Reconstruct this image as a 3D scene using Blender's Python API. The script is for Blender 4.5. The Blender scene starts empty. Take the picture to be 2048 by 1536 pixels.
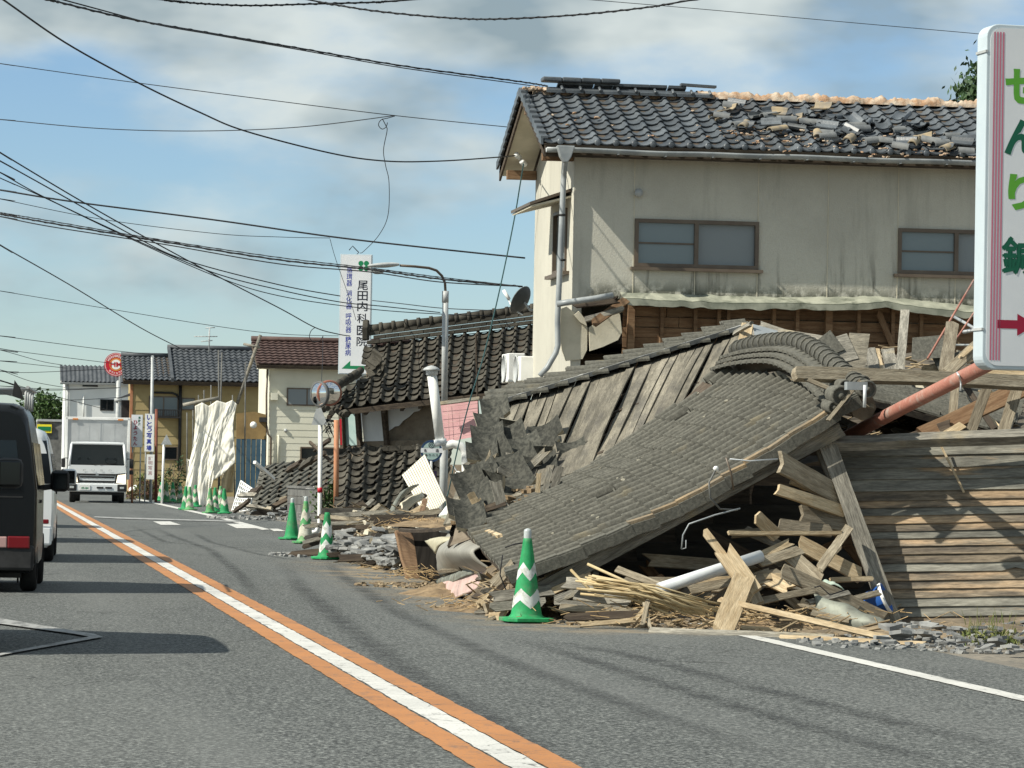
import bpy, bmesh, math, random
from mathutils import Vector, Matrix
from mathutils import noise as mn
R = math.radians
random.seed(11)
V = Vector
scene = bpy.context.scene
COL = scene.collection

# ------------------------------------------------------------------ camera
F = 7100.0                                   # focal length in pixels of a 2048 px wide picture
YAW, PITCH, ROLL = math.atan(1059 / F), math.atan(174 / F), 0.018
CAM = V((0, 0, 1.30))
_r0 = V((math.cos(YAW), -math.sin(YAW), 0))
FWD = V((math.sin(YAW) * math.cos(PITCH), math.cos(YAW) * math.cos(PITCH), math.sin(PITCH)))
_u0 = _r0.cross(FWD)
RT = _r0 * math.cos(ROLL) + _u0 * math.sin(ROLL)
UP = _u0 * math.cos(ROLL) - _r0 * math.sin(ROLL)
cd = bpy.data.cameras.new('camera'); cam = bpy.data.objects.new('camera', cd); COL.objects.link(cam)
cd.sensor_width = 36; cd.lens = 36 * F / 2048; cd.clip_start = 0.2; cd.clip_end = 8000
cam.matrix_world = Matrix(((RT.x, UP.x, -FWD.x, CAM.x), (RT.y, UP.y, -FWD.y, CAM.y), (RT.z, UP.z, -FWD.z, CAM.z), (0, 0, 0, 1)))
scene.camera = cam

# ------------------------------------------------------------------ world, sun, exposure
SUN_EL, SUN_AZ = R(43), R(16)                # light travels towards +X, turned 16 degrees towards +Y
sdir = V((math.cos(SUN_AZ) * math.cos(SUN_EL), math.sin(SUN_AZ) * math.cos(SUN_EL), -math.sin(SUN_EL)))
world = bpy.data.worlds.new('World'); scene.world = world; world.use_nodes = True
wn, wl = world.node_tree.nodes, world.node_tree.links
wn.clear()
def wnode(t, **k):
    n = wn.new(t)
    for a, b in k.items(): setattr(n, a, b)
    return n
sky = wnode('ShaderNodeTexSky', sky_type='NISHITA', sun_disc=False, sun_elevation=SUN_EL,
            sun_rotation=math.atan2(-sdir.x, -sdir.y), altitude=50, air_density=1.0, dust_density=0.15, ozone_density=1.6)
tc = wnode('ShaderNodeTexCoord')
mp = wnode('ShaderNodeMapping'); mp.inputs['Scale'].default_value = (1, 1, 2.3); mp.inputs['Location'].default_value = (0.37, 0.12, 0.1)
nz = wnode('ShaderNodeTexNoise'); nz.inputs['Scale'].default_value = 9.5; nz.inputs['Detail'].default_value = 7; nz.inputs['Roughness'].default_value = 0.52
sep = wnode('ShaderNodeSeparateXYZ')
bias = wnode('ShaderNodeMapRange', interpolation_type='SMOOTHSTEP')
for i, v in zip(('From Min', 'From Max', 'To Min', 'To Max'), (0.055, 0.105, -0.12, 0.10)): bias.inputs[i].default_value = v
add = wnode('ShaderNodeMath', operation='ADD')
dens = wnode('ShaderNodeMapRange', interpolation_type='SMOOTHSTEP')
for i, v in zip(('From Min', 'From Max', 'To Min', 'To Max'), (0.40, 0.66, 0.0, 0.95)): dens.inputs[i].default_value = v
nz2 = wnode('ShaderNodeTexNoise'); nz2.inputs['Scale'].default_value = 16; nz2.inputs['Detail'].default_value = 4
shade = wnode('ShaderNodeMix', data_type='RGBA')
shade.inputs['A'].default_value = (2.5, 3.2, 3.5, 1); shade.inputs['B'].default_value = (5.8, 6.3, 6.1, 1)
shr = wnode('ShaderNodeMapRange'); 
for i, v in zip(('From Min', 'From Max', 'To Min', 'To Max'), (0.36, 0.62, 0.0, 1.0)): shr.inputs[i].default_value = v
tint = wnode('ShaderNodeMix', data_type='RGBA', blend_type='MULTIPLY'); tint.inputs['Factor'].default_value = 1.0
tint.inputs['B'].default_value = (0.66, 0.79, 0.95, 1)
mixc = wnode('ShaderNodeMix', data_type='RGBA')
bg = wnode('ShaderNodeBackground'); bg.inputs['Strength'].default_value = 0.09
wo = wnode('ShaderNodeOutputWorld')
wl.new(tc.outputs['Generated'], mp.inputs['Vector']); wl.new(mp.outputs['Vector'], nz.inputs['Vector']); wl.new(mp.outputs['Vector'], nz2.inputs['Vector'])
wl.new(tc.outputs['Generated'], sep.inputs[0]); wl.new(sep.outputs['Z'], bias.inputs['Value'])
wl.new(nz.outputs['Fac'], add.inputs[0]); wl.new(bias.outputs['Result'], add.inputs[1]); wl.new(add.outputs[0], dens.inputs['Value'])
wl.new(nz2.outputs['Fac'], shr.inputs['Value']); wl.new(shr.outputs['Result'], shade.inputs['Factor'])
wl.new(sky.outputs['Color'], tint.inputs['A']); wl.new(tint.outputs['Result'], mixc.inputs['A']); wl.new(shade.outputs['Result'], mixc.inputs['B'])
wl.new(dens.outputs['Result'], mixc.inputs['Factor']); wl.new(mixc.outputs['Result'], bg.inputs['Color']); wl.new(bg.outputs[0], wo.inputs['Surface'])
sl = bpy.data.lights.new('sun', 'SUN'); sl.energy = 4.7; sl.angle = R(0.53); sl.color = (1.0, 0.955, 0.84)
so = bpy.data.objects.new('sun', sl); COL.objects.link(so); so.rotation_euler = sdir.to_track_quat('-Z', 'Y').to_euler(); so.location = (-20, 0, 40)
vs = scene.view_settings; scene.display_settings.display_device = 'sRGB'
vs.view_transform = 'Standard'; vs.look = 'None'; vs.exposure = 0.45; vs.gamma = 1.0; vs.use_curve_mapping = False

# ------------------------------------------------------------------ pixels to places
def ray(px, py): return FWD + RT * ((px - 1024) / F) + UP * ((768 - py) / F)
def P(px, py, d): return CAM + ray(px, py) * d                       # at depth d metres
def G(px, py, z=0.0):
    r = ray(px, py); return CAM + r * ((z - CAM.z) / r.z)            # on the ground
def ON(px, py, pt, n):
    r = ray(px, py); return CAM + r * ((pt - CAM).dot(n) / r.dot(n)) # on a plane
def AT(px, d, z):                                                    # column px, depth d, height z
    b = ((z - CAM.z) / d - FWD.z - RT.z * (px - 1024) / F) / UP.z
    return P(px, 768 - b * F, d)
def lerp(a, b, t): return a + (b - a) * t
Z = V((0, 0, 1)); EX = V((1, 0, 0)); EY = V((0, 1, 0))
def rnd(a, b): return random.uniform(a, b)

# ------------------------------------------------------------------ materials
MATS = {}
def lin(c):
    if isinstance(c, (int, float)): c = (c, c, c)
    return (c[0], c[1], c[2], 1)
def mat(name, col, col2=None, scale=4.0, detail=5, rough=0.8, bump=0.0, bscale=40.0, metal=0.0, rand=0.0, stretch=None,
        space='world', lo=0.38, hi=0.62, spec=0.3, col3=None, scale3=1.2, lo3=0.55, hi3=0.62, stretch3=None, coat=0.0, fine=0.0):
    if name in MATS: return MATS[name]
    m = bpy.data.materials.new(name); MATS[name] = m; m.use_nodes = True
    n, l = m.node_tree.nodes, m.node_tree.links
    b = n['Principled BSDF']; b.inputs['Roughness'].default_value = rough; b.inputs['Metallic'].default_value = metal
    b.inputs['Specular IOR Level'].default_value = spec
    if coat: b.inputs['Coat Weight'].default_value = coat; b.inputs['Coat Roughness'].default_value = 0.08
    b.inputs['Base Color'].default_value = lin(col)
    if space == 'world':
        g = n.new('ShaderNodeNewGeometry'); vec = g.outputs['Position']
    else:
        g = n.new('ShaderNodeTexCoord'); vec = g.outputs['Object']
        if rand:
            oi0 = n.new('ShaderNodeObjectInfo'); vm = n.new('ShaderNodeVectorMath'); vm.operation = 'MULTIPLY_ADD'
            vm.inputs[1].default_value = (37, 19, 53); l.new(oi0.outputs['Random'], vm.inputs[0]); l.new(vec, vm.inputs[2]); vec = vm.outputs[0]
    cur = None
    def noise(sc, st, dt=detail, rg=0.6):
        v = vec
        if st:
            q = n.new('ShaderNodeMapping'); q.inputs['Scale'].default_value = st; l.new(v, q.inputs['Vector']); v = q.outputs['Vector']
        t = n.new('ShaderNodeTexNoise'); t.inputs['Scale'].default_value = sc; t.inputs['Detail'].default_value = dt; t.inputs['Roughness'].default_value = rg
        l.new(v, t.inputs['Vector']); return t.outputs['Fac']
    def ramp(v, a, c):
        q = n.new('ShaderNodeMapRange'); q.inputs['From Min'].default_value = a; q.inputs['From Max'].default_value = c; l.new(v, q.inputs['Value']); return q.outputs['Result']
    def mix(f, a, c, bt='MIX'):
        q = n.new('ShaderNodeMix'); q.data_type = 'RGBA'; q.blend_type = bt
        if f is None: q.inputs['Factor'].default_value = 1.0
        else: l.new(f, q.inputs['Factor'])
        for s, x in (('A', a), ('B', c)):
            if isinstance(x, tuple): q.inputs[s].default_value = lin(x)
            else: l.new(x, q.inputs[s])
        return q.outputs['Result']
    if col2 is not None: cur = mix(ramp(noise(scale, stretch), lo, hi), tuple(lin(col)[:3]), tuple(lin(col2)[:3]))
    if col3 is not None: cur = mix(ramp(noise(scale3, stretch3), lo3, hi3), cur if cur is not None else tuple(lin(col)[:3]), tuple(lin(col3)[:3]))
    if fine:
        fr = n.new('ShaderNodeMapRange'); fr.inputs['From Min'].default_value = 0.3; fr.inputs['From Max'].default_value = 0.7
        fr.inputs['To Min'].default_value = 1 - fine; fr.inputs['To Max'].default_value = 1 + fine; l.new(noise(bscale, stretch, 3), fr.inputs['Value'])
        cb = n.new('ShaderNodeCombineColor')
        for i in range(3): l.new(fr.outputs['Result'], cb.inputs[i])
        cur = mix(None, cur if cur is not None else tuple(lin(col)[:3]), cb.outputs[0], 'MULTIPLY')
    if rand:
        oi = n.new('ShaderNodeObjectInfo'); rr = n.new('ShaderNodeMapRange'); rr.inputs['To Min'].default_value = 1 - rand; rr.inputs['To Max'].default_value = 1 + rand
        l.new(oi.outputs['Random'], rr.inputs['Value']); cb = n.new('ShaderNodeCombineColor')
        for i in range(3): l.new(rr.outputs['Result'], cb.inputs[i])
        cur = mix(None, cur if cur is not None else tuple(lin(col)[:3]), cb.outputs[0], 'MULTIPLY')
    if cur is not None: l.new(cur, b.inputs['Base Color'])
    if bump:
        bp = n.new('ShaderNodeBump'); bp.inputs['Strength'].default_value = bump; bp.inputs['Distance'].default_value = 0.02
        l.new(noise(bscale, stretch, 4), bp.inputs['Height']); l.new(bp.outputs['Normal'], b.inputs['Normal'])
    return m

WG = (1, 9, 9)
M = dict(
 tile_cream=mat('tile_slate', (0.062, 0.072, 0.082), (0.10, 0.112, 0.122), 3, rough=0.42, bump=0.15, rand=0.28, spec=0.5, fine=0.18, bscale=30),
 tile_mid=mat('tile_brown_grey', (0.046, 0.042, 0.034), (0.082, 0.075, 0.060), 2.2, rough=0.85, bump=0.25, rand=0.2, fine=0.2, bscale=26, spec=0.2),
 tile_old=mat('tile_lichen', (0.085, 0.083, 0.07), (0.155, 0.15, 0.125), 34, rough=0.92, bump=0.2, bscale=70, rand=0.07, lo=0.40, hi=0.72, fine=0.14, col3=(0.20, 0.17, 0.11), scale3=1.4, lo3=0.62, hi3=0.80),
 tile_loose=mat('tile_loose', (0.034, 0.035, 0.03), (0.078, 0.077, 0.064), 20, rough=0.9, bump=0.2, rand=0.25, fine=0.15),
 tile_far=mat('tile_far', (0.055, 0.062, 0.07), (0.085, 0.092, 0.10), 2, rough=0.6),
 tile_red=mat('tile_far_red', (0.070, 0.042, 0.036), (0.098, 0.062, 0.054), 3, rough=0.7),
 clay=mat('clay', (0.36, 0.22, 0.13), (0.52, 0.43, 0.33), 6, rough=0.95, bump=0.8, bscale=18),
 wall_cream=None,
 plaster=mat('plaster_chunk', (0.62, 0.57, 0.45), (0.52, 0.48, 0.37), 3, rough=0.9, bump=0.2),
 wood=mat('wood_weathered', (0.20, 0.165, 0.115), (0.33, 0.285, 0.21), 3, rough=0.85, bump=0.5, bscale=14, rand=0.32, stretch=WG, space='object', fine=0.3),
 wood_pale=mat('wood_pale', (0.36, 0.27, 0.16), (0.50, 0.40, 0.26), 3, rough=0.8, bump=0.4, bscale=14, rand=0.2, stretch=WG, space='object', fine=0.25),
 wood_grey=mat('wood_grey', (0.16, 0.15, 0.125), (0.30, 0.28, 0.235), 2.4, rough=0.9, bump=0.6, bscale=12, rand=0.22, stretch=WG, space='object', fine=0.35, col3=(0.34, 0.29, 0.20), scale3=1.6, lo3=0.58, hi3=0.7),
 wood_plank=mat('wood_plank', (0.13, 0.118, 0.092), (0.25, 0.225, 0.175), 1.6, rough=0.9, bump=0.5, bscale=12, rand=0.22, stretch=WG, space='object', fine=0.3, col3=(0.095, 0.088, 0.075), scale3=0.9, lo3=0.5, hi3=0.72),
 wood_dark=mat('wood_dark', (0.045, 0.034, 0.026), (0.09, 0.07, 0.05), 3, rough=0.9, bump=0.4, bscale=14, rand=0.3, stretch=WG, space='object'),
 wood_brown=mat('wood_brown', (0.15, 0.085, 0.045), (0.22, 0.14, 0.08), 3, rough=0.85, bump=0.3, bscale=14, rand=0.2, stretch=WG, space='object', fine=0.2),
 clap_grey=mat('clapboard_grey', (0.14, 0.135, 0.115), (0.25, 0.24, 0.20), 2.0, rough=0.9, bump=0.25, bscale=10, rand=0.2, stretch=(1, 7, 7), space='object', fine=0.3, col3=(0.36, 0.26, 0.16), scale3=1.1, lo3=0.62, hi3=0.68, stretch3=(0.5, 4, 6)),
 clap=mat('clapboard', (0.11, 0.092, 0.072), (0.235, 0.19, 0.135), 2.0, rough=0.9, bump=0.25, bscale=10, rand=0.25, stretch=(1, 7, 7), space='object', fine=0.35,
          col3=(0.37, 0.265, 0.165), scale3=1.3, lo3=0.54, hi3=0.64, stretch3=(0.6, 4, 6)),
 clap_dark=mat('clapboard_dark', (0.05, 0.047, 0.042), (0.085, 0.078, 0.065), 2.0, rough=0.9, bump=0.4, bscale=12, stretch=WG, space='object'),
 bamboo=mat('bamboo', (0.42, 0.32, 0.17), (0.55, 0.45, 0.27), 6, rough=0.7, rand=0.2),
 frame=mat('bronze_frame', (0.10, 0.072, 0.05), (0.13, 0.10, 0.072), 3, rough=0.45, spec=0.5),
 metal_grey=mat('grey_steel', (0.36, 0.38, 0.38), (0.46, 0.47, 0.46), 5, rough=0.5, spec=0.5),
 gutter=mat('gutter_grey', (0.22, 0.24, 0.25), (0.34, 0.36, 0.36), 3, rough=0.45, spec=0.5),
 pvc=mat('pvc_pipe', (0.55, 0.58, 0.60), (0.66, 0.68, 0.68), 5, rough=0.45, spec=0.5),
 white=mat('white_paint', (0.74, 0.74, 0.71), (0.82, 0.82, 0.79), 3, rough=0.6),
 white_car=mat('white_car_paint', (0.72, 0.74, 0.74), rough=0.3, spec=0.5, coat=0.6),
 black_car=mat('black_car_paint', (0.006, 0.007, 0.008), rough=0.25, spec=0.35, coat=0.0),
 black=mat('black_plastic', (0.018, 0.018, 0.018), (0.03, 0.03, 0.03), 9, rough=0.6),
 rubber=mat('tyre_rubber', (0.014, 0.014, 0.014), (0.025, 0.025, 0.024), 12, rough=0.85),
 chrome=mat('chrome', 0.6, rough=0.2, metal=1.0),
 alu=mat('truck_panel', (0.36, 0.37, 0.37), (0.43, 0.44, 0.44), 2, rough=0.45, spec=0.5),
 red_lamp=mat('red_lamp', (0.16, 0.006, 0.010), rough=0.2, spec=0.6),
 cable=mat('cable_black', (0.014, 0.015, 0.018), rough=0.7),
 cable_green=mat('cable_green', (0.05, 0.12, 0.13), rough=0.6),
 green=mat('cone_green', (0.016, 0.235, 0.078), (0.025, 0.285, 0.10), 6, rough=0.6, spec=0.3, rand=0.12, fine=0.15, bscale=25, col3=(0.10, 0.22, 0.11), scale3=5, lo3=0.56, hi3=0.7),
 green_old=mat('cone_green_old', (0.03, 0.27, 0.09), (0.16, 0.26, 0.12), 7, rough=0.65, rand=0.15, fine=0.12, bscale=25),
 reflect=mat('cone_band', (0.62, 0.65, 0.62), (0.40, 0.40, 0.36), 14, rough=0.55, lo=0.5, hi=0.64),
 reflect_old=mat('cone_band_old', (0.58, 0.57, 0.48), (0.35, 0.33, 0.26), 10, rough=0.6, lo=0.42, hi=0.62),
 ochre=mat('ochre_siding', (0.34, 0.265, 0.125), (0.38, 0.30, 0.15), 1.5, rough=0.8),
 siding=mat('cream_siding', (0.64, 0.62, 0.50), (0.70, 0.68, 0.56), 1.2, rough=0.8),
 white_wall=mat('white_wall', (0.70, 0.72, 0.70), (0.78, 0.79, 0.77), 0.8, rough=0.8),
 tarp=mat('white_tarp', (0.76, 0.74, 0.66), (0.68, 0.65, 0.56), 3, rough=0.75, bump=0.15, bscale=6),
 blue_steel=mat('blue_steel', (0.035, 0.075, 0.11), (0.05, 0.095, 0.13), 2, rough=0.5),
 pink=mat('pink_panel', (0.62, 0.34, 0.35), (0.68, 0.40, 0.40), 4, rough=0.7),
 pink_old=mat('pink_dusty', (0.46, 0.32, 0.29), (0.56, 0.42, 0.38), 5, rough=0.8),
 salmon=mat('salmon_pipe', (0.33, 0.135, 0.10), (0.37, 0.18, 0.135), 5, rough=0.65, col3=(0.36, 0.28, 0.24), scale3=7.0, lo3=0.55, hi3=0.72, fine=.12),
 orange=mat('orange_pipe', (0.40, 0.17, 0.085), (0.45, 0.22, 0.12), 4, rough=0.6),
 straw=mat('straw', (0.40, 0.27, 0.13), (0.55, 0.40, 0.22), 9, rough=0.95),
 dirt=mat('clay_dirt', (0.16, 0.115, 0.07), (0.29, 0.21, 0.125), 5, rough=0.97, bump=0.9, bscale=22),
 rubble=mat('tile_rubble', (0.14, 0.145, 0.145), (0.27, 0.27, 0.255), 6, rough=0.85, bump=0.3, rand=0.35),
 zinc=mat('zinc_sheet', (0.13, 0.13, 0.11), (0.26, 0.275, 0.23), 5, rough=0.6, metal=0.2, col3=(0.22, 0.17, 0.11), scale3=3, lo3=0.55, hi3=0.7),
 blue=mat('blue_plastic', (0.03, 0.12, 0.42), rough=0.4, spec=0.5),
 void=mat('interior_shade', (0.012, 0.011, 0.010), (0.02, 0.018, 0.016), 3, rough=1.0, spec=0.0),  # near-black: the shade of the hollows is put into the colour
 block=mat('concrete_block', (0.10, 0.10, 0.095), (0.16, 0.16, 0.15), 3, rough=0.9, bump=0.3),
 leaf=mat('leaf_green', (0.035, 0.075, 0.02), (0.075, 0.125, 0.035), 2.5, rough=0.6, rand=0.15),
 leaf_dark=mat('leaf_dark', (0.02, 0.05, 0.02), (0.045, 0.085, 0.03), 1.5, rough=0.6),
 weed=mat('weed_dry', (0.18, 0.17, 0.06), (0.10, 0.14, 0.04), 4, rough=0.8),
 bark=mat('bark', (0.09, 0.07, 0.05), (0.14, 0.11, 0.08), 8, rough=0.95, bump=0.5),
 ink=mat('ink_black', (0.015, 0.018, 0.03), rough=0.6),
 ink_blue=mat('ink_blue', (0.035, 0.05, 0.30), rough=0.6),
 ink_green=mat('ink_green', (0.01, 0.20, 0.08), rough=0.6),
 ink_lime=mat('ink_lime', (0.10, 0.34, 0.035), rough=0.5),
 ink_deep=mat('ink_deep_green', (0.006, 0.10, 0.055), rough=0.5),
 ink_red=mat('ink_red', (0.30, 0.012, 0.04), rough=0.5),
 ink_pink=mat('ink_pink', (0.52, 0.15, 0.22), rough=0.5),
 ink_fade=mat('ink_faded', (0.45, 0.33, 0.33), rough=0.6),
 sign=mat('sign_face', (0.66, 0.68, 0.70), (0.70, 0.715, 0.73), 2, rough=0.4, spec=0.4),
 sign_edge=mat('sign_edge', (0.44, 0.51, 0.55), (0.50, 0.57, 0.60), 1.5, rough=0.4, spec=0.5),
 red_sign=mat('red_sign', (0.50, 0.02, 0.035), rough=0.4),
 orange_sign=mat('orange_sign', (0.60, 0.22, 0.05), rough=0.4),
 yellow=mat('yellow_sign', (0.72, 0.62, 0.03), rough=0.5),
 bus_blue=mat('bus_navy', (0.025, 0.055, 0.12), rough=0.5),
 bus_teal=mat('bus_teal', (0.30, 0.42, 0.40), (0.36, 0.47, 0.45), 5, rough=0.5),
 mirror=mat('mirror', 0.75, rough=0.05, metal=1.0),
 mirror_dark=mat('wing_mirror_glass', (0.035, 0.04, 0.045), rough=0.05, metal=1.0),
 dish=mat('dish_grey', (0.09, 0.095, 0.095), (0.13, 0.13, 0.128), 5, rough=0.6),  # dark on the satellite dish because its shaded side is painted in
 skin=mat('skin', (0.42, 0.26, 0.18), rough=0.6),
 cloth=mat('cloth_dark', (0.05, 0.055, 0.07), rough=0.9),
 hair=mat('hair', (0.015, 0.012, 0.01), rough=0.7),
 fascia=mat('awning_tin', (0.36, 0.365, 0.29), (0.20, 0.21, 0.165), 3, rough=0.6, col3=(0.10, 0.11, 0.08), scale3=2.5, lo3=0.55, hi3=0.68),
 mudwall=mat('mud_wall', (0.16, 0.13, 0.095), (0.22, 0.185, 0.14), 4, rough=0.95, bump=0.5),
 white_plaster=mat('white_plaster', (0.60, 0.62, 0.63), (0.68, 0.70, 0.70), 2, rough=0.8),
 clear=mat('clear_cap', (0.42, 0.45, 0.44), rough=0.15, spec=0.6),
)

def nodes_of(name):
    m = bpy.data.materials.new(name); m.use_nodes = True; MATS[name] = m
    return m, m.node_tree.nodes, m.node_tree.links
def N(n, t, inp=None, **k):
    q = n.new(t)
    for a, b in k.items(): setattr(q, a, b)
    for a, b in (inp or {}).items(): q.inputs[a].default_value = b
    return q
def mr(n, l, src, a, b, c=0.0, d=1.0, smooth=True):
    q = N(n, 'ShaderNodeMapRange', {'From Min': a, 'From Max': b, 'To Min': c, 'To Max': d}); q.interpolation_type = 'SMOOTHSTEP' if smooth else 'LINEAR'
    l.new(src, q.inputs['Value']); return q.outputs['Result']
def mth(n, l, op, a, b):
    q = N(n, 'ShaderNodeMath', operation=op)
    for i, x in enumerate((a, b)):
        if isinstance(x, (int, float)): q.inputs[i].default_value = x
        else: l.new(x, q.inputs[i])
    return q.outputs[0]
def cmix(n, l, f, a, b, bt='MIX'):
    q = N(n, 'ShaderNodeMix', data_type='RGBA', blend_type=bt)
    if isinstance(f, (int, float)): q.inputs['Factor'].default_value = f
    else: l.new(f, q.inputs['Factor'])
    for s, x in (('A', a), ('B', b)):
        if isinstance(x, tuple): q.inputs[s].default_value = (*x, 1)
        else: l.new(x, q.inputs[s])
    return q.outputs['Result']
def nse(n, l, vec, sc, st=None, det=5, rg=0.6):
    if st:
        q = N(n, 'ShaderNodeMapping', {'Scale': st}); l.new(vec, q.inputs['Vector']); vec = q.outputs['Vector']
    t = N(n, 'ShaderNodeTexNoise', {'Scale': sc, 'Detail': det, 'Roughness': rg}); l.new(vec, t.inputs['Vector']); return t.outputs['Fac']

# asphalt: aggregate, patches, dust near the rubble
def asphalt():
    m, n, l = nodes_of('asphalt'); b = n['Principled BSDF']; b.inputs['Roughness'].default_value = 0.85; b.inputs['Specular IOR Level'].default_value = 0.25
    g = N(n, 'ShaderNodeNewGeometry'); p = g.outputs['Position']
    big = nse(n, l, p, 0.35, (1, 0.25, 1)); fine = nse(n, l, p, 40, (1, 0.7, 1), 4, 0.9); mid = nse(n, l, p, 9, None, 4)
    c = cmix(n, l, mr(n, l, big, 0.35, 0.65), (0.078, 0.083, 0.080), (0.102, 0.107, 0.103))
    c = cmix(n, l, mr(n, l, fine, 0.50, 0.62), c, (0.28, 0.29, 0.272))
    c = cmix(n, l, mr(n, l, fine, 0.49, 0.40), c, (0.022, 0.024, 0.023))
    c = cmix(n, l, mth(n, l, 'MULTIPLY', mr(n, l, mid, 0.45, 0.7), 0.35), c, (0.065, 0.068, 0.066))
    pt = nse(n, l, p, 0.16, (1.6, .5, 1), 3); c = cmix(n, l, mth(n, l, 'MULTIPLY', mr(n, l, pt, 0.5, 0.56), 0.22), c, (0.16, 0.165, 0.155))
    # hairline cracks and rolled wheel paths
    vo = N(n, 'ShaderNodeTexVoronoi', {'Scale': 0.55}, feature='DISTANCE_TO_EDGE'); wv = N(n, 'ShaderNodeVectorMath', operation='MULTIPLY_ADD'); wv.inputs[1].default_value = (0.9, 0.9, 0)
    nn = N(n, 'ShaderNodeTexNoise', {'Scale': 1.7, 'Detail': 6.0}); l.new(p, nn.inputs['Vector']); l.new(nn.outputs['Color'], wv.inputs[0]); l.new(p, wv.inputs[2]); l.new(wv.outputs[0], vo.inputs['Vector'])
    cr = mth(n, l, 'MULTIPLY', mr(n, l, vo.outputs['Distance'], 0.010, 0.002), mr(n, l, nse(n, l, p, 0.22), 0.50, 0.58))
    c = cmix(n, l, mth(n, l, 'MULTIPLY', cr, 0.75), c, (0.030, 0.031, 0.030))
    sx = N(n, 'ShaderNodeSeparateXYZ'); l.new(p, sx.inputs[0])
    for xc in (-.45, 1.15, 3.75, 5.3):
        wp = mth(n, l, 'MULTIPLY', mr(n, l, sx.outputs['X'], xc - .45, xc), mr(n, l, sx.outputs['X'], xc + .45, xc)); wp = mth(n, l, 'MULTIPLY', wp, mr(n, l, nse(n, l, p, 0.5, (1, .15, 1)), 0.35, 0.65, 0.08, 0.30)); c = cmix(n, l, wp, c, (0.17, 0.175, 0.168))
    # straw-coloured dust that spilled from the ruin onto the lane
    dx = mr(n, l, sx.outputs['X'], 3.7, 5.0); d1 = mr(n, l, sx.outputs['Y'], 27.5, 29.5); d2 = mr(n, l, sx.outputs['Y'], 52, 44)
    dm = mth(n, l, 'MULTIPLY', mth(n, l, 'MULTIPLY', dx, d1), d2)
    dn = mr(n, l, nse(n, l, p, 1.7, None, 7, 0.65), 0.42, 0.64)
    c = cmix(n, l, mth(n, l, 'MULTIPLY', mth(n, l, 'MULTIPLY', dm, dn), 0.85), c, (0.36, 0.27, 0.16))
    l.new(c, b.inputs['Base Color'])
    bp = N(n, 'ShaderNodeBump', {'Strength': 0.55, 'Distance': 0.012}); l.new(fine, bp.inputs['Height']); l.new(bp.outputs['Normal'], b.inputs['Normal'])
    return m
M['asphalt'] = asphalt()
def paint(name, col, wear=0.6, lo=0.55, hi=0.68):
    m, n, l = nodes_of(name); b = n['Principled BSDF']; b.inputs['Roughness'].default_value = 0.7
    g = N(n, 'ShaderNodeNewGeometry'); p = g.outputs['Position']
    w = mr(n, l, nse(n, l, p, 5, (1.4, 0.5, 1), 8, 0.72), lo, hi); big = nse(n, l, p, 1.1, None, 3)
    c = cmix(n, l, mr(n, l, big, 0.35, 0.65), tuple(x * 0.86 for x in col), col)
    fine = nse(n, l, p, 60, None, 2); c = cmix(n, l, mth(n, l, 'MULTIPLY', mr(n, l, fine, 0.5, 0.72), 0.35), c, (0.10, 0.10, 0.095))
    c = cmix(n, l, mth(n, l, 'MULTIPLY', w, wear), c, (0.085, 0.085, 0.08))
    # cracks
    vo = N(n, 'ShaderNodeTexVoronoi', {'Scale': 3.2}, feature='DISTANCE_TO_EDGE')
    wv = N(n, 'ShaderNodeVectorMath', operation='MULTIPLY_ADD'); wv.inputs[1].default_value = (0.22, 0.22, 0); 
    nn = N(n, 'ShaderNodeTexNoise', {'Scale': 6.0, 'Detail': 4.0}); l.new(p, nn.inputs['Vector']); l.new(nn.outputs['Color'], wv.inputs[0]); l.new(p, wv.inputs[2]); l.new(wv.outputs[0], vo.inputs['Vector'])
    cr = mth(n, l, 'MULTIPLY', mr(n, l, vo.outputs['Distance'], 0.018, 0.004), mr(n, l, nse(n, l, p, 0.9), 0.48, 0.6))
    c = cmix(n, l, mth(n, l, 'MULTIPLY', cr, 0.8), c, (0.06, 0.06, 0.058)); l.new(c, b.inputs['Base Color']); return m
M['paint_white'] = paint('road_paint_white', (0.62, 0.61, 0.57), 0.75)
M['paint_orange'] = paint('road_paint_orange', (0.45, 0.19, 0.058), 0.6, 0.52, 0.70)
M['paint_faded'] = paint('road_paint_faded', (0.36, 0.36, 0.345), 0.75, 0.46, 0.62)
def skid():
    m, n, l = nodes_of('tyre_mark'); b = n['Principled BSDF']; b.inputs['Base Color'].default_value = (0.028, 0.029, 0.030, 1); b.inputs['Roughness'].default_value = 0.75
    g = N(n, 'ShaderNodeNewGeometry'); tcx = N(n, 'ShaderNodeTexCoord'); s = N(n, 'ShaderNodeSeparateXYZ'); l.new(tcx.outputs['UV'], s.inputs[0])
    e = mth(n, l, 'MULTIPLY', mr(n, l, s.outputs['X'], 0.0, 0.45), mr(n, l, s.outputs['X'], 1.0, 0.55))
    ends = mth(n, l, 'MULTIPLY', mr(n, l, s.outputs['Y'], 0.0, 0.25), mr(n, l, s.outputs['Y'], 1.0, 0.75))
    a = mth(n, l, 'MULTIPLY', mth(n, l, 'MULTIPLY', e, ends), mr(n, l, nse(n, l, g.outputs['Position'], 2.2), 0.3, 0.7, 0.10, 0.42))
    l.new(a, b.inputs['Alpha']); return m
M['skid'] = skid()
CREAM_X = AT(1135, 52.0, 0).x
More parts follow.
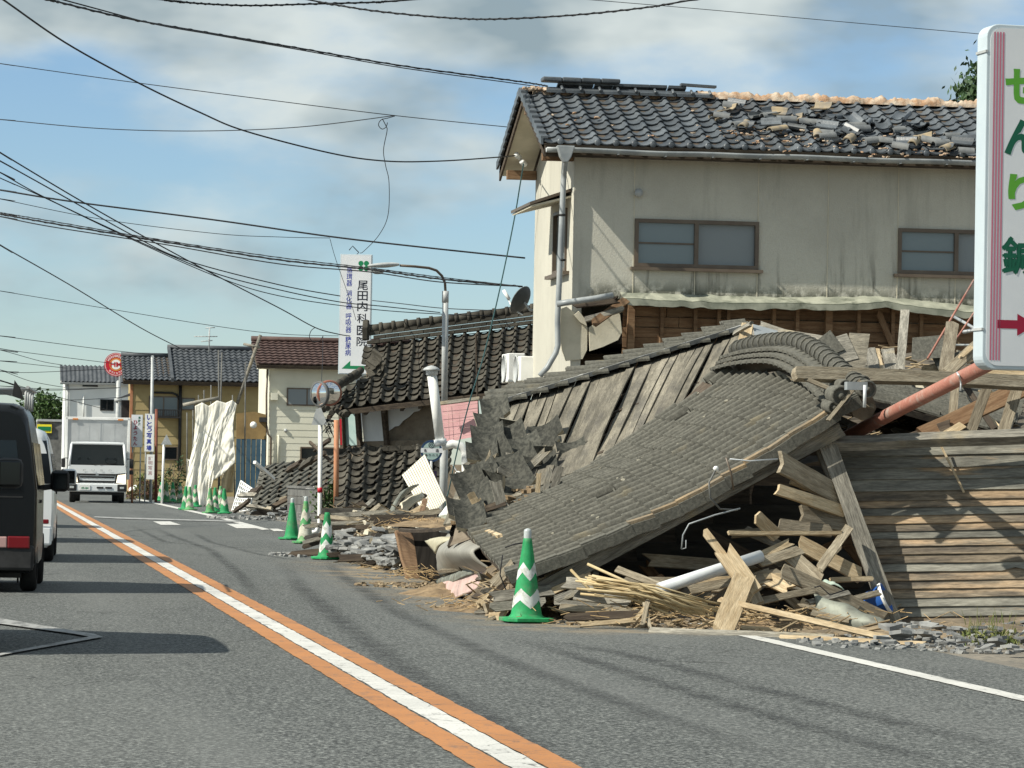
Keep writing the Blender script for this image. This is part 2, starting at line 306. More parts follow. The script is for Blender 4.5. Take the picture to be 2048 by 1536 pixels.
def wallmat():
    m, n, l = nodes_of('cream_mortar'); b = n['Principled BSDF']; b.inputs['Roughness'].default_value = 0.9
    g = N(n, 'ShaderNodeNewGeometry'); p = g.outputs['Position']; s = N(n, 'ShaderNodeSeparateXYZ'); l.new(p, s.inputs[0])
    c = cmix(n, l, mr(n, l, nse(n, l, p, 0.9), 0.35, 0.65), (0.47, 0.455, 0.39), (0.54, 0.525, 0.45))
    c = cmix(n, l, mth(n, l, 'MULTIPLY', mr(n, l, nse(n, l, p, 55, None, 2), 0.35, 0.7), 0.25), c, (0.42, 0.38, 0.29))
    st = mr(n, l, nse(n, l, p, 2.2, (2.2, 2.2, 0.22), 6, 0.65), 0.50, 0.68)
    side = mr(n, l, s.outputs['X'], CREAM_X + .02, CREAM_X + .5)
    low = mth(n, l, 'MULTIPLY', mr(n, l, s.outputs['Z'], 4.75, 3.95), side)
    c = cmix(n, l, mth(n, l, 'MULTIPLY', st, mth(n, l, 'ADD', mth(n, l, 'MULTIPLY', low, 0.75), 0.16)), c, (0.10, 0.095, 0.075))
    moss = mth(n, l, 'MULTIPLY', mr(n, l, s.outputs['Z'], 4.22, 3.86), mr(n, l, nse(n, l, p, 6, (1, 1, 0.8), 6, 0.7), 0.38, 0.55))
    c = cmix(n, l, mth(n, l, 'MULTIPLY', moss, side), c, (0.05, 0.055, 0.035))
    l.new(c, b.inputs['Base Color'])
    bp = N(n, 'ShaderNodeBump', {'Strength': 0.35, 'Distance': 0.015}); l.new(nse(n, l, p, 45, None, 3), bp.inputs['Height']); l.new(bp.outputs['Normal'], b.inputs['Normal'])
    return m
M['wall_cream'] = wallmat()
def glassmat(name, col, alpha, rough=0.05, spec=0.6):
    m, n, l = nodes_of(name); b = n['Principled BSDF']; b.inputs['Base Color'].default_value = (*col, 1); b.inputs['Roughness'].default_value = rough
    b.inputs['Specular IOR Level'].default_value = spec; b.inputs['Alpha'].default_value = alpha; return m
M['glass_dark'] = glassmat('car_glass', (0.008, 0.010, 0.012), 0.95, 0.05, 0.4)
M['glass_screen'] = glassmat('windscreen', (0.010, 0.014, 0.015), 0.55, 0.05, 0.25)
M['glass_win'] = glassmat('window_glass', (0.17, 0.205, 0.215), 1.0, 0.10)
M['glass_frost'] = glassmat('frosted_glass', (0.20, 0.225, 0.235), 1.0, 0.3)
def ground():
    m, n, l = nodes_of('soil'); b = n['Principled BSDF']; b.inputs['Roughness'].default_value = 0.95
    g = N(n, 'ShaderNodeNewGeometry'); p = g.outputs['Position']
    c = cmix(n, l, mr(n, l, nse(n, l, p, 0.8), 0.35, 0.65), (0.17, 0.15, 0.12), (0.24, 0.21, 0.165))
    c = cmix(n, l, mr(n, l, nse(n, l, p, 11), 0.45, 0.7), c, (0.11, 0.105, 0.09)); l.new(c, b.inputs['Base Color'])
    bp = N(n, 'ShaderNodeBump', {'Strength': 0.7, 'Distance': 0.04}); l.new(nse(n, l, p, 14), bp.inputs['Height']); l.new(bp.outputs['Normal'], b.inputs['Normal']); return m
M['soil'] = ground()
lampm = bpy.data.materials.new('headlamp'); lampm.use_nodes = True; _b = lampm.node_tree.nodes['Principled BSDF']
_b.inputs['Base Color'].default_value = (0.7, 0.66, 0.55, 1); _b.inputs['Emission Color'].default_value = (1, 0.85, 0.6, 1); _b.inputs['Emission Strength'].default_value = 1.6
M['headlamp'] = lampm

# ------------------------------------------------------------------ mesh and object helpers
def tag(o, label=None, cat=None, group=None, kind=None):
    if label: o['label'] = label
    if cat: o['category'] = cat
    if group: o['group'] = group
    if kind: o['kind'] = kind
    return o
class MB:
    def __init__(s): s.v = []; s.f = []; s.sm = []; s.uv = []
    def add(s, pts, faces, smooth=False):
        k = len(s.v); s.v += [V(p) for p in pts]; s.f += [[k + i for i in f] for f in faces]; s.sm += [smooth] * len(faces); return s
    def poly(s, pts): return s.add(pts, [list(range(len(pts)))])
    def box(s, o, a, b, c):                          # corner and three edge vectors
        if a.cross(b).dot(c) < 0: a, b = b, a
        p = [o, o + a, o + a + b, o + b]; p += [q + c for q in p]
        return s.add(p, [[3, 2, 1, 0], [4, 5, 6, 7], [0, 1, 5, 4], [1, 2, 6, 5], [2, 3, 7, 6], [3, 0, 4, 7]])
    def cbox(s, c, sx, sy, sz, m=None):              # centre and sizes, optional 3x3
        m = m or Matrix.Identity(3); a, b, d = m.col[0] * sx, m.col[1] * sy, m.col[2] * sz
        return s.box(c - (a + b + d) / 2, a.copy(), b.copy(), d.copy())
    def prism(s, pts, ext):                          # polygon and extrusion vector
        n = len(pts); nn = V((0, 0, 0))
        for i in range(n): nn += V(pts[i]).cross(V(pts[(i + 1) % n]))
        if nn.dot(ext) < 0: pts = pts[::-1]
        q = [V(p) for p in pts] + [V(p) + ext for p in pts]
        return s.add(q, [list(range(n))[::-1], list(range(n, 2 * n))] + [[i, (i + 1) % n, n + (i + 1) % n, n + i] for i in range(n)])
    def tube(s, pts, r, n=8, cap=True, smooth=True):
        pts = [V(p) for p in pts]; k = len(pts); rs = r if isinstance(r, (list, tuple)) else [r] * k
        ring = []; up = None
        for i, p in enumerate(pts):
            t = (pts[min(i + 1, k - 1)] - pts[max(i - 1, 0)]).normalized()
            if up is None: up = Z if abs(t.z) < 0.9 else EX
            x = t.cross(up).normalized(); y = x.cross(t).normalized(); up = y
            ring += [p + (x * math.cos(2 * math.pi * j / n) + y * math.sin(2 * math.pi * j / n)) * rs[i] for j in range(n)]
        fs = [[i * n + j, i * n + (j + 1) % n, (i + 1) * n + (j + 1) % n, (i + 1) * n + j] for i in range(k - 1) for j in range(n)]
        s.add(ring, fs, smooth)
        if cap:
            b = len(s.v) - len(ring); s.f += [[b + j for j in range(n)][::-1], [b + (k - 1) * n + j for j in range(n)]]; s.sm += [False, False]
        return s
    def lathe(s, o, ax, prof, n=16, smooth=True):    # prof: (radius, height) along ax
        ax = ax.normalized(); x = ax.cross(EX if abs(ax.x) < 0.8 else EY).normalized(); y = ax.cross(x)
        ring = []
        for r, h in prof: ring += [o + ax * h + (x * math.cos(2 * math.pi * j / n) + y * math.sin(2 * math.pi * j / n)) * max(r, 1e-4) for j in range(n)]
        return s.add(ring, [[i * n + j, i * n + (j + 1) % n, (i + 1) * n + (j + 1) % n, (i + 1) * n + j] for i in range(len(prof) - 1) for j in range(n)], smooth)
    def grid(s, fn, nu, nv, smooth=True):
        return s.add([fn(i / nu, j / nv) for j in range(nv + 1) for i in range(nu + 1)],
                     [[j * (nu + 1) + i, j * (nu + 1) + i + 1, (j + 1) * (nu + 1) + i + 1, (j + 1) * (nu + 1) + i] for j in range(nv) for i in range(nu)], smooth)
    def inst(s, m, src):                             # copy of an MB under a matrix
        k = len(s.v); s.v += [m @ p for p in src.v]; s.f += [[k + i for i in f] for f in src.f]; s.sm += src.sm; return s
    def mesh(s, name, inv=None):
        me = bpy.data.meshes.new(name); vv = s.v if inv is None else [inv @ p for p in s.v]
        me.from_pydata([tuple(p) for p in vv], [], s.f); me.polygons.foreach_set('use_smooth', s.sm); me.update(); return me
    def build(s, name, m, parent=None, label=None, cat=None, group=None, kind=None, origin=None, solid=0, bevel=0):
        m = M[m] if isinstance(m, str) else m
        if parent is None:
            if origin is None:
                lo = min(p.z for p in s.v); c = sum(s.v, V()) / len(s.v); origin = V((c.x, c.y, lo))
            mw = Matrix.Translation(origin); o = bpy.data.objects.new(name, s.mesh(name, mw.inverted())); COL.objects.link(o); o.matrix_world = mw
            o['_mw'] = 1; ROOT[o.name] = mw
        else:
            mw = ROOT[parent.name]; o = bpy.data.objects.new(name, s.mesh(name, mw.inverted())); COL.objects.link(o); o.parent = parent
            ROOT[o.name] = mw
        del_key(o); o.data.materials.append(m); tag(o, label, cat, group, kind)
        if solid: q = o.modifiers.new('solid', 'SOLIDIFY'); q.thickness = solid; q.offset = 0
        if bevel: q = o.modifiers.new('bevel', 'BEVEL'); q.width = bevel; q.segments = 2; q.limit_method = 'ANGLE'; q.angle_limit = R(40)
        return o
ROOT = {}
def del_key(o):
    if '_mw' in o: del o['_mw']
def thing(name, label, cat, loc, group=None, rz=0.0):
    o = bpy.data.objects.new(name, None); COL.objects.link(o); o.empty_display_size = 0.3
    mw = Matrix.Translation(loc) @ Matrix.Rotation(rz, 4, 'Z'); o.matrix_world = mw; ROOT[o.name] = mw
    return tag(o, label, cat, group)
def place(me, name, m, mw, parent=None, **k):        # an object on shared mesh data at world matrix mw
    o = bpy.data.objects.new(name, me); COL.objects.link(o)
    if parent is None: o.matrix_world = mw; ROOT[o.name] = mw
    else: o.parent = parent; o.matrix_basis = ROOT[parent.name].inverted() @ mw; ROOT[o.name] = ROOT[parent.name]
    if not me.materials: me.materials.append(M[m] if isinstance(m, str) else m)
    return tag(o, **k)
def frame_mat(o, ex, ey, n, sx=1, sy=1, sz=1):
    ex = ex.normalized(); n = n.normalized(); n = (n - ex * n.dot(ex)).normalized(); y = n.cross(ex)
    return Matrix(((ex.x * sx, y.x * sy, n.x * sz, o.x), (ex.y * sx, y.y * sy, n.y * sz, o.y), (ex.z * sx, y.z * sy, n.z * sz, o.z), (0, 0, 0, 1)))

# boards: unit-free meshes, long axis X, a few variants with split ends
def board_mb(L, w, t, jag=0.5, seg=4):
    b = MB(); pts = []; bend = rnd(-.012, .012) * L; tw = rnd(-.03, .03)
    for i in range(seg + 1):
        f = i / seg; x = -L / 2 + L * f; k = 1 + rnd(-0.07, 0.05); dz = rnd(-0.1, 0.1) * t + bend * 4 * f * (1 - f)
        for (sy, sz) in ((-1, -1), (0, -1), (1, -1), (1, 1), (0, 1), (-1, 1)):
            if sz < 0: jj = [rnd(-1, 1) * w * jag * .75 if i in (0, seg) else 0 for _ in range(3)] if sy == -1 else jj
            pts.append(V((x + jj[sy + 1], sy * w / 2 * k, sz * t / 2 + dz + tw * sy * w * (f - .5))))
    fs = [[i * 6 + j, i * 6 + (j + 1) % 6, (i + 1) * 6 + (j + 1) % 6, (i + 1) * 6 + j] for i in range(seg) for j in range(6)]
    e = seg * 6; fs += [[0, 5, 4, 1], [1, 4, 3, 2], [e + 0, e + 1, e + 4, e + 5], [e + 1, e + 2, e + 3, e + 4]]
    return b.add(pts, [f[::-1] for f in fs])
def board(p0, p1, w, t, m='wood', face=None, name='loose_board', parent=None, jag=0.5, **k):
    ax = p1 - p0; c = (p0 + p1) / 2
    if name == 'loose_board': name = {'timber': 'house_timber', 'lath': 'split_lath', 'batten': 'broken_batten'}.get(k.get('cat'), name)
    if face is None: face = (CAM - c).normalized() + Z * 0.35
    if k.pop('auto', 0):
        sl = abs(ax.normalized().z); pre = ('long ' if ax.length > 1.1 else 'short ' if ax.length < .5 else '') + ('upright ' if sl > .75 else 'slanting ' if sl > .22 else 'flat-lying ')
        k['label'] = pre + k['label']; k['group'] = pre + k['group']
    me = board_mb(ax.length, w, t, jag).mesh(name)
    return place(me, name, m, frame_mat(c, ax, None, face), parent, **k)
def pboard(x0, y0, d0, x1, y1, d1, wpx, m='wood', tpx=None, **k):    # from pixels of the photograph and depths
    p0, p1 = P(x0, y0, d0), P(x1, y1, d1); s = (d0 + d1) / 2 / F
    return board(p0, p1, wpx * s, (tpx or max(6, wpx * 0.3)) * s, m, **k)

# text
def text_mb(txt, h, mw, bold=0.0, squash=1.0):       # centred lettering of height h in the XY plane of mw
    cu = bpy.data.curves.new('t', 'FONT'); cu.body = txt; cu.size = h; cu.align_x = 'CENTER'; cu.align_y = 'CENTER'; cu.offset = bold * h
    cu.resolution_u = 3; cu.space_line = 0.86
    o = bpy.data.objects.new('t', cu); COL.objects.link(o); bpy.context.view_layer.update()
    me = bpy.data.meshes.new_from_object(o.evaluated_get(bpy.context.evaluated_depsgraph_get()))
    b = MB()
    if me.vertices:
        xs = [v.co.x for v in me.vertices]; ys = [v.co.y for v in me.vertices]; cx, cy = (min(xs) + max(xs)) / 2, (min(ys) + max(ys)) / 2
        b.add([mw @ V(((v.co.x - cx) * squash, v.co.y - cy, 0)) for v in me.vertices], [list(p.vertices) for p in me.polygons])
    bpy.data.objects.remove(o); bpy.data.curves.remove(cu); bpy.data.meshes.remove(me)
    return b
def text_box(b, txt, mw, cx, cy, w, h, bold=0.0):   # lettering fitted to a box of the sign face
    t = text_mb(txt, 1.0, Matrix.Identity(4), bold)
    if not t.v: return
    xs = [p.x for p in t.v]; ys = [p.y for p in t.v]; sx = w / (max(xs) - min(xs)); sy = h / (max(ys) - min(ys))
    b.add([mw @ V((cx + p.x * sx, cy + p.y * sy, 0)) for p in t.v], t.f)

# roof tiles
def tile_mb(roll=0.042, dip=0.026, th=0.018, lip=0.034, n=2):
    xs = [0, .12, .25, .38, .52, .64, .72, .79, .86, .93, 1.0, 1.04]
    def h(x): return 0.006 - dip * math.sin(math.pi * x / .72) if x < .72 else 0.006 + roll * math.sin(math.pi * (x - .72) / .34) ** .55 if x < 1.03 else 0.006
    b = MB(); k = len(xs); yb = 1.16
    top = [V((x, 0, h(x) + lip)) for x in xs] + [V((x, yb, h(x))) for x in xs]
    b.add(top, [[i, i + 1, k + i + 1, k + i] for i in range(k - 1)], True)
    fr = [V((x, 0, h(x) + lip)) for x in xs] + [V((x, 0.01, h(x) + lip - th)) for x in xs]
    b.add(fr, [[i, k + i, k + i + 1, i + 1] for i in range(k - 1)])
    und = [V((x, 0.01, h(x) + lip - th)) for x in xs] + [V((x, yb, h(x) - th)) for x in xs]
    b.add(und, [[i, k + i, k + i + 1, i + 1] for i in range(k - 1)], True)
    b.add([top[0], top[k], und[k], und[0]], [[0, 1, 2, 3]]); b.add([top[k - 1], top[2 * k - 1], und[2 * k - 1], und[k - 1]], [[3, 2, 1, 0]])
    b.add([top[k + i] for i in (0, k - 1)] + [und[k + i] for i in (k - 1, 0)], [[0, 1, 2, 3]])
    return b
TILE = tile_mb()
def bil(A, B, C, D, u, v): return lerp(lerp(A, B, u), lerp(D, C, u), v)
def tile_patch(parent, A, B, C, D, nc, nr, m, name='roof_tile', keep=None, jit=0.01, rot=0.02, warp=None, src=None, limit=300, me=None):
    """A,B: eave ends (left to right as seen from outside), D,C: ridge ends above A,B."""
    src = src or TILE
    fn = (lambda u, v: bil(A, B, C, D, u, v)) if warp is None else (lambda u, v: bil(A, B, C, D, u, v) + warp(u, v))
    mats = []
    for j in range(nr):
        for i in range(nc):
            if keep and not keep(i, j): continue
            u, v = i / nc, j / nr; o = fn(u, v); ex = fn(u + 1 / nc, v) - o; ey = fn(u, v + 1 / nr) - o; n = ex.cross(ey).normalized()
            n = (n + V((rnd(-rot, rot), rnd(-rot, rot), rnd(-rot, rot)))).normalized()
            ex2 = (ex.normalized() + n.cross(ex.normalized()) * rnd(-rot, rot))
            o = o + ex * rnd(-jit, jit) + ey * rnd(-jit, jit) * 2 + n * rnd(0, jit) * 0.3
            mats.append(frame_mat(o, ex2, None, n, ex.length, ey.length, 1.0))
    mats.sort(key=lambda q: (q.translation - CAM).length)
    me = me or src.mesh(name)
    for q in mats[:limit]: place(me, name, m, q, parent)
    if len(mats) > limit:
        b = MB()
        for q in mats[limit:]: b.inst(q, src)
        b.build(name + '_field', m, parent, kind='stuff')
    return me
def slab(A, B, C, D, th, n=None):                    # a solid sheet under a patch
    nn = n or (B - A).cross(D - A).normalized(); return MB().prism([A, B, C, D], -nn * th)
def clods(b, c, r, n, s0, s1, flat=0.5, zf=None):    # angular lumps
    for _ in range(n):
        a, q = rnd(0, 6.283), r * math.sqrt(rnd(0, 1)); p = c + V((math.cos(a) * q, math.sin(a) * q, 0))
        if zf: p.z = zf(p)
        s = rnd(s0, s1); rm = Matrix.Rotation(rnd(0, 6.28), 3, 'Z') @ Matrix.Rotation(rnd(-.5, .5), 3, 'X'); pts = []
        for x in (-1, 1):
            for y in (-1, 1):
                for z in (-1, 1): pts.append(p + rm @ V((x * s * rnd(.5, 1), y * s * rnd(.4, .9), z * s * flat * rnd(.5, 1))) + Z * s * flat * 0.6)
        b.add(pts, [[0, 1, 3, 2], [4, 6, 7, 5], [0, 4, 5, 1], [2, 3, 7, 6], [0, 2, 6, 4], [1, 5, 7, 3]])
    return b
def leaves(b, c, rad, n, s, droop=0.0, clump=0.5):
    cs = [c + V((rnd(-1, 1) * rad.x, rnd(-1, 1) * rad.y, rnd(-1, 1) * rad.z)) * 0.75 for _ in range(max(4, n // 60))]
    for _ in range(n):
        k = random.choice(cs); q = V((random.gauss(0, 1), random.gauss(0, 1), random.gauss(0, 1))) * clump * 0.36
        p = k + V((q.x * rad.x, q.y * rad.y, q.z * rad.z))
        a = V((rnd(-1, 1), rnd(-1, 1), rnd(-1, 1) - droop)).normalized(); e = a.cross(V((rnd(-1, 1), rnd(-1, 1), rnd(-1, 1)))).normalized(); t = s * rnd(.6, 1.3)
        b.add([p, p + a * t * .5 + e * t * .24, p + a * t, p + a * t * .5 - e * t * .24], [[0, 1, 2, 3]])
    return b

def proj(p):
    q = p - CAM; d = q.dot(FWD); return 1024 + F * q.dot(RT) / d, 768 - F * q.dot(UP) / d
LOOK = dict(wood='weathered tan-brown', wood_pale='pale fresh-split', wood_grey='silver-grey weathered', wood_dark='charcoal-dark', wood_brown='reddish brown', wood_plank='mottled grey', clap_dark='blackened', white='white painted', tile_mid='dark tiled')
def looks(m, wpx, tail, cat, group):
    sz = 'wide' if wpx >= 22 else 'narrow' if wpx < 11 else 'medium'
    return dict(label='%s %s %s' % (sz, LOOK.get(m, 'broken'), tail), cat=cat, group='%s %s %s' % (sz, LOOK.get(m, 'broken'), group), auto=1)
# ================================================================== the setting
def sheet(name, x0, x1, y0, y1, z, m, **k):
    return MB().poly([V((x0, y0, z)), V((x1, y0, z)), V((x1, y1, z)), V((x0, y1, z))]).build(name, m, origin=V(((x0 + x1) / 2, (y0 + y1) / 2, z)), **k)
XC = 2.385                                             # centre line
sheet('ground', -1500, 1500, -200, 3500, 0.0, 'soil', kind='structure')
rd = sheet('road', -3.2, 7.1, -30, 700, 0.006, 'asphalt', kind='structure')
def strip(parent, name, x0, x1, y0, y1, m, z=0.012, wob=0.0):
    ys = []; y = y0
    while y < y1: ys.append(y); y += .16 if y < 45 else 1.5
    ys.append(y1); n = len(ys) - 1; b = MB(); L = []
    for y in ys:
        L.append((V((x0 + rnd(-wob, wob), y, z)), V((x1 + rnd(-wob, wob), y, z))))
    for i in range(n): b.poly([L[i][0], L[i][1], L[i + 1][1], L[i + 1][0]])
    return b.build(name, m, parent)
strip(rd, 'centre_stripe', XC - 0.076, XC + 0.076, -5, 300, 'paint_white', wob=0.006)
strip(rd, 'no_passing_stripe', XC - 0.238, XC - 0.088, -5, 300, 'paint_orange', wob=0.006)
strip(rd, 'no_passing_stripe', XC + 0.086, XC + 0.238, -5, 300, 'paint_orange', wob=0.006)
strip(rd, 'edge_stripe', 6.05, 6.20, 5, 34, 'paint_white', wob=0.005)
def gp(pts): return [G(x, y, 0) for x, y in pts]
FZ = [0.0125]
def flat(name, pts, m, z=None):
    FZ[0] += 0.0012; z = FZ[0]
    return MB().poly([V((p.x, p.y, z)) for p in gp(pts)]).build(name, m, rd)
# far marks: edge line, crossing bars, stop line
flat('edge_stripe', [(268, 999), (278, 998), (440, 1034), (540, 1060), (524, 1061), (432, 1036)], 'paint_white')
flat('crossing_bar', [(306, 1044), (340, 1044), (362, 1051), (322, 1051)], 'paint_white')
flat('crossing_bar', [(452, 1049), (492, 1049), (524, 1058), (474, 1058)], 'paint_white')
flat('crossing_bar', [(538, 1059), (556, 1059), (572, 1064), (548, 1064)], 'paint_white')
flat('stop_line', [(190, 1034), (250, 1036.5), (480, 1043), (478, 1045.5), (240, 1039), (186, 1036)], 'paint_faded')
flat('lane_diamond', [(-260, 1232), (0, 1241), (190, 1273), (206, 1279), (0, 1316), (-20, 1316), (178, 1278), (150, 1273), (0, 1252), (-260, 1242)], 'paint_faded')
def mark(pts, w):
    w *= 0.6
    q = gp(pts); me = bpy.data.meshes.new('tyre_mark'); v = []; f = []; uv = []
    n = len(q)
    for i, p in enumerate(q):
        t = (q[min(i + 1, n - 1)] - q[max(i - 1, 0)]).normalized(); s = V((t.y, -t.x, 0))
        v += [V((p.x, p.y, 0.009)) - s * w / 2, V((p.x, p.y, 0.009)) + s * w / 2]
    for i in range(n - 1): f.append((2 * i, 2 * i + 1, 2 * i + 3, 2 * i + 2)); uv += [(0, i / (n - 1)), (1, i / (n - 1)), (1, (i + 1) / (n - 1)), (0, (i + 1) / (n - 1))]
    c = rd.matrix_world.inverted(); me.from_pydata([tuple(ROOT[rd.name].inverted() @ p) for p in v], [], f)
    u = me.uv_layers.new(name='UVMap')
    for i, x in enumerate(uv): u.data[i].uv = x
    me.materials.append(M['skid']); o = bpy.data.objects.new('tyre_mark', me); COL.objects.link(o); o.parent = rd
mark([(560, 1120), (600, 1175), (700, 1260), (850, 1370), (1010, 1460), (1200, 1560)], 0.55)
mark([(640, 1110), (680, 1150), (800, 1230), (1000, 1320), (1300, 1430), (1700, 1560)], 0.5)
mark([(1050, 1275), (1250, 1310), (1500, 1375), (1800, 1450), (2100, 1520)], 0.5)
mark([(980, 1262), (1200, 1330), (1420, 1400), (1700, 1480), (2000, 1560)], 0.45)
mark([(300, 1052), (350, 1075), (420, 1100), (480, 1150), (540, 1230)], 0.4)
mark([(380, 1062), (420, 1085), (520, 1110), (640, 1130)], 0.35)
mark([(250, 1046), (330, 1085), (400, 1092), (520, 1098)], 0.3)

# ================================================================== cream two-storey house
def cream_house():
    d0 = 52.0; S = F / d0
    K = AT(1135, d0, 0); nrm = V((0, -1, 0))
    t = thing('cream_house', 'cream two-storey house with half its ridge tiles shaken off', 'house', V((K.x + 4.5, K.y + 1.8, 0)))
    Wd, Dp = 9.6, 3.7; z0, zl, ze = 0.0, 3.86, 6.02
    on = lambda px, py, off=0: ON(px, py, K + V((0, -off, 0)), nrm)
    og = lambda px, py, off=0: ON(px, py, K + V((-off, 0, 0)), V((-1, 0, 0)))
    # walls: upper long wall with window holes cut as panels, gable wall, back
    w1a, w1b = on(1270, 437), on(1516, 541); w2a, w2b = on(1796, 452), on(2034, 554)
    def zmid(a, b): return a.z, b.z
    th = 0.14
    xs = [K.x, w1a.x, w1b.x, w2a.x, w2b.x, K.x + Wd]
    b = MB()
    def pan(x0, x1, za, zb): b.box(V((x0, K.y, za)), V((x1 - x0, 0, 0)), V((0, th, 0)), V((0, 0, zb - za)))
    zt1, zb1 = (w1a.z + on(1516, 444).z) / 2, (w1b.z + on(1270, 532).z) / 2
    zt2, zb2 = zt1 - 0.03, zb1 - 0.0
    pan(xs[0], xs[1], zl, ze + .1); pan(xs[1], xs[2], zl, zb1); pan(xs[1], xs[2], zt1, ze + .1); pan(xs[2], xs[3], zl, ze + .1)
    pan(xs[3], xs[4], zl, zb2); pan(xs[3], xs[4], zt2, ze + .1); pan(xs[4], xs[5], zl, ze + .1)
    b.build('wall', 'wall_cream', t)
    # gable wall (with window hole), pentagon
    gw0, gw1 = og(1112, 432), og(1078, 560); ya, yb = K.y + 0.55, K.y + 1.75; za, zb = gw1.z, gw0.z + 0.05
    b = MB(); x = K.x
    def gpan(y0, y1, z0_, z1_): b.box(V((x, y0, z0_)), V((th, 0, 0)), V((0, y1 - y0, 0)), V((0, 0, z1_ - z0_)))
    gpan(K.y + th, ya, 2.2, ze); gpan(ya, yb, 2.2, za); gpan(ya, yb, zb, ze); gpan(yb, K.y + Dp, 2.2, ze)
    gpan(K.y + 0.004, K.y + .9, 1.2, 2.2); gpan(K.y + 1.5, K.y + Dp, 1.2, 2.2); gpan(K.y + 0.004, K.y + Dp, 0.0, 1.2); gpan(K.y + 0.004, K.y + th, 2.2, zl)
    b.prism([V((x, K.y, ze)), V((x, K.y + Dp, ze)), V((x, K.y + Dp / 2, ze + 0.86))], V((th, 0, 0)))
    b.build('gable_wall', 'wall_cream', t)
    MB().box(V((K.x + th, K.y + Dp - th, 0)), V((Wd - th, 0, 0)), V((0, th, 0)), V((0, 0, ze))).build('back_wall', 'wall_cream', t)
    MB().box(V((K.x + th, K.y + th, 3.2)), V((Wd - th, 0, 0)), V((0, Dp - 2 * th, 0)), V((0, 0, .12))).build('floor_deck', 'void', t)
    MB().box(V((K.x + th, K.y + 1.9, 3.32)), V((Wd - th, 0, 0)), V((0, .06, 0)), V((0, 0, 2.6))).build('inner_wall', 'plaster', t)
    # mortar joints: thin recessed cover strips
    for px in (1269, 1392, 1517, 1657, 1797, 1913):
        p = on(px, 330); MB().box(V((p.x, K.y - .006, zl)), V((.012, 0, 0)), V((0, .008, 0)), V((0, 0, (zb1 if 1270 < px < 1516 else zb2 if px > 1797 else ze) - zl - .02))).build('joint_strip', 'plaster', t)
    # windows
    def window(x0, x1, zb_, zt_, split, frost):
        f = MB(); y = K.y - .035; fw = .055
        for (a, c, e, g_) in ((x0, x1, zb_, zb_ + fw), (x0, x1, zt_ - fw, zt_), (x0, x0 + fw, zb_ + fw, zt_ - fw), (x1 - fw, x1, zb_ + fw, zt_ - fw), (split - .03, split + .03, zb_ + fw, zt_ - fw)):
            f.box(V((a, y, e)), V((c - a, 0, 0)), V((0, .11, 0)), V((0, 0, g_ - e)))
        fo = f.build('window', 'frame', t)
        MB().box(V((x0 + fw, y + .05, zb_ + fw)), V((split - .03 - x0 - fw, 0, 0)), V((0, .01, 0)), V((0, 0, zt_ - zb_ - 2 * fw))).build('pane', 'glass_win', fo)
        MB().box(V((split + .03, y + .075, zb_ + fw)), V((x1 - fw - split - .03, 0, 0)), V((0, .01, 0)), V((0, 0, zt_ - zb_ - 2 * fw))).build('pane', frost, fo)
        zc = lerp(zb_, zt_, .5); MB().box(V((x0 + fw, y + .03, zc - .012)), V((split - .03 - x0 - fw, 0, 0)), V((0, .02, 0)), V((0, 0, .024))).build('glazing_bar', 'frame', fo)
        MB().box(V((x0 - .06, K.y - .09, zb_ - .05)), V((x1 - x0 + .12, 0, 0)), V((0, .09, 0)), V((0, 0, .045))).build('sill', 'frame', fo)
    window(xs[1], xs[2], zb1, zt1, on(1392, 500).x, 'glass_frost'); window(xs[3], xs[4], zb2, zt2, on(1912, 500).x, 'glass_frost')
    f = MB(); xg = K.x - .03; fw = .05
    for (a, c, e, g_) in ((ya, yb, za, za + fw), (ya, yb, zb - fw, zb), (ya, ya + fw, za + fw, zb - fw), (yb - fw, yb, za + fw, zb - fw), ((ya + yb) / 2 - .03, (ya + yb) / 2 + .03, za + fw, zb - fw)):
        f.box(V((xg, a, e)), V((.12, 0, 0)), V((0, c - a, 0)), V((0, 0, g_ - e)))
    fo = f.build('window', 'frame', t)
    MB().box(V((xg + .06, ya + fw, za + fw)), V((.01, 0, 0)), V((0, yb - ya - 2 * fw, 0)), V((0, 0, zb - za - 2 * fw))).build('pane', 'glass_win', fo)
    MB().box(V((K.x - .10, ya - .25, za - .06)), V((.10, 0, 0)), V((0, yb - ya + .5, 0)), V((0, 0, .05))).build('sill', 'frame', fo)
    # window hood on the gable
    hz = zb + .06
    hd = MB().prism([V((K.x - .62, ya - .35, hz - .06)), V((K.x - .62, yb + .35, hz - .06)), V((K.x, yb + .35, hz + .16)), V((K.x, ya - .35, hz + .16))], V((0, 0, .045))).build('window_hood', 'frame', t)
    MB().box(V((K.x - .60, ya - .33, hz - .09)), V((.6, 0, .16)), V((0, yb - ya + .66, 0)), V((0, 0, .028))).build('soffit', 'plaster', hd)
    # roof
    ov, vo = 0.42, 0.52; pitch = 0.43
    yr = K.y + Dp / 2; zr = ze + (Dp / 2 + ov) * pitch + .06; zE = ze + .06
    A = V((K.x - vo, K.y - ov, zE)); B = A + V((.2743 * 36, 0, 0)); D = V((A.x, yr, zr)); C = V((B.x, yr, zr))
    rf = slab(A - Z * .01, B - Z * .01, C - Z * .01, D - Z * .01, .10).build('roof', 'wood_dark', t)
    def warp(u, v): return Z * (0.02 * mn.noise(V((u * 7, v * 3, 1))))
    drop = lambda i, j: not (i > 17 and j >= 9 and mn.noise(V((i * .5, j, 3))) > .1)
    tile_patch(rf, A, B, C, D, 36, 10, 'tile_cream', keep=drop, jit=.008, rot=.012, warp=warp)
    A2 = V((A.x, K.y + Dp + ov, zE)); B2 = V((B.x, A2.y, zE))
    slab(B2, A2, D - Z * .01, C - Z * .01, .10).build('rear_slope', 'wood_dark', t)
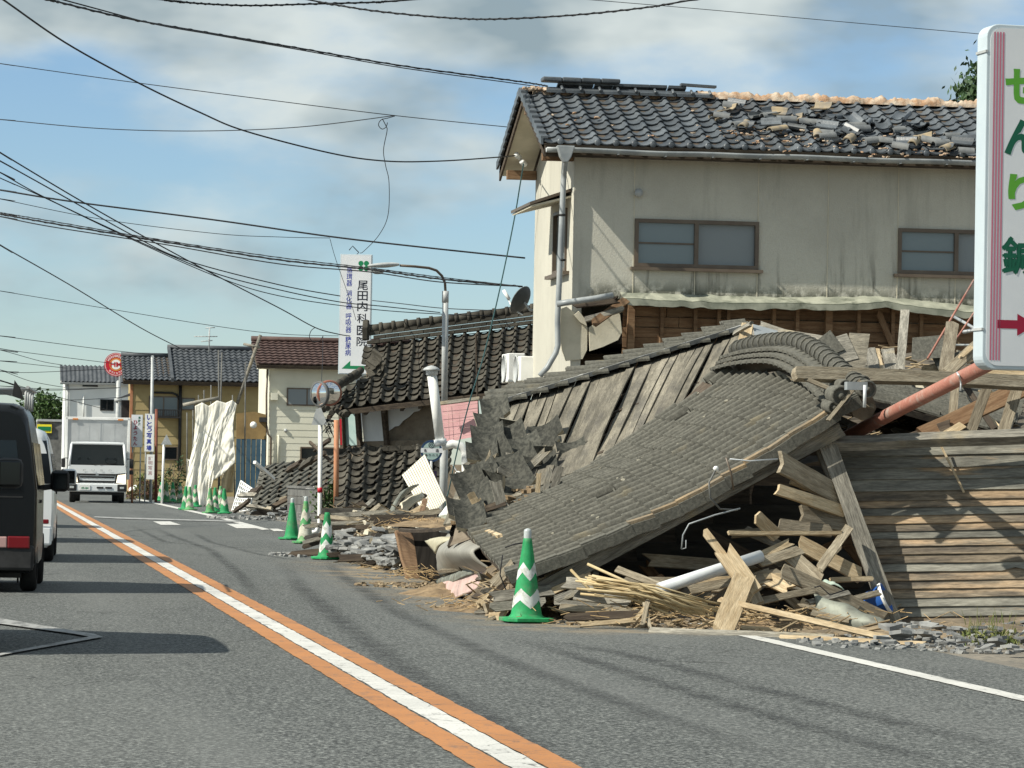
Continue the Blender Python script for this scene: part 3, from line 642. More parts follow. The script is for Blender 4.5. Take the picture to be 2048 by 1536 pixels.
    tile_patch(rf, B2, A2, D, C, 36, 10, 'tile_cream', name='rear_tile', limit=0, warp=warp)
    # verge tiles along the gable
    for j in range(10):
        for (e, tp) in ((A, D), (A2, D)):
            p = lerp(e, tp, j / 10); q = lerp(e, tp, (j + 1.02) / 10)
            bb = MB(); o = p + V((-.05, 0, -.02)); e2 = (q - p) - Z * .035; bb.box(o, V((.035, 0, 0)), e2, V((0, 0, .12))); bb.box(o + V((.035, 0, .09)), V((.07, 0, 0)), e2, V((0, 0, .03)))
            bb.build('verge_tile', 'tile_cream', rf)
    # round eave ends
    for i in range(36):
        p = lerp(A, B, (i + .86) / 36) + V((0, -.012, .03)); MB().lathe(p, V((0, -1, 0)), [(.048, -.02), (.048, .012), (.03, .02), (.0, .02)], 10).build('eave_end_tile', 'tile_cream', rf)
    # gable soffit, barge boards, purlin
    for (e, tp) in ((A, D), (A2, D)):
        MB().box(e + V((.0, 0, -.20)), V((.03, 0, 0)), tp - e, V((0, 0, .16))).build('barge_board', 'wood_dark', t)
        MB().box(e + V((.035, 0, -.12)), V((vo - .04, 0, 0)), tp - e, V((0, 0, .012))).build('soffit', 'plaster', t)
    for yy, zz in ((K.y + .02, ze - .15), (yr - .07, zr - .34), (K.y + Dp - .15, ze - .15)):
        MB().box(V((K.x - vo + .05, yy, zz)), V((vo - .06, 0, 0)), V((0, .13, 0)), V((0, 0, .14))).build('purlin', 'wood_brown', t)
    # eave boards, gutter, brackets, downpipe
    MB().box(V((A.x, A.y + .02, zE - .19)), V((B.x - A.x, 0, 0)), V((0, .03, 0)), V((0, 0, .13))).build('fascia', 'wood_dark', t)
    MB().box(V((K.x - vo + .02, A.y + .06, ze - .05)), V((B.x - A.x, 0, 0)), V((0, ov - .07, 0)), V((0, 0, .02))).build('eave_soffit', 'wood_dark', t)
    gy = A.y - .07
    g = MB()
    for i in range(12):
        pass
    def gut(u, v):
        a = math.pi * (1 + v); return V((lerp(A.x + .02, B.x, u), gy + .06 * math.cos(a), zE - .07 + .07 * math.sin(a) - .05 * 0 + 0.015 * mn.noise(V((u * 9, 0, 0)))))
    MB().grid(gut, 60, 8).build('gutter', 'gutter', t, solid=.006)
    for i in range(14):
        p = gut((i + .5) / 14, .5); MB().box(p + V((-.012, -.07, -.008)), V((.024, 0, 0)), V((0, .16, 0)), V((0, 0, .012))).build('gutter_bracket', 'gutter', t)
    hp = P(1131, 300, d0 - .5)
    MB().prism([hp + V((-.13, -.06, .06)), hp + V((.13, -.06, .06)), hp + V((.08, -.06, -.10)), hp + V((.03, -.06, -.18)), hp + V((-.03, -.06, -.18)), hp + V((-.08, -.06, -.10))], V((0, .14, 0))).build('rain_head', 'gutter', t, bevel=.01)
    dp = lambda px, py: on(px, py, .09)
    pts = [hp + V((0, 0, -.12)), dp(1128, 345), dp(1127, 360), dp(1122, 480), dp(1117, 600), dp(1115, 640), dp(1116, 690), dp(1112, 705), dp(1095, 735), dp(1080, 752)]
    MB().tube(pts, .042, 10).build('downpipe', 'gutter', t)
    for py in (430, 520): MB().tube([dp(1124.5, py - 2), dp(1124.4, py + 2)], .052, 10).build('pipe_clip', 'black', t)
    v = on(1276, 386); MB().lathe(V((v.x, K.y, v.z)), V((0, -1, 0)), [(.055, 0), (.062, .05), (.06, .075), (.0, .08)], 16).build('round_vent', 'metal_grey', t)
    # ridge: layered ridge tiles at the road end, bare clay bed beyond
    n = 0
    rb = MB()
    def bed(u, v):
        x = lerp(A.x + 2.7, B.x, u); a = math.pi * v; k = .5 + .5 * mn.noise(V((x * 3, 0, v * 2)))
        w = .15 + .03 * mn.noise(V((x * 5, v * 3, 4))); h = .12 + .05 * mn.noise(V((x * 2.6, 7, 1))) + .055 * mn.noise(V((x * 9, 7, v * 2))) + .03 * mn.noise(V((x * 25, 3, v * 5)))
        return V((x, yr - w * math.cos(a), zr - .02 + h * math.sin(a)))
    rb.grid(bed, 330, 8); rb.build('clay_bed', 'clay', rf)
    clods(MB(), V((A.x + .2, yr - .05, zr + .02)), .22, 60, .02, .06, .7).build('clay_crumb', 'clay', rf, kind='stuff')
    MB().box(V((A.x + .15, yr - .10, zr - .06)), V((2.7, 0, 0)), V((0, .2, 0)), V((0, 0, .09))).build('clay_core', 'clay', rf)
    for tier, (x0, x1, hw) in enumerate(((.35, 3.1, .24), (.45, 2.7, .20))):
        k = int((x1 - x0) / .285)
        for i in range(k):
            for s in (-1, 1):
                if s > 0 and tier == 1: continue
                p = V((A.x + x0 + i * .285 + tier * .1, yr, zr + .055 + tier * .085)); jx = rnd(-.008, .008)
                bb = MB(); bb.box(p + V((jx, s * -.002, 0)), V((.275, 0, 0)), V((0, -s * hw, -.07)), V((0, 0, .04)))
                bb.tube([p + V((jx + .24, -s * hw * .55, .035)), p + V((jx + .24, -s * hw * 1.08, -.03))], .024, 6)
                bb.build('ridge_tile', 'tile_cream', rf)
    for i in range(4):
        p = V((A.x + .30 + i * .30, yr, zr + .19)); MB().box(p + V((0, -.13, -.02)), V((.295, 0, -.004)), V((0, .26, 0)), V((0, 0, .07))).build('ridge_cap', 'tile_cream', rf, bevel=.02)
    p = V((A.x + 2.45, yr - .06, zr + .18)); MB().box(p, V((.55, 0, -.02)), V((0, .14, 0)), V((0, 0, .035))).build('ridge_cap', 'tile_cream', rf)
    # pent roof above the lost ground floor wall
    q0, q1, q2, q3 = on(1240, 592), on(1560, 602), on(1760, 600), on(1975, 622)
    for (a, c) in ((q0, q1), (q1, q2), (q2, q3)):
        def aw(u, v, a=a, c=c):
            p = lerp(a, c, u); dz = .05 * mn.noise(V((p.x * 1.7, v * 2, 2))); return V((p.x, K.y - v * .30, p.z + .05 - v * .09 + dz * v * .30 + .02 * mn.noise(V((p.x * 6, v * 5, 4))) - .03 * math.sin(math.pi * u) * v))
        MB().grid(aw, 40, 4, False).build('awning_sheet', 'fascia', t, solid=.012)
        def fa(u, v, a=a, c=c):
            q = aw(u, 1, a, c); return q + V((0, -.004, -.006 - v * .085 - .035 * v * mn.noise(V((q.x * 4.3, 5, 5))) + 0))
        MB().grid(fa, 40, 1, False).build('awning_fascia', 'fascia', t, solid=.014)
    sk = on(1125, 606, .3); MB().tube([on(1114, 608, .55), on(1140, 604, .6), on(1190, 597, .62), on(1226, 590, .62)], .045, 8).build('awning_gutter', 'gutter', t)
    board(on(1185, 648, .45), on(1250, 602, .3), .12, .05, 'wood_brown', parent=t, name='broken_rafter')
    board(on(1150, 610, .3), on(1235, 600, .5), .10, .05, 'wood_dark', parent=t, name='broken_rafter')
    board(on(1168, 640, .4), on(1245, 618, .4), .08, .05, 'wood_grey', parent=t, name='broken_rafter')
    # broken plaster pieces at the road corner
    def chunk(pts, off, name='plaster_piece'):
        MB().prism([on(x, y, off) for x, y in pts], V((0, .06, 0))).build(name, 'plaster', t)
    chunk([(1120, 618), (1133, 613), (1150, 626), (1156, 640), (1168, 645), (1175, 655), (1174, 700), (1165, 718), (1132, 722), (1124, 700), (1119, 668)], .03)
    chunk([(1178, 655), (1205, 638), (1228, 622), (1240, 628), (1244, 665), (1236, 680), (1205, 694), (1180, 702)], .06)
    chunk([(1148, 630), (1158, 622), (1170, 638), (1174, 652), (1160, 644)], .10)
    # inner boards and studs
    y = .0
    zz = on(1300, 615).z + .1
    for j in range(13):
        zt = zz - j * .155; x0 = on(1248, 660).x; xm = on(rnd(1330, 1500), 660).x
        for (a, c) in ((x0, xm), (xm + .01, K.x + Wd - 2.2)):
            board(V((a, K.y + .12 + rnd(0, .02), zt)), V((c, K.y + .12, zt + rnd(-.01, .01))), .15, .02, 'wood_brown', face=V((0, -1, 0)), parent=t, name='wall_board', jag=.05)
    for px in (1256, 1321, 1388, 1435, 1454, 1545, 1592, 1652, 1715, 1783, 1840):
        x = on(px, 650).x; w = .1 if px in (1256, 1652) else .05
        MB().box(V((x, K.y + .0, 1.4)), V((w, 0, 0)), V((0, .1, 0)), V((0, 0, zz + .02 - 1.4))).build('stud', 'wood_brown', t)
    board(on(1757, 625, -.02), on(1790, 705, -.02), .09, .05, 'wood_brown', face=V((0, -1, 0)), parent=t, name='brace')
    MB().box(V((K.x + Wd - 2.2, K.y + .14, 1.0)), V((2.2, 0, 0)), V((0, .05, 0)), V((0, 0, 2.9))).build('inner_panel', 'wood_dark', t)
    # lower rear wall, closes the ground floor
    MB().box(V((K.x + th, K.y + 1.7, 0)), V((Wd - th, 0, 0)), V((0, .05, 0)), V((0, 0, 3.1))).build('inner_wall', 'wood_dark', t)
    # insulators and loops of service wire at the gable eave
    for (px, py) in ((1036, 312), (1047, 326)):
        MB().lathe(P(px, py, 55.2), V((-.6, -.6, .4)), [(.0, -.05), (.045, -.05), (.03, -.02), (.05, 0), (.03, .02), (.045, .05), (.0, .06)], 10).build('insulator', 'white', t)
    # satellite dish and air conditioners
    return t, K, zr, A, B, C, D
CH, CK, CZR, CA, CB, CC, CD = cream_house()

def dish():
    c = P(1046, 603, 57.5); t = thing('satellite_dish', 'satellite dish, its shaded side painted grey, bolted to the road-side wall of the cream house', 'satellite dish', c + V((0, 0, -.4)))
    ax = V((-.62, .55, .40)).normalized()
    MB().lathe(c, ax, [(.0, -.02), (.10, -.012), (.18, .012), (.245, .05), (.25, .055), (.24, .045), (.0, -.012)], 24).build('reflector', 'dish', t)
    MB().tube([c - ax * .03, c + V((.12, .0, -.14)), c + V((.2, .02, -.14))], .02, 8).build('mount', 'metal_grey', t)
    MB().tube([c + V((0, 0, -.22)), c + ax * .22 + V((0, 0, -.22)), c + ax * .34 + V((0, 0, -.06))], .012, 6).build('feed_arm', 'white', t)
    MB().tube([c + ax * .30 + V((0, 0, -.09)), c + ax * .42 + V((0, 0, .0))], .03, 8).build('receiver', 'white', t)
dish()
def aircon(px0, px1, py0, py1, d, label):
    p = P(px0, py1, d); w = (px1 - px0) * d / F; h = (py1 - py0) * d / F
    t = thing('air_conditioner', label, 'air conditioner', p, 'outdoor units by the cream house')
    MB().box(p, V((.27, 0, 0)), V((0, .72, 0)), V((0, 0, h))).build('case', 'white', t, bevel=.015)
    MB().lathe(p + V((-.004, .40, h / 2)), V((-1, 0, 0)), [(.22, 0), (.23, .012), (.2, .02), (.2, .006), (.0, .006)], 20).build('fan_grille', 'metal_grey', t)
aircon(1016, 1042, 706, 764, 56.5, 'white outdoor unit with a round fan grille')
aircon(1040, 1050, 712, 762, 55.6, 'second white outdoor unit tight against the cream wall')

# ================================================================== tree behind the cream house
def tree(name, base, h, rad, n, leaf, m, label, droop=.3, group=None, cz=None):
    t = thing(name, label, 'tree', base, group)
    c = base + Z * (cz if cz else h - rad.z)
    tr = MB(); tr.tube([base, base + V((.1, .05, h * .35)), c - Z * rad.z * .2, c + Z * rad.z * .5], [h * .03, h * .024, h * .015, h * .005], 8)
    for i in range(9):
        a = rnd(0, 6.28); s = lerp(base + V((.1, 0, h * .3)), c, rnd(.3, .9)); e = c + V((math.cos(a) * rad.x * .8, math.sin(a) * rad.y * .8, rnd(-.5, .7) * rad.z)); tr.tube([s, lerp(s, e, .5) + Z * .2, e], [h * .011, h * .007, h * .002], 5)
    tr.build('trunk', 'bark', t)
    leaves(MB(), c, rad, n, leaf, droop).build('crown', m, t)
    return t
tree('broadleaf_tree', AT(1990, 70, 0), 9.6, V((.95, 1.0, 1.5)), 13000, .15, 'leaf_dark', 'dark drooping broadleaf tree standing behind the cream house', 1.0)

# ================================================================== half-collapsed plaster house
def mid_house():
    A, B = P(636, 823, 70.5), P(1075, 772, 70.2)
    D, C = P(650, 704, 74.0), P(1088, 650, 73.7)
    def inside(p, m=0):
        x, y = proj(p); return x > (728 if y < 752 else 732 - (y - 752) * 1.75) - m
    t = thing('plaster_house', 'leaning dark-tiled house with white plaster walls and black posts', 'house', V(((A.x + C.x) / 2, (A.y + C.y) / 2, 0)))
    rf = MB().prism([q - Z * .03 for q in (lerp(A, B, .10), B, C, lerp(D, C, .185), P(734, 756, 72.2))], -Z * .10).build('roof', 'wood_dark', t)
    D0 = D; nc = 17
    def warp(u, v): return Z * (.05 * math.sin(math.pi * v) * -.5 + .03 * mn.noise(V((u * 5, v * 3, 9))) + .35 * max(0, .12 - u))
    keep = lambda i, j: inside(bil(A, B, C, D, i / nc, j / 10), 6)
    tile_patch(rf, A, B, C, D, nc, 10, 'tile_mid', keep=keep, jit=.012, rot=.015, warp=warp, src=tile_mb(.06, .035, .02, .045)); D = lerp(D, C, .195)
    # ridge
    ax = (C - D).normalized(); nn = ax.cross(Z).normalized()
    for tier in range(3):
        w = .15 - tier * .03
        for i in range(14):
            p = lerp(D, C, (i + .5 * (tier % 2)) / 14) + Z * (.05 + tier * .09); q = ax * ((C - D).length / 14 - .012)
            MB().box(p - nn * w, q, nn * 2 * w, Z * .07).build('ridge_tile', 'tile_mid', rf)
    for i in range(14):
        p = lerp(D, C, i / 14) + Z * .36; MB().tube([p, p + ax * ((C - D).length / 14)], [.10, .092], 10).build('ridge_cap', 'tile_mid', rf)
        MB().tube([p - ax * .02, p + ax * .05], .122, 10).build('ridge_band', 'tile_mid', rf)
    e = D + Z * .34 - ax * .1; MB().prism([e + nn * .16 - Z * .2, e - nn * .16 - Z * .2, e - nn * .2 + Z * .06, e - nn * .1 + Z * .22, e + nn * .1 + Z * .22, e + nn * .2 + Z * .06], ax * .12).build('ridge_ornament', 'tile_mid', rf, bevel=.02)
    # corner hip running to the lower left
    h0, h1 = P(722, 740, 72.0), P(648, 798, 70.2); hx = (h1 - h0)
    for i in range(7):
        p = lerp(h0, h1, i / 7) + Z * .02 * i; MB().tube([p, p + hx / 6.6], [.075, .07], 8).build('hip_cap', 'tile_mid', rf)
        MB().box(p - V((0, .16, .12)), hx / 7.2, V((0, .32, 0)), V((0, 0, .07))).build('hip_tile', 'tile_mid', rf)
    for k in range(9):
        p = lerp(P(640, 812, 70.3), P(690, 822, 70.1), k / 8) + V((0, 0, rnd(-.05, .03)))
        MB().tube([p, p + V((rnd(-.05, .1), -.16, -.05))], .055, 8).build('eave_end_tile', 'tile_mid', rf)
    # eave rafters
    for k in range(12):
        p = lerp(A, B, (k + .5) / 12) + Z * -.10; MB().box(p + V((0, .02, -.08)), V((.07, 0, 0)), (D - A) * .35, V((0, 0, .07))).build('rafter', 'wood_dark', t)
    # plaster wall: panels between posts, with the mud core showing where plaster fell
    wd = 71.7
    def w(px, py, off=0.0): return P(px, py, wd - off + (px - 690) * -.006)
    def panel(pts, m, name, off=0): MB().prism([w(x, y, off) for x, y in pts], FWD * .08).build(name, m, t)
    panel([(684, 812), (712, 809), (716, 890), (690, 892)], 'bus_teal', 'plaster_panel', .02)
    panel([(722, 812), (760, 806), (768, 884), (728, 886)], 'white_plaster', 'plaster_panel')
    panel([(775, 806), (845, 800), (843, 816), (838, 822), (828, 824), (818, 834), (806, 842), (798, 852), (790, 853), (778, 862)], 'white_plaster', 'plaster_panel', .03)
    panel([(770, 803), (900, 790), (900, 905), (776, 900)], 'mudwall', 'mud_panel', -.06)
    panel([(690, 884), (900, 878), (900, 935), (690, 935)], 'mudwall', 'mud_panel', .0)
    for (x0, y0, x1, y1) in ((714, 808, 720, 892), (766, 804, 774, 890), (682, 812, 686, 900)):
        a, c = w(x0, y0, .10), w(x1, y1, .10); MB().tube([a, c], .062, 4, smooth=False).build('post', 'wood_dark', t)
    MB().prism([w(684, 806, .05), w(905, 784, .05), w(905, 796, .05), w(684, 815, .05)], FWD * .1).build('beam', 'wood_dark', t)
    # side wall towards the road and floor slab so the house closes
    MB().prism([w(684, 806), w(684, 935), w(684, 935) + V((.35, 3, -.1)), w(684, 806) + V((.35, 3, 0))], V((.08, 0, 0))).build('side_wall', 'mudwall', t)
    MB().prism([w(684, 930), w(1080, 930), w(1080, 1050), w(684, 1050)], FWD * .3).build('fallen_wall', 'mudwall', t)
    # slipped clump of tiles
    for (px, py, a) in ((745, 742, .7), (752, 735, .9), (738, 755, .4), (760, 752, 1.1), (748, 760, .2)):
        mm = frame_mat(P(px, py, 71.0), V((math.cos(a), 0, math.sin(a))), None, V((-.2, -.8, .6)), .28, .26); place(TILE.mesh('roof_tile') if False else MEMID, 'slipped_tile', 'tile_mid', mm, rf)
    # gable boards at the left break
    for k in range(4): MB().cbox(P(741, 728 + k * 9, 72.4), .16, .06, .05).build('gable_board', 'wood_pale', t)
    # lower pent roof, sunk to the ground
    A2, B2 = P(668, 1030, 66.8), P(880, 1034, 66.6); D2, C2 = P(676, 906, 69.3), P(900, 896, 69.1)
    lr = slab(A2 - Z * .17, B2 - Z * .17, C2 - Z * .17, D2 - Z * .17, .12).build('pent_roof', 'wood_dark', t)
    def warp2(u, v): return Z * (.09 * mn.noise(V((u * 3, v * 2.5, 5))) + .05 * math.sin(u * 9))
    tile_patch(lr, A2, B2, C2, D2, 8, 9, 'tile_mid', jit=.03, rot=.035, warp=warp2, src=tile_mb(.06, .035, .02, .045))
    for k in range(9):
        p = lerp(D2, C2, k / 9); MB().box(p + V((0, -.1, .0)), (C2 - D2) / 9.3, V((0, .25, 0)), V((0, 0, rnd(.07, .12)))).build('flashing_tile', 'tile_mid', lr)
    return t
MEMID = TILE.mesh('roof_tile'); MEMID.materials.append(M['tile_mid'])
MH = mid_house()
# ================================================================== far houses
def tile_field(b, A, B, C, D, nc, nr, h=.04, step=.05):
    """small tiled roof: waved and stepped real surface in one mesh"""
    n = (B - A).cross(D - A).normalized(); sub = 4
    for j in range(nr):
        fn = lambda u, v, j=j: bil(A, B, C, D, u, (j + v) / nr) + n * (h * math.sin(u * nc * 6.283) * .5 + step * (1 - v))
        b.grid(fn, nc * sub, 1)
        if True:
            b.grid(lambda u, v, j=j: bil(A, B, C, D, u, j / nr) + n * (h * math.sin(u * nc * 6.283) * .5 + step * (1 - v)), nc * sub, 1)
    return b
def simple_window(t, p, w, h, face, m='glass_win', fr='frame', bars=1, out=.05):
    r = V((face.y, -face.x, 0)) * -1; f = MB(); e = .05
    r = V((1, 0, 0)) if abs(face.y) > .5 else V((0, 1, 0))
    o = p + face * out
    for (a, b_, c, d_) in ((0, w, 0, e), (0, w, h - e, h), (0, e, e, h - e), (w - e, w, e, h - e)) + tuple((w * (k + 1) / (bars + 1) - e / 2, w * (k + 1) / (bars + 1) + e / 2, e, h - e) for k in range(bars)):
        f.box(o + r * a + Z * c, r * (b_ - a), face * -.1, Z * (d_ - c))
    fo = f.build('window', fr, t); MB().box(o + r * e + Z * e - face * .012, r * (w - 2 * e), face * -.01, Z * (h - 2 * e)).build('pane', m, fo); return fo

def siding_house():
    d = 128.0; yv = None
    K = AT(534, d, 0); S = F / d
    t = thing('siding_house', 'pale cream siding house with a brown tiled roof', 'house', V((K.x + 3, K.y + 2, 0)))
    on = lambda px, py, off=0: ON(px, py, K + V((0, -off, 0)), V((0, -1, 0)))
    ze = on(600, 733).z; x1 = K.x + 5.4; n = 18
    MB().box(V((K.x, K.y, 0)), V((x1 - K.x, 0, 0)), V((0, 5, 0)), V((0, 0, ze))).build('wall', 'siding', t)
    for j in range(int(ze / .24)):
        zz = j * .24; MB().prism([V((K.x - .002, K.y - .014, zz)), V((K.x - .002, K.y - .004, zz + .235)), V((K.x - .002, K.y + .0, zz + .235)), V((K.x - .002, K.y + .0, zz))], V((x1 - K.x, 0, 0))).build('siding_course', 'siding', t)
    A = V((K.x - .5, K.y - .5, ze + .05)); B = V((x1 + .3, A.y, A.z)); rise = on(600, 690).z - ze; D = A + V((0, 3, rise + .15)); C = B + V((0, 3, rise + .15))
    r = tile_field(MB(), A, B, C, D, 26, 9, .03, .05).build('roof', 'tile_red', t, kind=None)
    slab(A - Z * .04, B - Z * .04, C - Z * .04, D - Z * .04, .12).build('eave_board', 'wood_dark', t)
    MB().tube([D + Z * .08, C + Z * .08], .1, 8).build('ridge', 'tile_red', t)
    MB().box(V((K.x - .45, K.y - .35, ze - .12)), V((.6, 0, 0)), V((0, .5, 0)), V((0, 0, .1))).build('soffit', 'siding', t)
    p, q = on(573, 811), on(655, 777); simple_window(t, V((p.x, K.y, p.z)), q.x - p.x, q.z - p.z, V((0, -1, 0)), 'glass_frost', bars=1)
    p = on(541, 800); MB().box(V((p.x, K.y - .25, p.z)), V((.24, 0, 0)), V((0, .25, 0)), V((0, 0, .26))).build('vent_hood', 'siding', t)
    p = on(571, 861); MB().lathe(V((p.x, K.y, p.z)), V((0, -1, 0)), [(.06, 0), (.07, .06), (0, .1)], 10).build('round_vent', 'metal_grey', t)
    for pts in (((535, 735), (533, 790), (533, 850), (536, 868), (542, 876), (541, 935), (541, 985)),):
        MB().tube([on(x, y, .08) for x, y in pts], .04, 6).build('downpipe', 'frame', t)
    MB().tube([on(557, 870, .06), on(556, 930, .06)], .035, 6).build('downpipe', 'siding', t)
    p, q = on(600, 920), on(680, 895); simple_window(t, V((p.x, K.y, p.z)), q.x - p.x, q.z - p.z, V((0, -1, 0)), 'glass_dark', bars=1)
siding_house()
def ochre_house():
    d = 150.0; K = AT(262, d, 0)
    t = thing('ochre_house', 'ochre yellow two-storey house with a dark grey tiled roof', 'house', V((K.x + 3, K.y + 3, 0)))
    on = lambda px, py, off=0: ON(px, py, K + V((0, -off, 0)), V((0, -1, 0)))
    ze = on(330, 762).z; x1 = on(545, 800).x
    MB().box(V((K.x, K.y, 0)), V((x1 - K.x, 0, 0)), V((0, 5, 0)), V((0, 0, ze))).build('wall', 'ochre', t)
    for j in range(int(ze / .36)):
        MB().prism([V((K.x - .002, K.y - .02, j * .36)), V((K.x - .002, K.y - .004, j * .36 + .35)), V((K.x - .002, K.y, j * .36 + .35)), V((K.x - .002, K.y, j * .36))], V((x1 - K.x, 0, 0))).build('siding_course', 'ochre', t)
    xm = on(341, 740).x
    A = V((K.x - .45, K.y - .6, ze + .02)); B = V((xm, A.y, A.z)); zt = on(300, 722).z; D = V((A.x, A.y + 3, zt + .25)); C = V((B.x, D.y, D.z))
    tile_field(MB(), A, B, C, D, 9, 9, .07, .04).build('roof', 'tile_far', t)
    A2 = V((xm, A.y, A.z)); B2 = V((x1 + .2, A.y, A.z)); zt2 = on(400, 708).z; D2 = V((xm, A.y + 3.6, zt2 + .3)); C2 = V((B2.x, D2.y, D2.z))
    tile_field(MB(), A2, B2, C2, D2, 18, 11, .07, .04).build('roof', 'tile_far', t)
    MB().prism([A2 - Z * .05, D2 - Z * .05, D2 + Z * .12, A2 + Z * .12], V((.12, 0, 0))).build('roof_step', 'tile_far', t)
    slab(A - Z * .05, B2 - Z * .05, C2 - Z * .05, D - Z * .05, .16).build('eave_board', 'wood_dark', t)
    MB().tube([D + Z * .06, C + Z * .06], .11, 8).build('ridge', 'tile_far', t); MB().tube([D2 + Z * .06, C2 + Z * .06], .11, 8).build('ridge', 'tile_far', t)
    p, q = on(297, 833), on(357, 793); simple_window(t, V((p.x, K.y, p.z)), q.x - p.x, q.z - p.z, V((0, -1, 0)), 'glass_win', bars=1)
    p, q = on(362, 820), on(390, 796); simple_window(t, V((p.x, K.y, p.z)), q.x - p.x, q.z - p.z, V((0, -1, 0)), 'glass_win', bars=0)
    p, q = on(325, 920), on(356, 893); simple_window(t, V((p.x, K.y, p.z)), q.x - p.x, q.z - p.z, V((0, -1, 0)), 'glass_dark', bars=0)
    p, q = on(312, 836), on(358, 822)
    rl = MB().box(V((p.x, K.y - .45, q.z)), V((q.x - p.x, 0, 0)), V((0, .04, 0)), V((0, 0, .05))).build('balcony_rail', 'black', t)
    MB().box(V((p.x, K.y - .45, p.z)), V((q.x - p.x, 0, 0)), V((0, .45, 0)), V((0, 0, .06))).build('balcony_floor', 'black', t)
    for k in range(13): MB().box(V((lerp(p.x, q.x - .03, k / 12), K.y - .445, p.z + .06)), V((.03, 0, 0)), V((0, .03, 0)), V((0, 0, q.z - p.z - .06))).build('baluster', 'black', rl)
    MB().tube([on(361, 765, .1), on(360, 850, .1), on(358, 940, .1)], .075, 6).build('downpipe', 'black', t)
    MB().tube([on(308, 785, .08), on(345, 786, .08), on(354, 790, .08), on(359, 800, .08)], .05, 6).build('downpipe', 'black', t)
    MB().box(V((K.x - .12, K.y - .05, 0)), V((.11, 0, 0)), V((0, .4, 0)), V((0, 0, ze - .1))).build('corner_post', 'orange', t)
    MB().box(V((K.x - .45, K.y + .3, on(255, 840).z)), V((.32, 0, 0)), V((0, 1.5, 0)), V((0, 0, on(255, 800).z - on(255, 840).z))).build('bay_window', 'black', t)
    MB().prism([V((K.x - .7, K.y + .1, on(255, 798).z)), V((K.x - .02, K.y + .1, on(255, 790).z)), V((K.x - .02, K.y + .1, on(255, 784).z))], V((0, 1.9, 0))).build('bay_hood', 'tile_far', t)
    # television aerial
    a = thing('tv_aerial', 'spidery television aerial on the ochre house roof', 'aerial', on(418, 708))
    b0 = on(418, 708, -1.5); b1 = on(419, 655, -1.5); MB().tube([b0, b1], .03, 5).build('mast', 'metal_grey', a)
    for (x0, y0, x1_, y1_) in ((411, 656, 430, 655), (388, 673, 435, 673), (402, 683, 425, 681)):
        MB().tube([on(x0, y0, -1.5), on(x1_, y1_, -1.5)], .02, 4).build('boom', 'metal_grey', a)
    for k in range(7):
        p = on(392 + k * 6.5, 673, -1.5); MB().tube([p + V((0, -.35, 0)), p + V((0, .35, 0))], .012, 4).build('element', 'metal_grey', a)
ochre_house()
def white_building():
    d = 215.0; K = AT(126, d, 0)
    t = thing('white_building', 'white two-storey building with a grey corrugated roof', 'building', V((K.x + 3, K.y + 3, 0)))
    on = lambda px, py, off=0: ON(px, py, K + V((0, -off, 0)), V((0, -1, 0)))
    ze = on(190, 764).z; x1 = on(300, 800).x
    MB().box(V((K.x, K.y, 0)), V((x1 - K.x, 0, 0)), V((0, 6, 0)), V((0, 0, ze))).build('wall', 'white_wall', t)
    A = V((K.x - .3, K.y - .4, ze)); B = V((x1 + .3, A.y, ze)); zt = on(190, 733).z; D = A + V((0, 2.5, zt - ze + .1)); C = B + V((0, 2.5, zt - ze + .1))
    tile_field(MB(), A, B, C, D, 22, 1, .10, .0).build('roof', 'tile_far', t)
    slab(A - Z * .08, B - Z * .08, C - Z * .08, D - Z * .08, .12).build('eave_board', 'metal_grey', t)
    for (a, b_) in (((165, 773), (196, 766)), ((200, 821), (228, 799))):
        p, q = on(*a), on(*b_); simple_window(t, V((p.x, K.y, p.z)), q.x - p.x, q.z - p.z, V((0, -1, 0)), 'glass_dark', 'black', 1)
    MB().tube([on(135, 766, .1), on(136, 860, .1)], .07, 5).build('downpipe', 'metal_grey', t)
    MB().tube([on(167, 790, .1), on(167, 840, .1)], .05, 5).build('downpipe', 'white_wall', t)
white_building()
def low_shop():
    d = 240; p = AT(72, d, 0)
    t = thing('low_shop', 'low grey shop with a bright yellow fascia board', 'shop', p)
    q = AT(125, d, 0); z1 = P(100, 843, d).z; za = P(100, 866, d).z
    MB().box(p, q - p, V((0, 5, 0)), V((0, 0, z1))).build('wall', 'block', t)
    MB().box(V((p.x, p.y - .2, za)), AT(101, d, 0) - p, V((0, .15, 0)), V((0, 0, z1 - za - .2))).build('fascia_board', 'yellow', t)
    for k in range(5): MB().cbox(lerp(p, AT(101, d, 0), (k + 1) / 6) + V((0, -.22, (z1 + za) / 2 - .1)), .22, .02, .28).build('fascia_mark', 'ink_green', t)
    MB().box(V((p.x, p.y - .3, z1)), V((q.x - p.x, 0, 0)), V((0, 5.3, 0)), V((0, 0, .15))).build('roof', 'metal_grey', t)
low_shop()
for (px, d, h, rx, lab) in ((62, 275, 6.1, 1.6, 'round green tree beyond the shop, the lower of two'), (112, 262, 6.4, 1.9, 'bushy green tree rising behind the white building')):
    tree('broadleaf_tree', AT(px, d, 0), h, V((rx, rx, 1.7)), 1500, .42, 'leaf', lab, .2, 'trees past the bend')
tree('broadleaf_tree', AT(20, 300, 0), 5.6, V((2.6, 2, 1.4)), 1300, .45, 'leaf_dark', 'low dark tree beyond the queue of vans', .2, 'trees past the bend')

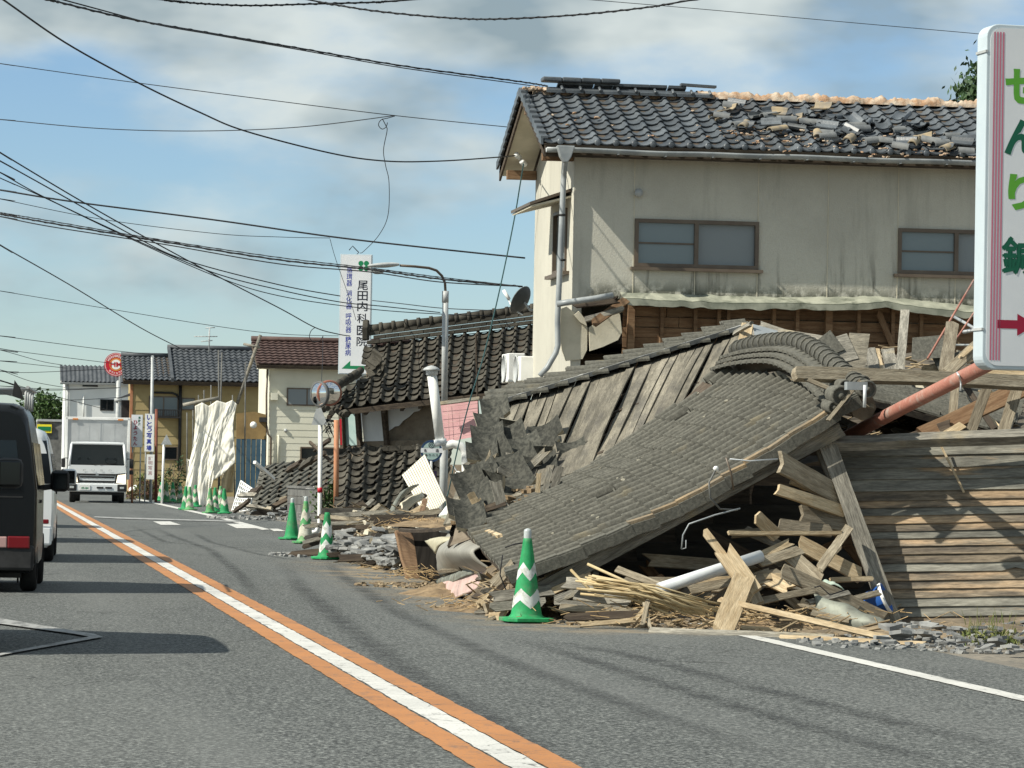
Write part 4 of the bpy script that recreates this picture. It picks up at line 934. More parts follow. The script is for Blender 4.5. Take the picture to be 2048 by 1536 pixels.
# ================================================================== blue gate, tarp scaffold, fallen roof
def gate():
    d = 121; p0 = P(470, 1000, d); p0.z = 0; p1 = AT(530, d, 0)
    t = thing('roller_gate', 'dark blue sheet metal gate under a stained ochre lintel wall', 'gate', (p0 + p1) / 2)
    za, zb = P(500, 878, d).z, P(500, 826, d).z; w = p1 - p0
    for k in range(6): MB().box(p0 + w * k / 6 + V((.01, (k % 2) * .012, 0)), w / 6 - V((.02, 0, 0)), V((0, .05, 0)), V((0, 0, za))).build('gate_panel', 'blue_steel', t)
    MB().prism([p0 + Z * za, p1 + Z * za, p1 + Z * (zb - .05), p1 + Z * (zb + .05) - w * .4, p0 + Z * (zb - .02)], V((0, .12, 0))).build('lintel_wall', mat('stained_ochre', (0.28, 0.19, 0.08), (0.16, 0.11, 0.05), 1.2, rough=.9), t)
    MB().box(p1 - w * .25 + Z * (zb - .3) + V((0, -.1, 0)), w * .25, V((0, .1, 0)), V((0, 0, .16))).build('sign_bracket', 'black', t)
    MB().lathe(P(507, 850, d - .2), V((0, -1, 0)), [(.0, -.1), (.08, -.08), (.12, 0), (.08, .08), (0, .1)], 12).build('dome_lamp', 'white', t)
    MB().box(p1 - w * .02, w * .03, V((0, .2, 0)), V((0, 0, zb))).build('post', 'wood_dark', t)
gate()
def tarp():
    d = 112
    t = thing('tarpaulin', 'creased white tarpaulin hung over bamboo poles by the road', 'tarpaulin', AT(420, d, 0))
    top = [(390, 812), (402, 805), (414, 812), (430, 801), (448, 806), (462, 800), (473, 808)]
    bot = [(374, 985), (388, 1000), (398, 1012), (412, 1010), (424, 960), (440, 950), (466, 925)]
    def row(L, u):
        k = u * (len(L) - 1); i = min(int(k), len(L) - 2); f = k - i; return lerp(V((*L[i], 0)), V((*L[i + 1], 0)), f)
    def fn(u, v):
        a, b = row(top, u), row(bot, u); q = lerp(a, b, v); e = (v ** .6)
        fold = .03 * math.sin(u * 21 + v * 2.4 + 1.5 * math.sin(v * 3)) + .08 * mn.noise(V((u * 6, v * 2.2, 2))) + .045 * mn.noise(V((u * 18 + v * 6, v * 9 - u * 5, 7))) + .012 * mn.noise(V((u * 40, v * 20, 3)))
        return P(q.x + 4 * math.sin(v * 5 + u * 3), q.y, d + fold * (.3 + e) + (1 - v) * .25)
    MB().grid(fn, 90, 60).build('sheet', 'tarp', t, solid=.01)
    def fn2(u, v): return P(lerp(374, 388, u) + 2 * math.sin(v * 4), lerp(918, 1000, v) + 4 * u, d + .25 + .10 * math.sin(u * 9 + v * 2))
    MB().grid(fn2, 14, 12).build('side_flap', 'tarp', t, solid=.01)
    def fn3(u, v): return P(lerp(446, 470, u) - 4 * v, lerp(900, 985, v), d + .5 + .12 * math.sin(u * 8 + v * 3))
    MB().grid(fn3, 14, 12).build('side_flap', mat('old_tarp', (.50, .42, .27), (.56, .49, .35), 3, rough=.9), t, solid=.01)
    lab = 'thin scaffold pole standing behind the white tarpaulin'
    for (x0, y0, x1, y1, r) in ((374, 825, 374, 1005, .03), (386, 820, 386, 1000, .03), (397, 790, 398, 1000, .03), (408, 780, 409, 1000, .03), (422, 770, 422, 1000, .03), (444, 705, 436, 1000, .035), (437, 700, 440, 990, .035), (491, 725, 489, 1000, .03), (465, 790, 470, 1000, .03)):
        a, b = P(x0, y0, d + .55 + rnd(0, .2)), P(x1, y1, d + .55); b.z = 0; MB().tube([a, b], r * .75, 6).build('scaffold_pole', 'block', label=lab, cat='pole', group='scaffold poles behind the tarpaulin')
    MB().tube([P(366, 810, d + .35), P(400, 803, d + .35), P(438, 796, d + .35)], .06, 7).build('scaffold_rail', 'wood_grey', label='rough horizontal pole carrying the white tarpaulin', cat='pole')
    a, b = P(521, 670, d + 1), P(474, 808, d + .8); MB().tube([a, b], .055, 7).build('leaning_pole', 'wood_grey', label='long timber pole leaning above the blue gate', cat='pole')
    MB().tube([P(487, 688, d + 1), P(520, 695, d + .95)], .05, 6).build('cross_pole', 'wood_grey', label='short stub pole lashed across the leaning timber', cat='pole')
tarp()
def fallen_far_roof():
    A, B = P(500, 1020, 95), P(668, 1010, 94); D, C = P(522, 934, 99), P(680, 912, 98)
    t = thing('fallen_roof', 'brown-grey tiled roof sunk to the ground beside the dark block wall', 'fallen roof', V((A.x, A.y, 0)))
    slab(A - Z * .04, B - Z * .04, C - Z * .04, D - Z * .04, .2).build('sheathing', 'wood_dark', t)
    def warp(u, v): return Z * .06 * mn.noise(V((u * 4, v * 3, 2)))
    tile_patch(t, A, B, C, D, 9, 9, 'tile_old', jit=.02, rot=.03, warp=warp)
    MB().prism([A, D, D - Z * .5, V((A.x, A.y, 0))], V((.1, 0, 0))).build('gable_board', 'wood_grey', t)
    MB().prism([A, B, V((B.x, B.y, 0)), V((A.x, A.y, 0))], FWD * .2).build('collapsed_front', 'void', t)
fallen_far_roof()
def block_wall():
    p0, p1 = AT(575, 88, 0), AT(645, 84, 0); zt = P(600, 977, 86).z
    t = thing('block_wall', 'low dark concrete block wall beside the white mirror pole', 'wall', (p0 + p1) / 2)
    ax = (p1 - p0); n = 4
    for j in range(4):
        for i in range(n):
            o = p0 + ax * (i / n) + Z * (zt * j / 4 + .006); MB().box(o, ax / n * .985, V((0, .12, 0)), Z * (zt / 4 - .012)).build('block', 'block', t)
    MB().box(p0 + V((-.03, -.03, zt)), ax * 1.02, V((0, .18, 0)), Z * .06).build('coping', 'block', t)
block_wall()

# ================================================================== signs
def sign_face(t, p, ex, n, w, h, th, m='sign', edge='sign_edge', rad=0.0, name='panel'):
    """upright sign panel with centre p; returns matrix of its face"""
    mw = frame_mat(p + n * (th / 2 + .004), ex, None, n)
    b = MB(); pts = []
    if rad:
        for (cx, cy, a0) in ((w / 2 - rad, h / 2 - rad, 0), (-w / 2 + rad, h / 2 - rad, 90), (-w / 2 + rad, -h / 2 + rad, 180), (w / 2 - rad, -h / 2 + rad, 270)):
            pts += [(cx + rad * math.cos(R(a0 + k * 15)), cy + rad * math.sin(R(a0 + k * 15))) for k in range(7)]
    else: pts = [(w / 2, h / 2), (-w / 2, h / 2), (-w / 2, -h / 2), (w / 2, -h / 2)]
    mb = frame_mat(p - n * th / 2, ex, None, n)
    case = b.prism([mb @ V((x, y, 0)) for x, y in pts], n * th).build('case', edge, t, bevel=.008)
    k = 1 - .06 * min(1, w) / w; k2 = 1 - .06 * min(1, w) / h
    f = MB(); f.prism([mw @ V((x * k, y * k2, -.002)) for x, y in pts], n * .004).build(name, m, t)
    return Matrix.Translation(n * .004) @ mw
def shape(t, mw, pts, m, name): return MB().poly([mw @ V((x, y, 0)) for x, y in pts]).build(name, m, t)
def lettering(t, mw, items, m, name='lettering', bold=.012):
    b = MB()
    for (txt, cx, cy, w, h) in items: text_box(b, txt, mw, cx, cy, w, h, bold)
    return b.build(name, m, t) if b.v else None

def clinic_sign():
    d = 84; c = P(711, 629, d); s = d / F; w, h = 64 * s, 240 * s
    t = thing('clinic_sign', 'tall white clinic sign with black and blue lettering and green arrow', 'sign', V((c.x, c.y + .1, 0)))
    n = V((-.16, -1, 0)).normalized(); ex = V((-n.y, n.x, 0)); 
    mw = sign_face(t, c, ex, n, w, h, .25)
    f = lambda px, py: ((px - 711) * s, (629 - py) * s)
    cs = 21 * s
    it = [(ch, (725 - 711) * s, (629 - y) * s, cs * .98, cs * .92) for ch, y in zip('尾田内科医院', (571, 592, 613, 637, 661, 683))]
    lettering(t, mw, it, 'ink', bold=.012)
    it = [(ch, (698 - 711) * s, (629 - y) * s, 11.5 * s, 12.5 * s) for ch, y in zip('循環器消化器呼吸器糖尿病', (540, 554, 567, 587, 600, 613, 633, 646, 660, 680, 693, 706))]
    lettering(t, mw, it, 'ink_blue', bold=.008)
    for sx, sy in ((-1, 1), (1, 1), (-1, -1), (1, -1)):
        cx, cy = (726 - 711 + sx * 5.5) * s, (629 - 532 + sy * 5) * s
        shape(t, mw, [(cx + 5.2 * s * math.cos(a * .5236), cy + 5.2 * s * math.sin(a * .5236)) for a in range(12)], 'ink_green', 'clover_leaf')
    a = lambda px, py: ((px - 711) * s, (629 - py) * s)
    shape(t, mw, [a(686, 738), a(703, 722), a(703, 732), a(740, 732), a(740, 739)], 'ink_green', 'arrow')
    MB().tube([V((c.x + .15, c.y + .2, 0)), V((c.x + .15, c.y + .2, c.z + h * .3))], .09, 8).build('post', 'metal_grey', t)
    MB().tube([c + Z * (h / 2), c + Z * (h / 2 + .05) + V((.05, 0, 0)), c + Z * (h / 2 + .2) + V((-.1, 0, 0)), c + Z * (h / 2 + .1) + V((-.18, 0, 0))], .012, 5).build('cable_loop', 'cable', t)
clinic_sign()
def big_sign():
    d = 28.0; s = d / F
    n = V((.10, -1, 0)).normalized(); ex = V((-n.y, n.x, 0))
    w, h = 1.15, 690 * s; L = P(1969, 392, d - .10); c = L + ex * (w / 2) + n * -.10
    t = thing('roadside_sign', 'large white rounded sign with pink stripes and green characters', 'sign', V((c.x, c.y, 0)))
    mw = sign_face(t, c, ex, n, w, h, .20, rad=.10)
    u = lambda px: -w / 2 + (px - 1969) * s
    v = lambda py: h / 2 - (py - 50) * s
    for k in range(4):
        x0 = u(1984 + k * 6.2); x1 = x0 + 3.2 * s
        shape(t, mw, [(x0, v(66)), (x1, v(66)), (x1, v(722)), (x0, v(722))], 'ink_pink', 'stripe')
    cs = 74 * s; cx = u(2048)
    for ch, y, m in (('せ', 172, 'ink_lime'), ('ん', 275, 'ink_deep'), ('り', 385, 'ink_lime'), ('鍼', 512, 'ink_deep')):
        if ch == '鍼':
            for k_, (ox, oy) in enumerate(((-.011, 0), (.011, 0), (0, .009), (0, -.009))): lettering(t, Matrix.Translation(n * .0006 * k_) @ mw, [(ch, cx + ox, v(y) + oy, cs * 1.05, cs * .98)], m, bold=0)
            continue
        lettering(t, mw, [(ch, cx, v(y), cs * (.8 if ch == 'り' else 1.05), cs * .98)], m, bold=.0 if ch == '鍼' else .04)
    shape(t, mw, [(u(2000), v(641)), (u(2000), v(658)), (u(2042), v(658)), (u(2042), v(672)), (u(2082), v(649)), (u(2042), v(628)), (u(2042), v(641))], 'ink_red', 'arrow')
    for py in (105, 660): MB().cbox(c - ex * w / 2 + Z * (v(py)), .02, .21, .02, Matrix((ex, -n, Z)).transposed()).build('case_joint', 'metal_grey', t)
    bx = c + ex * .35 + V((0, .5, 0)); MB().tube([V((bx.x, bx.y, 0)), bx + Z * (h * .45)], .07, 10).build('post', 'metal_grey', t)
    for zz in (-.3, .3): MB().tube([c + ex * .35 + Z * zz * h, bx + Z * zz * h], .04, 8).build('bracket', 'metal_grey', t)
    # leaning salmon pipe under the sign
    MB().tube([P(1660, 892, 32.6), P(1800, 818, 30.9), P(1985, 724, 28.7)], .062, 14).build('salmon_pipe', 'salmon', label='salmon painted steel pipe leaning up under the roadside sign', cat='pipe')
    MB().tube([P(1914, 745, 29.4), P(1918, 752, 29.0), P(1922, 765, 29.2), P(1921, 782, 29.2)], .008, 5).build('wire_tie', 'pvc', label='pale wire tied round the salmon pipe', cat='wire')
big_sign()
def round_sign():
    d = 200; c = P(232, 729, d); r = 23.5 * d / F
    t = thing('round_sign', 'round red shop sign on a tall pole', 'sign', V((c.x, c.y + .2, 0)))
    n = V((-.1, -1, 0)).normalized(); mw = frame_mat(c, V((-n.y, n.x, 0)), None, n)
    MB().lathe(c - n * .1, n, [(0, -.1), (r, -.1), (r, .1), (r * .97, .1), (0, .1)], 36, False).build('disc', 'red_sign', t)
    def ring(r0, r1, z, m, name):
        b = MB(); k = 36
        for i in range(k):
            a, e = 6.2832 * i / k, 6.2832 * (i + 1) / k; b.poly([mw @ V((r0 * math.cos(a), r0 * math.sin(a), z)), mw @ V((r1 * math.cos(a), r1 * math.sin(a), z)), mw @ V((r1 * math.cos(e), r1 * math.sin(e), z)), mw @ V((r0 * math.cos(e), r0 * math.sin(e), z))])
        b.build(name, m, t)
    ring(r * .90, r * .935, .006, 'white', 'border_ring'); ring(0, r * .56, .006, 'orange_sign', 'inner_disc'); ring(0, r * .42, .012, 'white', 'emblem')
    m2 = Matrix.Translation(n * .02) @ mw
    lettering(t, m2, [('HM', 0, 0, r * .95, r * .42)], 'red_sign', bold=.03)
    it = []
    b = MB()
    for k, ch in enumerate('HottoMotto'):
        a = R(150 - k * 120 / 9); q = m2 @ Matrix.Translation((r * .73 * math.cos(a), r * .73 * math.sin(a), 0)) @ Matrix.Rotation(a - math.pi / 2, 4, 'Z'); text_box(b, ch, q, 0, 0, r * .13, r * .2, .02)
    for k, ch in enumerate('ほっともっと'):
        a = R(228 + k * 84 / 5); q = m2 @ Matrix.Translation((r * .73 * math.cos(a), r * .73 * math.sin(a), 0)) @ Matrix.Rotation(a + math.pi / 2, 4, 'Z'); text_box(b, ch, q, 0, 0, r * .16, r * .17, .02)
    b.build('lettering', 'white', t)
    MB().tube([V((c.x + .17, c.y + .2, 0)), V((c.x + .17, c.y + .2, c.z - r * .4))], .13, 10).build('pole', 'metal_grey', t)
    MB().tube([V((c.x + .17, c.y + .2, P(238, 803, d).z)), V((c.x + .17, c.y + .2, P(238, 797, d).z))], .22, 10).build('pole_collar', 'metal_grey', t)
round_sign()
def street_sign(name, label, px, py, wpx, hpx, d, items, ink, items2=(), ink2='ink', base=True, m='white'):
    c = P(px, py, d); s = d / F; n = V((-.08, -1, 0)).normalized(); ex = V((-n.y, n.x, 0))
    t = thing(name, label, 'sign', V((c.x, c.y + .06, 0))); mw = sign_face(t, c, ex, n, wpx * s, hpx * s, .08, m, 'metal_grey')
    g = lambda L: [(ch, (x - px) * s, (py - y) * s, w * s, h * s) for ch, x, y, w, h in L]
    lettering(t, mw, g(items), ink, bold=.03)
    if items2: lettering(t, mw, g(items2), ink2, bold=.03)
    if base:
        for sx in (-.35, .35): MB().tube([c + ex * wpx * s * sx + V((0, .08, -c.z)), c + ex * wpx * s * sx + V((0, .08, hpx * s * .45))], .025, 6).build('post', 'metal_grey', t)
    return t
street_sign('photo_studio_sign', 'white photo studio sign with a vertical row of navy characters', 299, 865.5, 19, 76, 118, [(ch, 298.5, y, 10.5, 10.5) for ch, y in zip('いとう写真場', (835, 848, 859, 871, 883, 896))], 'ink_blue')
street_sign('faded_sign', 'lower faded sign below the photo studio sign with washed-out characters', 301, 934, 16, 50, 117.5, [(ch, 300.5, y, 8.5, 8) for ch, y in zip('証明写真', (917, 926, 936, 946))], 'ink_fade', base=False)
street_sign('restaurant_sign', 'grey-white sign with red hiragana beside the photo studio sign', 274, 862, 23, 65, 119.5, [(ch, 271, y, 8, 8.5) for ch, y in zip('ひょうたん', (845, 855, 866, 877, 887))], 'ink_red', [(ch, 278.5, y, 5, 5.5) for ch, y in zip('馬酔庵', (836, 842, 849))], 'ink_deep', m='sign')
def roadside_posts():
    # utility poles by the signs
    for (px, y0, d, r, m, lab) in ((305, 711, 122, .052, 'metal_grey', 'slim grey steel pole rising above the photo studio sign'), (313, 818, 121, .05, mat('rust_pole', (.16, .05, .035), (.22, .09, .06), 4, rough=.9), 'rust-red steel post beside the photo studio sign'),
                                (264, 905, 118, .03, 'orange', 'thin orange marker stake at the verge near the truck')):
        a = P(px, y0, d); MB().tube([V((a.x + .04, a.y, 0)), a], r, 8).build('utility_post', m, label=lab, cat='pole')
    a = P(328, 884, 117); s = 117 / F; t = thing('warning_sign', 'back of a triangular road sign on a white post', 'sign', V((a.x, a.y, 0)))
    MB().tube([V((a.x - .03, a.y, 0)), a], .04, 8).build('post', 'white', t)
    q = P(333, 882, 116.9); MB().prism([q + V((-.18, 0, -.12)), q + V((.18, 0, -.12)), q + V((0, 0, .22))], V((0, .02, 0))).build('triangle_plate', 'metal_grey', t)
    # white refuse sack at the stake
    c = G(269, 996); b = MB()
    def sack(u, v):
        a2, e = u * 6.283, (v - .5) * math.pi; k = 1 + .25 * mn.noise(V((math.cos(a2) * 2, math.sin(a2) * 2, v * 4))); return c + V((.22 * k * math.cos(e) * math.cos(a2), .22 * k * math.cos(e) * math.sin(a2), .24 + .26 * k * math.sin(e)))
    b.grid(sack, 16, 10); b.build('refuse_sack', 'white', label='crumpled white sack lying by the orange stake', cat='sack')
roadside_posts()
def shrub(px, py, w, h, d, n, label, m='leaf', leaf=.14, group=None):
    c = AT(px, d, 0); t = thing('shrub', label, 'shrub', c, group)
    leaves(MB(), c + Z * h * .5, V((w / 2, w / 3, h / 2)), n, leaf, -.3).build('foliage', m, t)
    st = MB()
    for k in range(7): st.tube([c + V((rnd(-w, w) * .2, rnd(-.1, .1), 0)), c + V((rnd(-w, w) * .4, rnd(-.2, .2), h * .8))], .012, 4)
    st.build('stem', 'bark', t)
shrub(300, 985, 1.3, .9, 131, 900, 'dry green shrub at the foot of the faded sign', 'weed')
shrub(285, 985, 1.2, .7, 130, 700, 'reddish low shrub at the verge under the restaurant sign', mat('leaf_red', (.14, .06, .05), (.10, .11, .04), 3, rough=.8))
shrub(342, 975, 1.2, 1.7, 145, 500, 'thin leggy bush against the ochre house wall', 'leaf_dark')
shrub(658, 1010, .75, 1.1, 71, 900, 'green weedy bush behind the orange-sleeved pipe', 'leaf', .09)
shrub(690, 1010, .4, .6, 70, 300, 'small weed tuft at the edge of the sunken roof', 'leaf', .07)
# ================================================================== street furniture
def street_lamp():
    d = 64.5; top = P(891, 585, d); b0 = AT(886, d, 0)
    t = thing('street_lamp', 'grey street lamp with a curved arm behind the white exhaust pipe', 'street lamp', b0)
    mid = P(888, 880, d)
    MB().tube([b0, lerp(b0, top, .55)], [.075, .072], 12).build('pole_base', 'metal_grey', t)
    MB().tube([lerp(b0, top, .55), top], [.058, .056], 12).build('pole', 'metal_grey', t)
    MB().tube([P(890.5, 605, d), P(891, 582, d)], .062, 12).build('pole_sleeve', 'metal_grey', t)
    arm = [(891, 584), (890, 566), (884, 552), (873, 541), (858, 536), (830, 533), (800, 531)]
    MB().tube([P(x, y, d - (891 - x) * .004) for x, y in arm], .024, 8).build('arm', 'frame', t)
    a, c = P(798, 531, d - .35), P(735, 534, d - .6); ax = (c - a)
    def head(u, v):
        r = .115 * math.sin(math.pi * min(1, u * .86 + .10)) ** .6; q = v * 6.283; return lerp(a, c, u) + V((0, math.cos(q) * r, math.sin(q) * r * .42)) + Z * .02
    MB().grid(head, 14, 14).build('lamp_head', 'metal_grey', t)
    q = P(755, 543, d - .5); MB().lathe(q + Z * .03, -Z, [(.13, 0), (.12, .04), (.06, .075), (0, .08)], 16).build('lamp_glass', 'clear', t)
    a = G(640, 1068)
street_lamp()
def traffic_mirror():
    d = 69.0; b0 = AT(639, d, 0.0)
    t = thing('traffic_mirror', 'white pole with two round traffic mirrors', 'traffic mirror', b0)
    MB().tube([b0 + V((-.22, 0, .01)), b0 + V((-.06, 0, .06)), b0 + V((.0, 0, .22)), P(641, 830, d)], .045, 10).build('pole', 'white', t)
    MB().tube([P(640, 985, d), P(640, 975, d)], .05, 10).build('pole_band', 'red_sign', t)
    for (px, py, n) in ((658, 786, V((.15, -1, -.08))), (641, 788, V((-.8, -.6, -.05)))):
        c = P(px, py, d - .1); n = n.normalized(); h = MB().lathe(c, n, [(.0, -.10), (.17, -.08), (.245, -.02), (.255, .02), (.25, .05), (.215, .05)], 24).build('mirror_case', mat('faded_red', (.26, .09, .06), (.30, .14, .10), 5, rough=.6) if px > 650 else 'dish', t)
        MB().lathe(c, n, [(.215, .045), (.15, .07), (.07, .085), (0, .09)], 24).build('mirror_glass', 'mirror', h)
        MB().tube([c - n * .08, P(641, 815, d)], .02, 6).build('arm', 'metal_grey', t)
    p = P(628, 843, d - .1); MB().prism([P(623, 850, d - .15), P(655, 850, d - .15), P(642, 815, d - .15), P(632, 818, d - .15)], FWD * .02).build('caution_plate', 'metal_grey', t)
    MB().tube([P(642, 838, d), P(672, 843, d)], .025, 6).build('plate_arm', 'black', t)
    b = MB()
    for k in range(10):
        x = 648 + rnd(0, 14); b.tube([P(x, 838, d - .1), P(x + rnd(-8, 8), 850, d - .1 + rnd(-.1, .1)), P(x + rnd(-14, 14), rnd(862, 880), d - .1)], .008, 4)
    b.build('cut_cable', 'cable', t)
    MB().tube([P(672, 1040, 67.5), P(673, 840, 67.5)], .05, 8).build('orange_pipe', 'orange', label='upright orange pipe between the mirror pole and the sunken pent roof', cat='pipe')
    MB().prism([P(679, 838, 67.8), P(683, 838, 67.8), P(684, 890, 67.8), P(681, 890, 67.8)], FWD * .05).build('red_board', 'red_sign', label='narrow red board beside the upright orange pipe', cat='board')
traffic_mirror()
def bus_stop():
    d = 64.0; b0 = AT(862, d, 0); s = d / F; c = P(863, 902, d)
    t = thing('bus_stop_sign', 'round teal bus stop sign with a navy rim', 'bus stop', b0)
    n = V((-.1, -1, 0)).normalized(); mw = frame_mat(c, V((-n.y, n.x, 0)), None, n); r = 22 * s
    MB().lathe(c, n, [(0, -.02), (r, -.02), (r, .0), (0, 0)], 32, False).build('disc', 'bus_blue', t)
    def seg(r_, y0, y1, m, name, z):
        pts = []; k = 12
        xs = [lerp(y0, y1, i / k) for i in range(k + 1)]
        pts = [(math.sqrt(max(0, r_ * r_ - y * y)), y) for y in xs] + [(-math.sqrt(max(0, r_ * r_ - y * y)), y) for y in reversed(xs)]
        MB().poly([mw @ V((x, y, z)) for x, y in pts]).build(name, m, t)
    seg(r * .80, r * .28, r * .79, 'bus_teal', 'upper_field', .004); seg(r * .80, -r * .79, -r * .16, 'bus_teal', 'lower_field', .004); seg(r * .985, -r * .16, r * .26, 'sign', 'name_band', .006)
    m2 = Matrix.Translation(n * .010) @ mw
    lettering(t, m2, [('新', -r * .52, r * .05, r * .3, r * .3), ('造', r * .52, r * .05, r * .3, r * .3)] + [(ch, (-.48 + k * .32) * r, -r * .38, r * .22, r * .22) for k, ch in enumerate('産交バス')], 'ink', bold=.03)
    b = MB()
    for (r0, r1) in ((r * .22, r * .28), (r * .08, r * .13)):
        for i in range(20):
            a, e = 6.2832 * i / 20, 6.2832 * (i + 1) / 20; b.poly([m2 @ V((q * math.cos(z_), q * math.sin(z_) + r * .53, 0)) for q, z_ in ((r0, a), (r1, a), (r1, e), (r0, e))])
    b.build('emblem', 'ink', t)
    MB().tube([b0, c - Z * r * .9], .022, 8).build('post', 'metal_grey', t)
    tt = P(861, 975, d - .03); mb = frame_mat(tt, V((-n.y, n.x, 0)), None, n)
    MB().cbox(tt, 6.5 * s * 2 / 1.6, .05, 70 * s).build('timetable', 'white', t)
    MB().cbox(P(869.5, 977, d - .01), 6 * s, .06, 70 * s).build('timetable_side', mat('purple_black', (.03, .02, .05), rough=.5), t)
    lettering(t, Matrix.Translation(n * .03) @ mb, [(ch, 0, (30 - k * 9) * s, 4 * s, 4 * s) for k, ch in enumerate('時刻表新造産交')], 'ink_blue', bold=.01)
    MB().lathe(b0, Z, [(0, 0), (.2, 0), (.2, .06), (.05, .10), (0, .1)], 16).build('base', 'block', t)
bus_stop()
def exhaust_pipe():
    d = 62; t = thing('exhaust_pipe', 'white exhaust pipe with a domed cap and elbows', 'pipe', AT(878, d, 0))
    a, b = P(864, 750, d), P(880, 880, d)
    MB().tube([a, b], .085, 12).build('upright', 'white', t); MB().tube([P(863, 735, d), a], .105, 12).build('neck', 'pvc', t)
    MB().lathe(P(863, 742, d), Z, [(.1, 0), (.16, .01), (.13, .05), (.06, .085), (0, .1)], 14).build('cap', 'metal_grey', t)
    MB().tube([P(880, 878, d), P(882, 892, d)], .11, 12).build('collar', 'pvc', t)
    MB().tube([P(884, 893, d), P(905, 888, d), P(922, 892, d), P(931, 905, d), P(932, 950, d), P(930, 985, d)], .075, 12).build('elbow', 'white', t)
    MB().prism([P(876, 806, d + 1.2), P(955, 798, d + 1.0), P(956, 872, d + 1.0), P(884, 886, d + 1.2)], FWD * .06).build('pink_wall_panel', 'pink', label='pink sheet wall panel behind the white exhaust pipe', cat='panel')
    pk = bpy.data.objects['pink_wall_panel']
    for k in range(5):
        y = 815 + k * 16; MB().tube([P(877 + k * 1.7, y, d + 1.15), P(955, y - 8 - k, d + .95)], .003, 4).build('seam', 'pink_old', pk)
    for px in (895, 917, 938): MB().tube([P(px, 806 - (px - 876) * .08, d + 1.1), P(px + 4, 878 - (px - 890) * .15, d + 1.1)], .003, 4).build('seam', 'pink_old', pk)
    board(P(872, 808, d + .9), P(958, 797, d + .8), .06, .05, 'wood_grey', parent=pk, name='edge_batten')
exhaust_pipe()

# ================================================================== vehicles
def ring(y, hw, zb, zt, tum, belt, sq=1.0):
    L = [(-hw * .90, zb), (-hw * .99, zb + .10), (-hw, zb + .35), (-hw, belt), (-hw + tum * .55, lerp(belt, zt, .55)), (-hw + tum, zt - .14), (-hw + tum + .05, zt - .05), (-hw + tum + .16, zt - .008), (-hw * .35, zt)]
    L = L + [(-x, z) for x, z in reversed(L)]
    return [V((x, y, z)) for x, z in L]
def loft(b, rings, smooth=True):
    k = len(rings[0]); b.add([p for r in rings for p in r], [[i * k + j, i * k + (j + 1) % k, (i + 1) * k + (j + 1) % k, (i + 1) * k + j] for i in range(len(rings) - 1) for j in range(k)], smooth)
    b.add(rings[0], [list(range(k))]); b.add(rings[-1], [list(range(k))[::-1]]); return b
def xf(b, mw): b.v = [mw @ p for p in b.v]; return b
def wheel(t, mw, x, y, r, w, out):
    b = MB().lathe(V((x - w / 2, y, r)), EX, [(r * .62, 0), (r * .9, .0), (r * .985, .02), (r, .05), (r, w - .05), (r * .985, w - .02), (r * .9, w), (r * .62, w)], 28); o = xf(b, mw).build('wheel', 'rubber', t)
    s = w if out > 0 else 0
    b = MB().lathe(V((x - w / 2 + (w - .02 if out > 0 else .02), y, r)), EX * out, [(r * .63, 0), (r * .60, -.02), (r * .2, -.03), (r * .16, .0), (0, .0)], 20); xf(b, mw).build('rim', 'metal_grey', o)
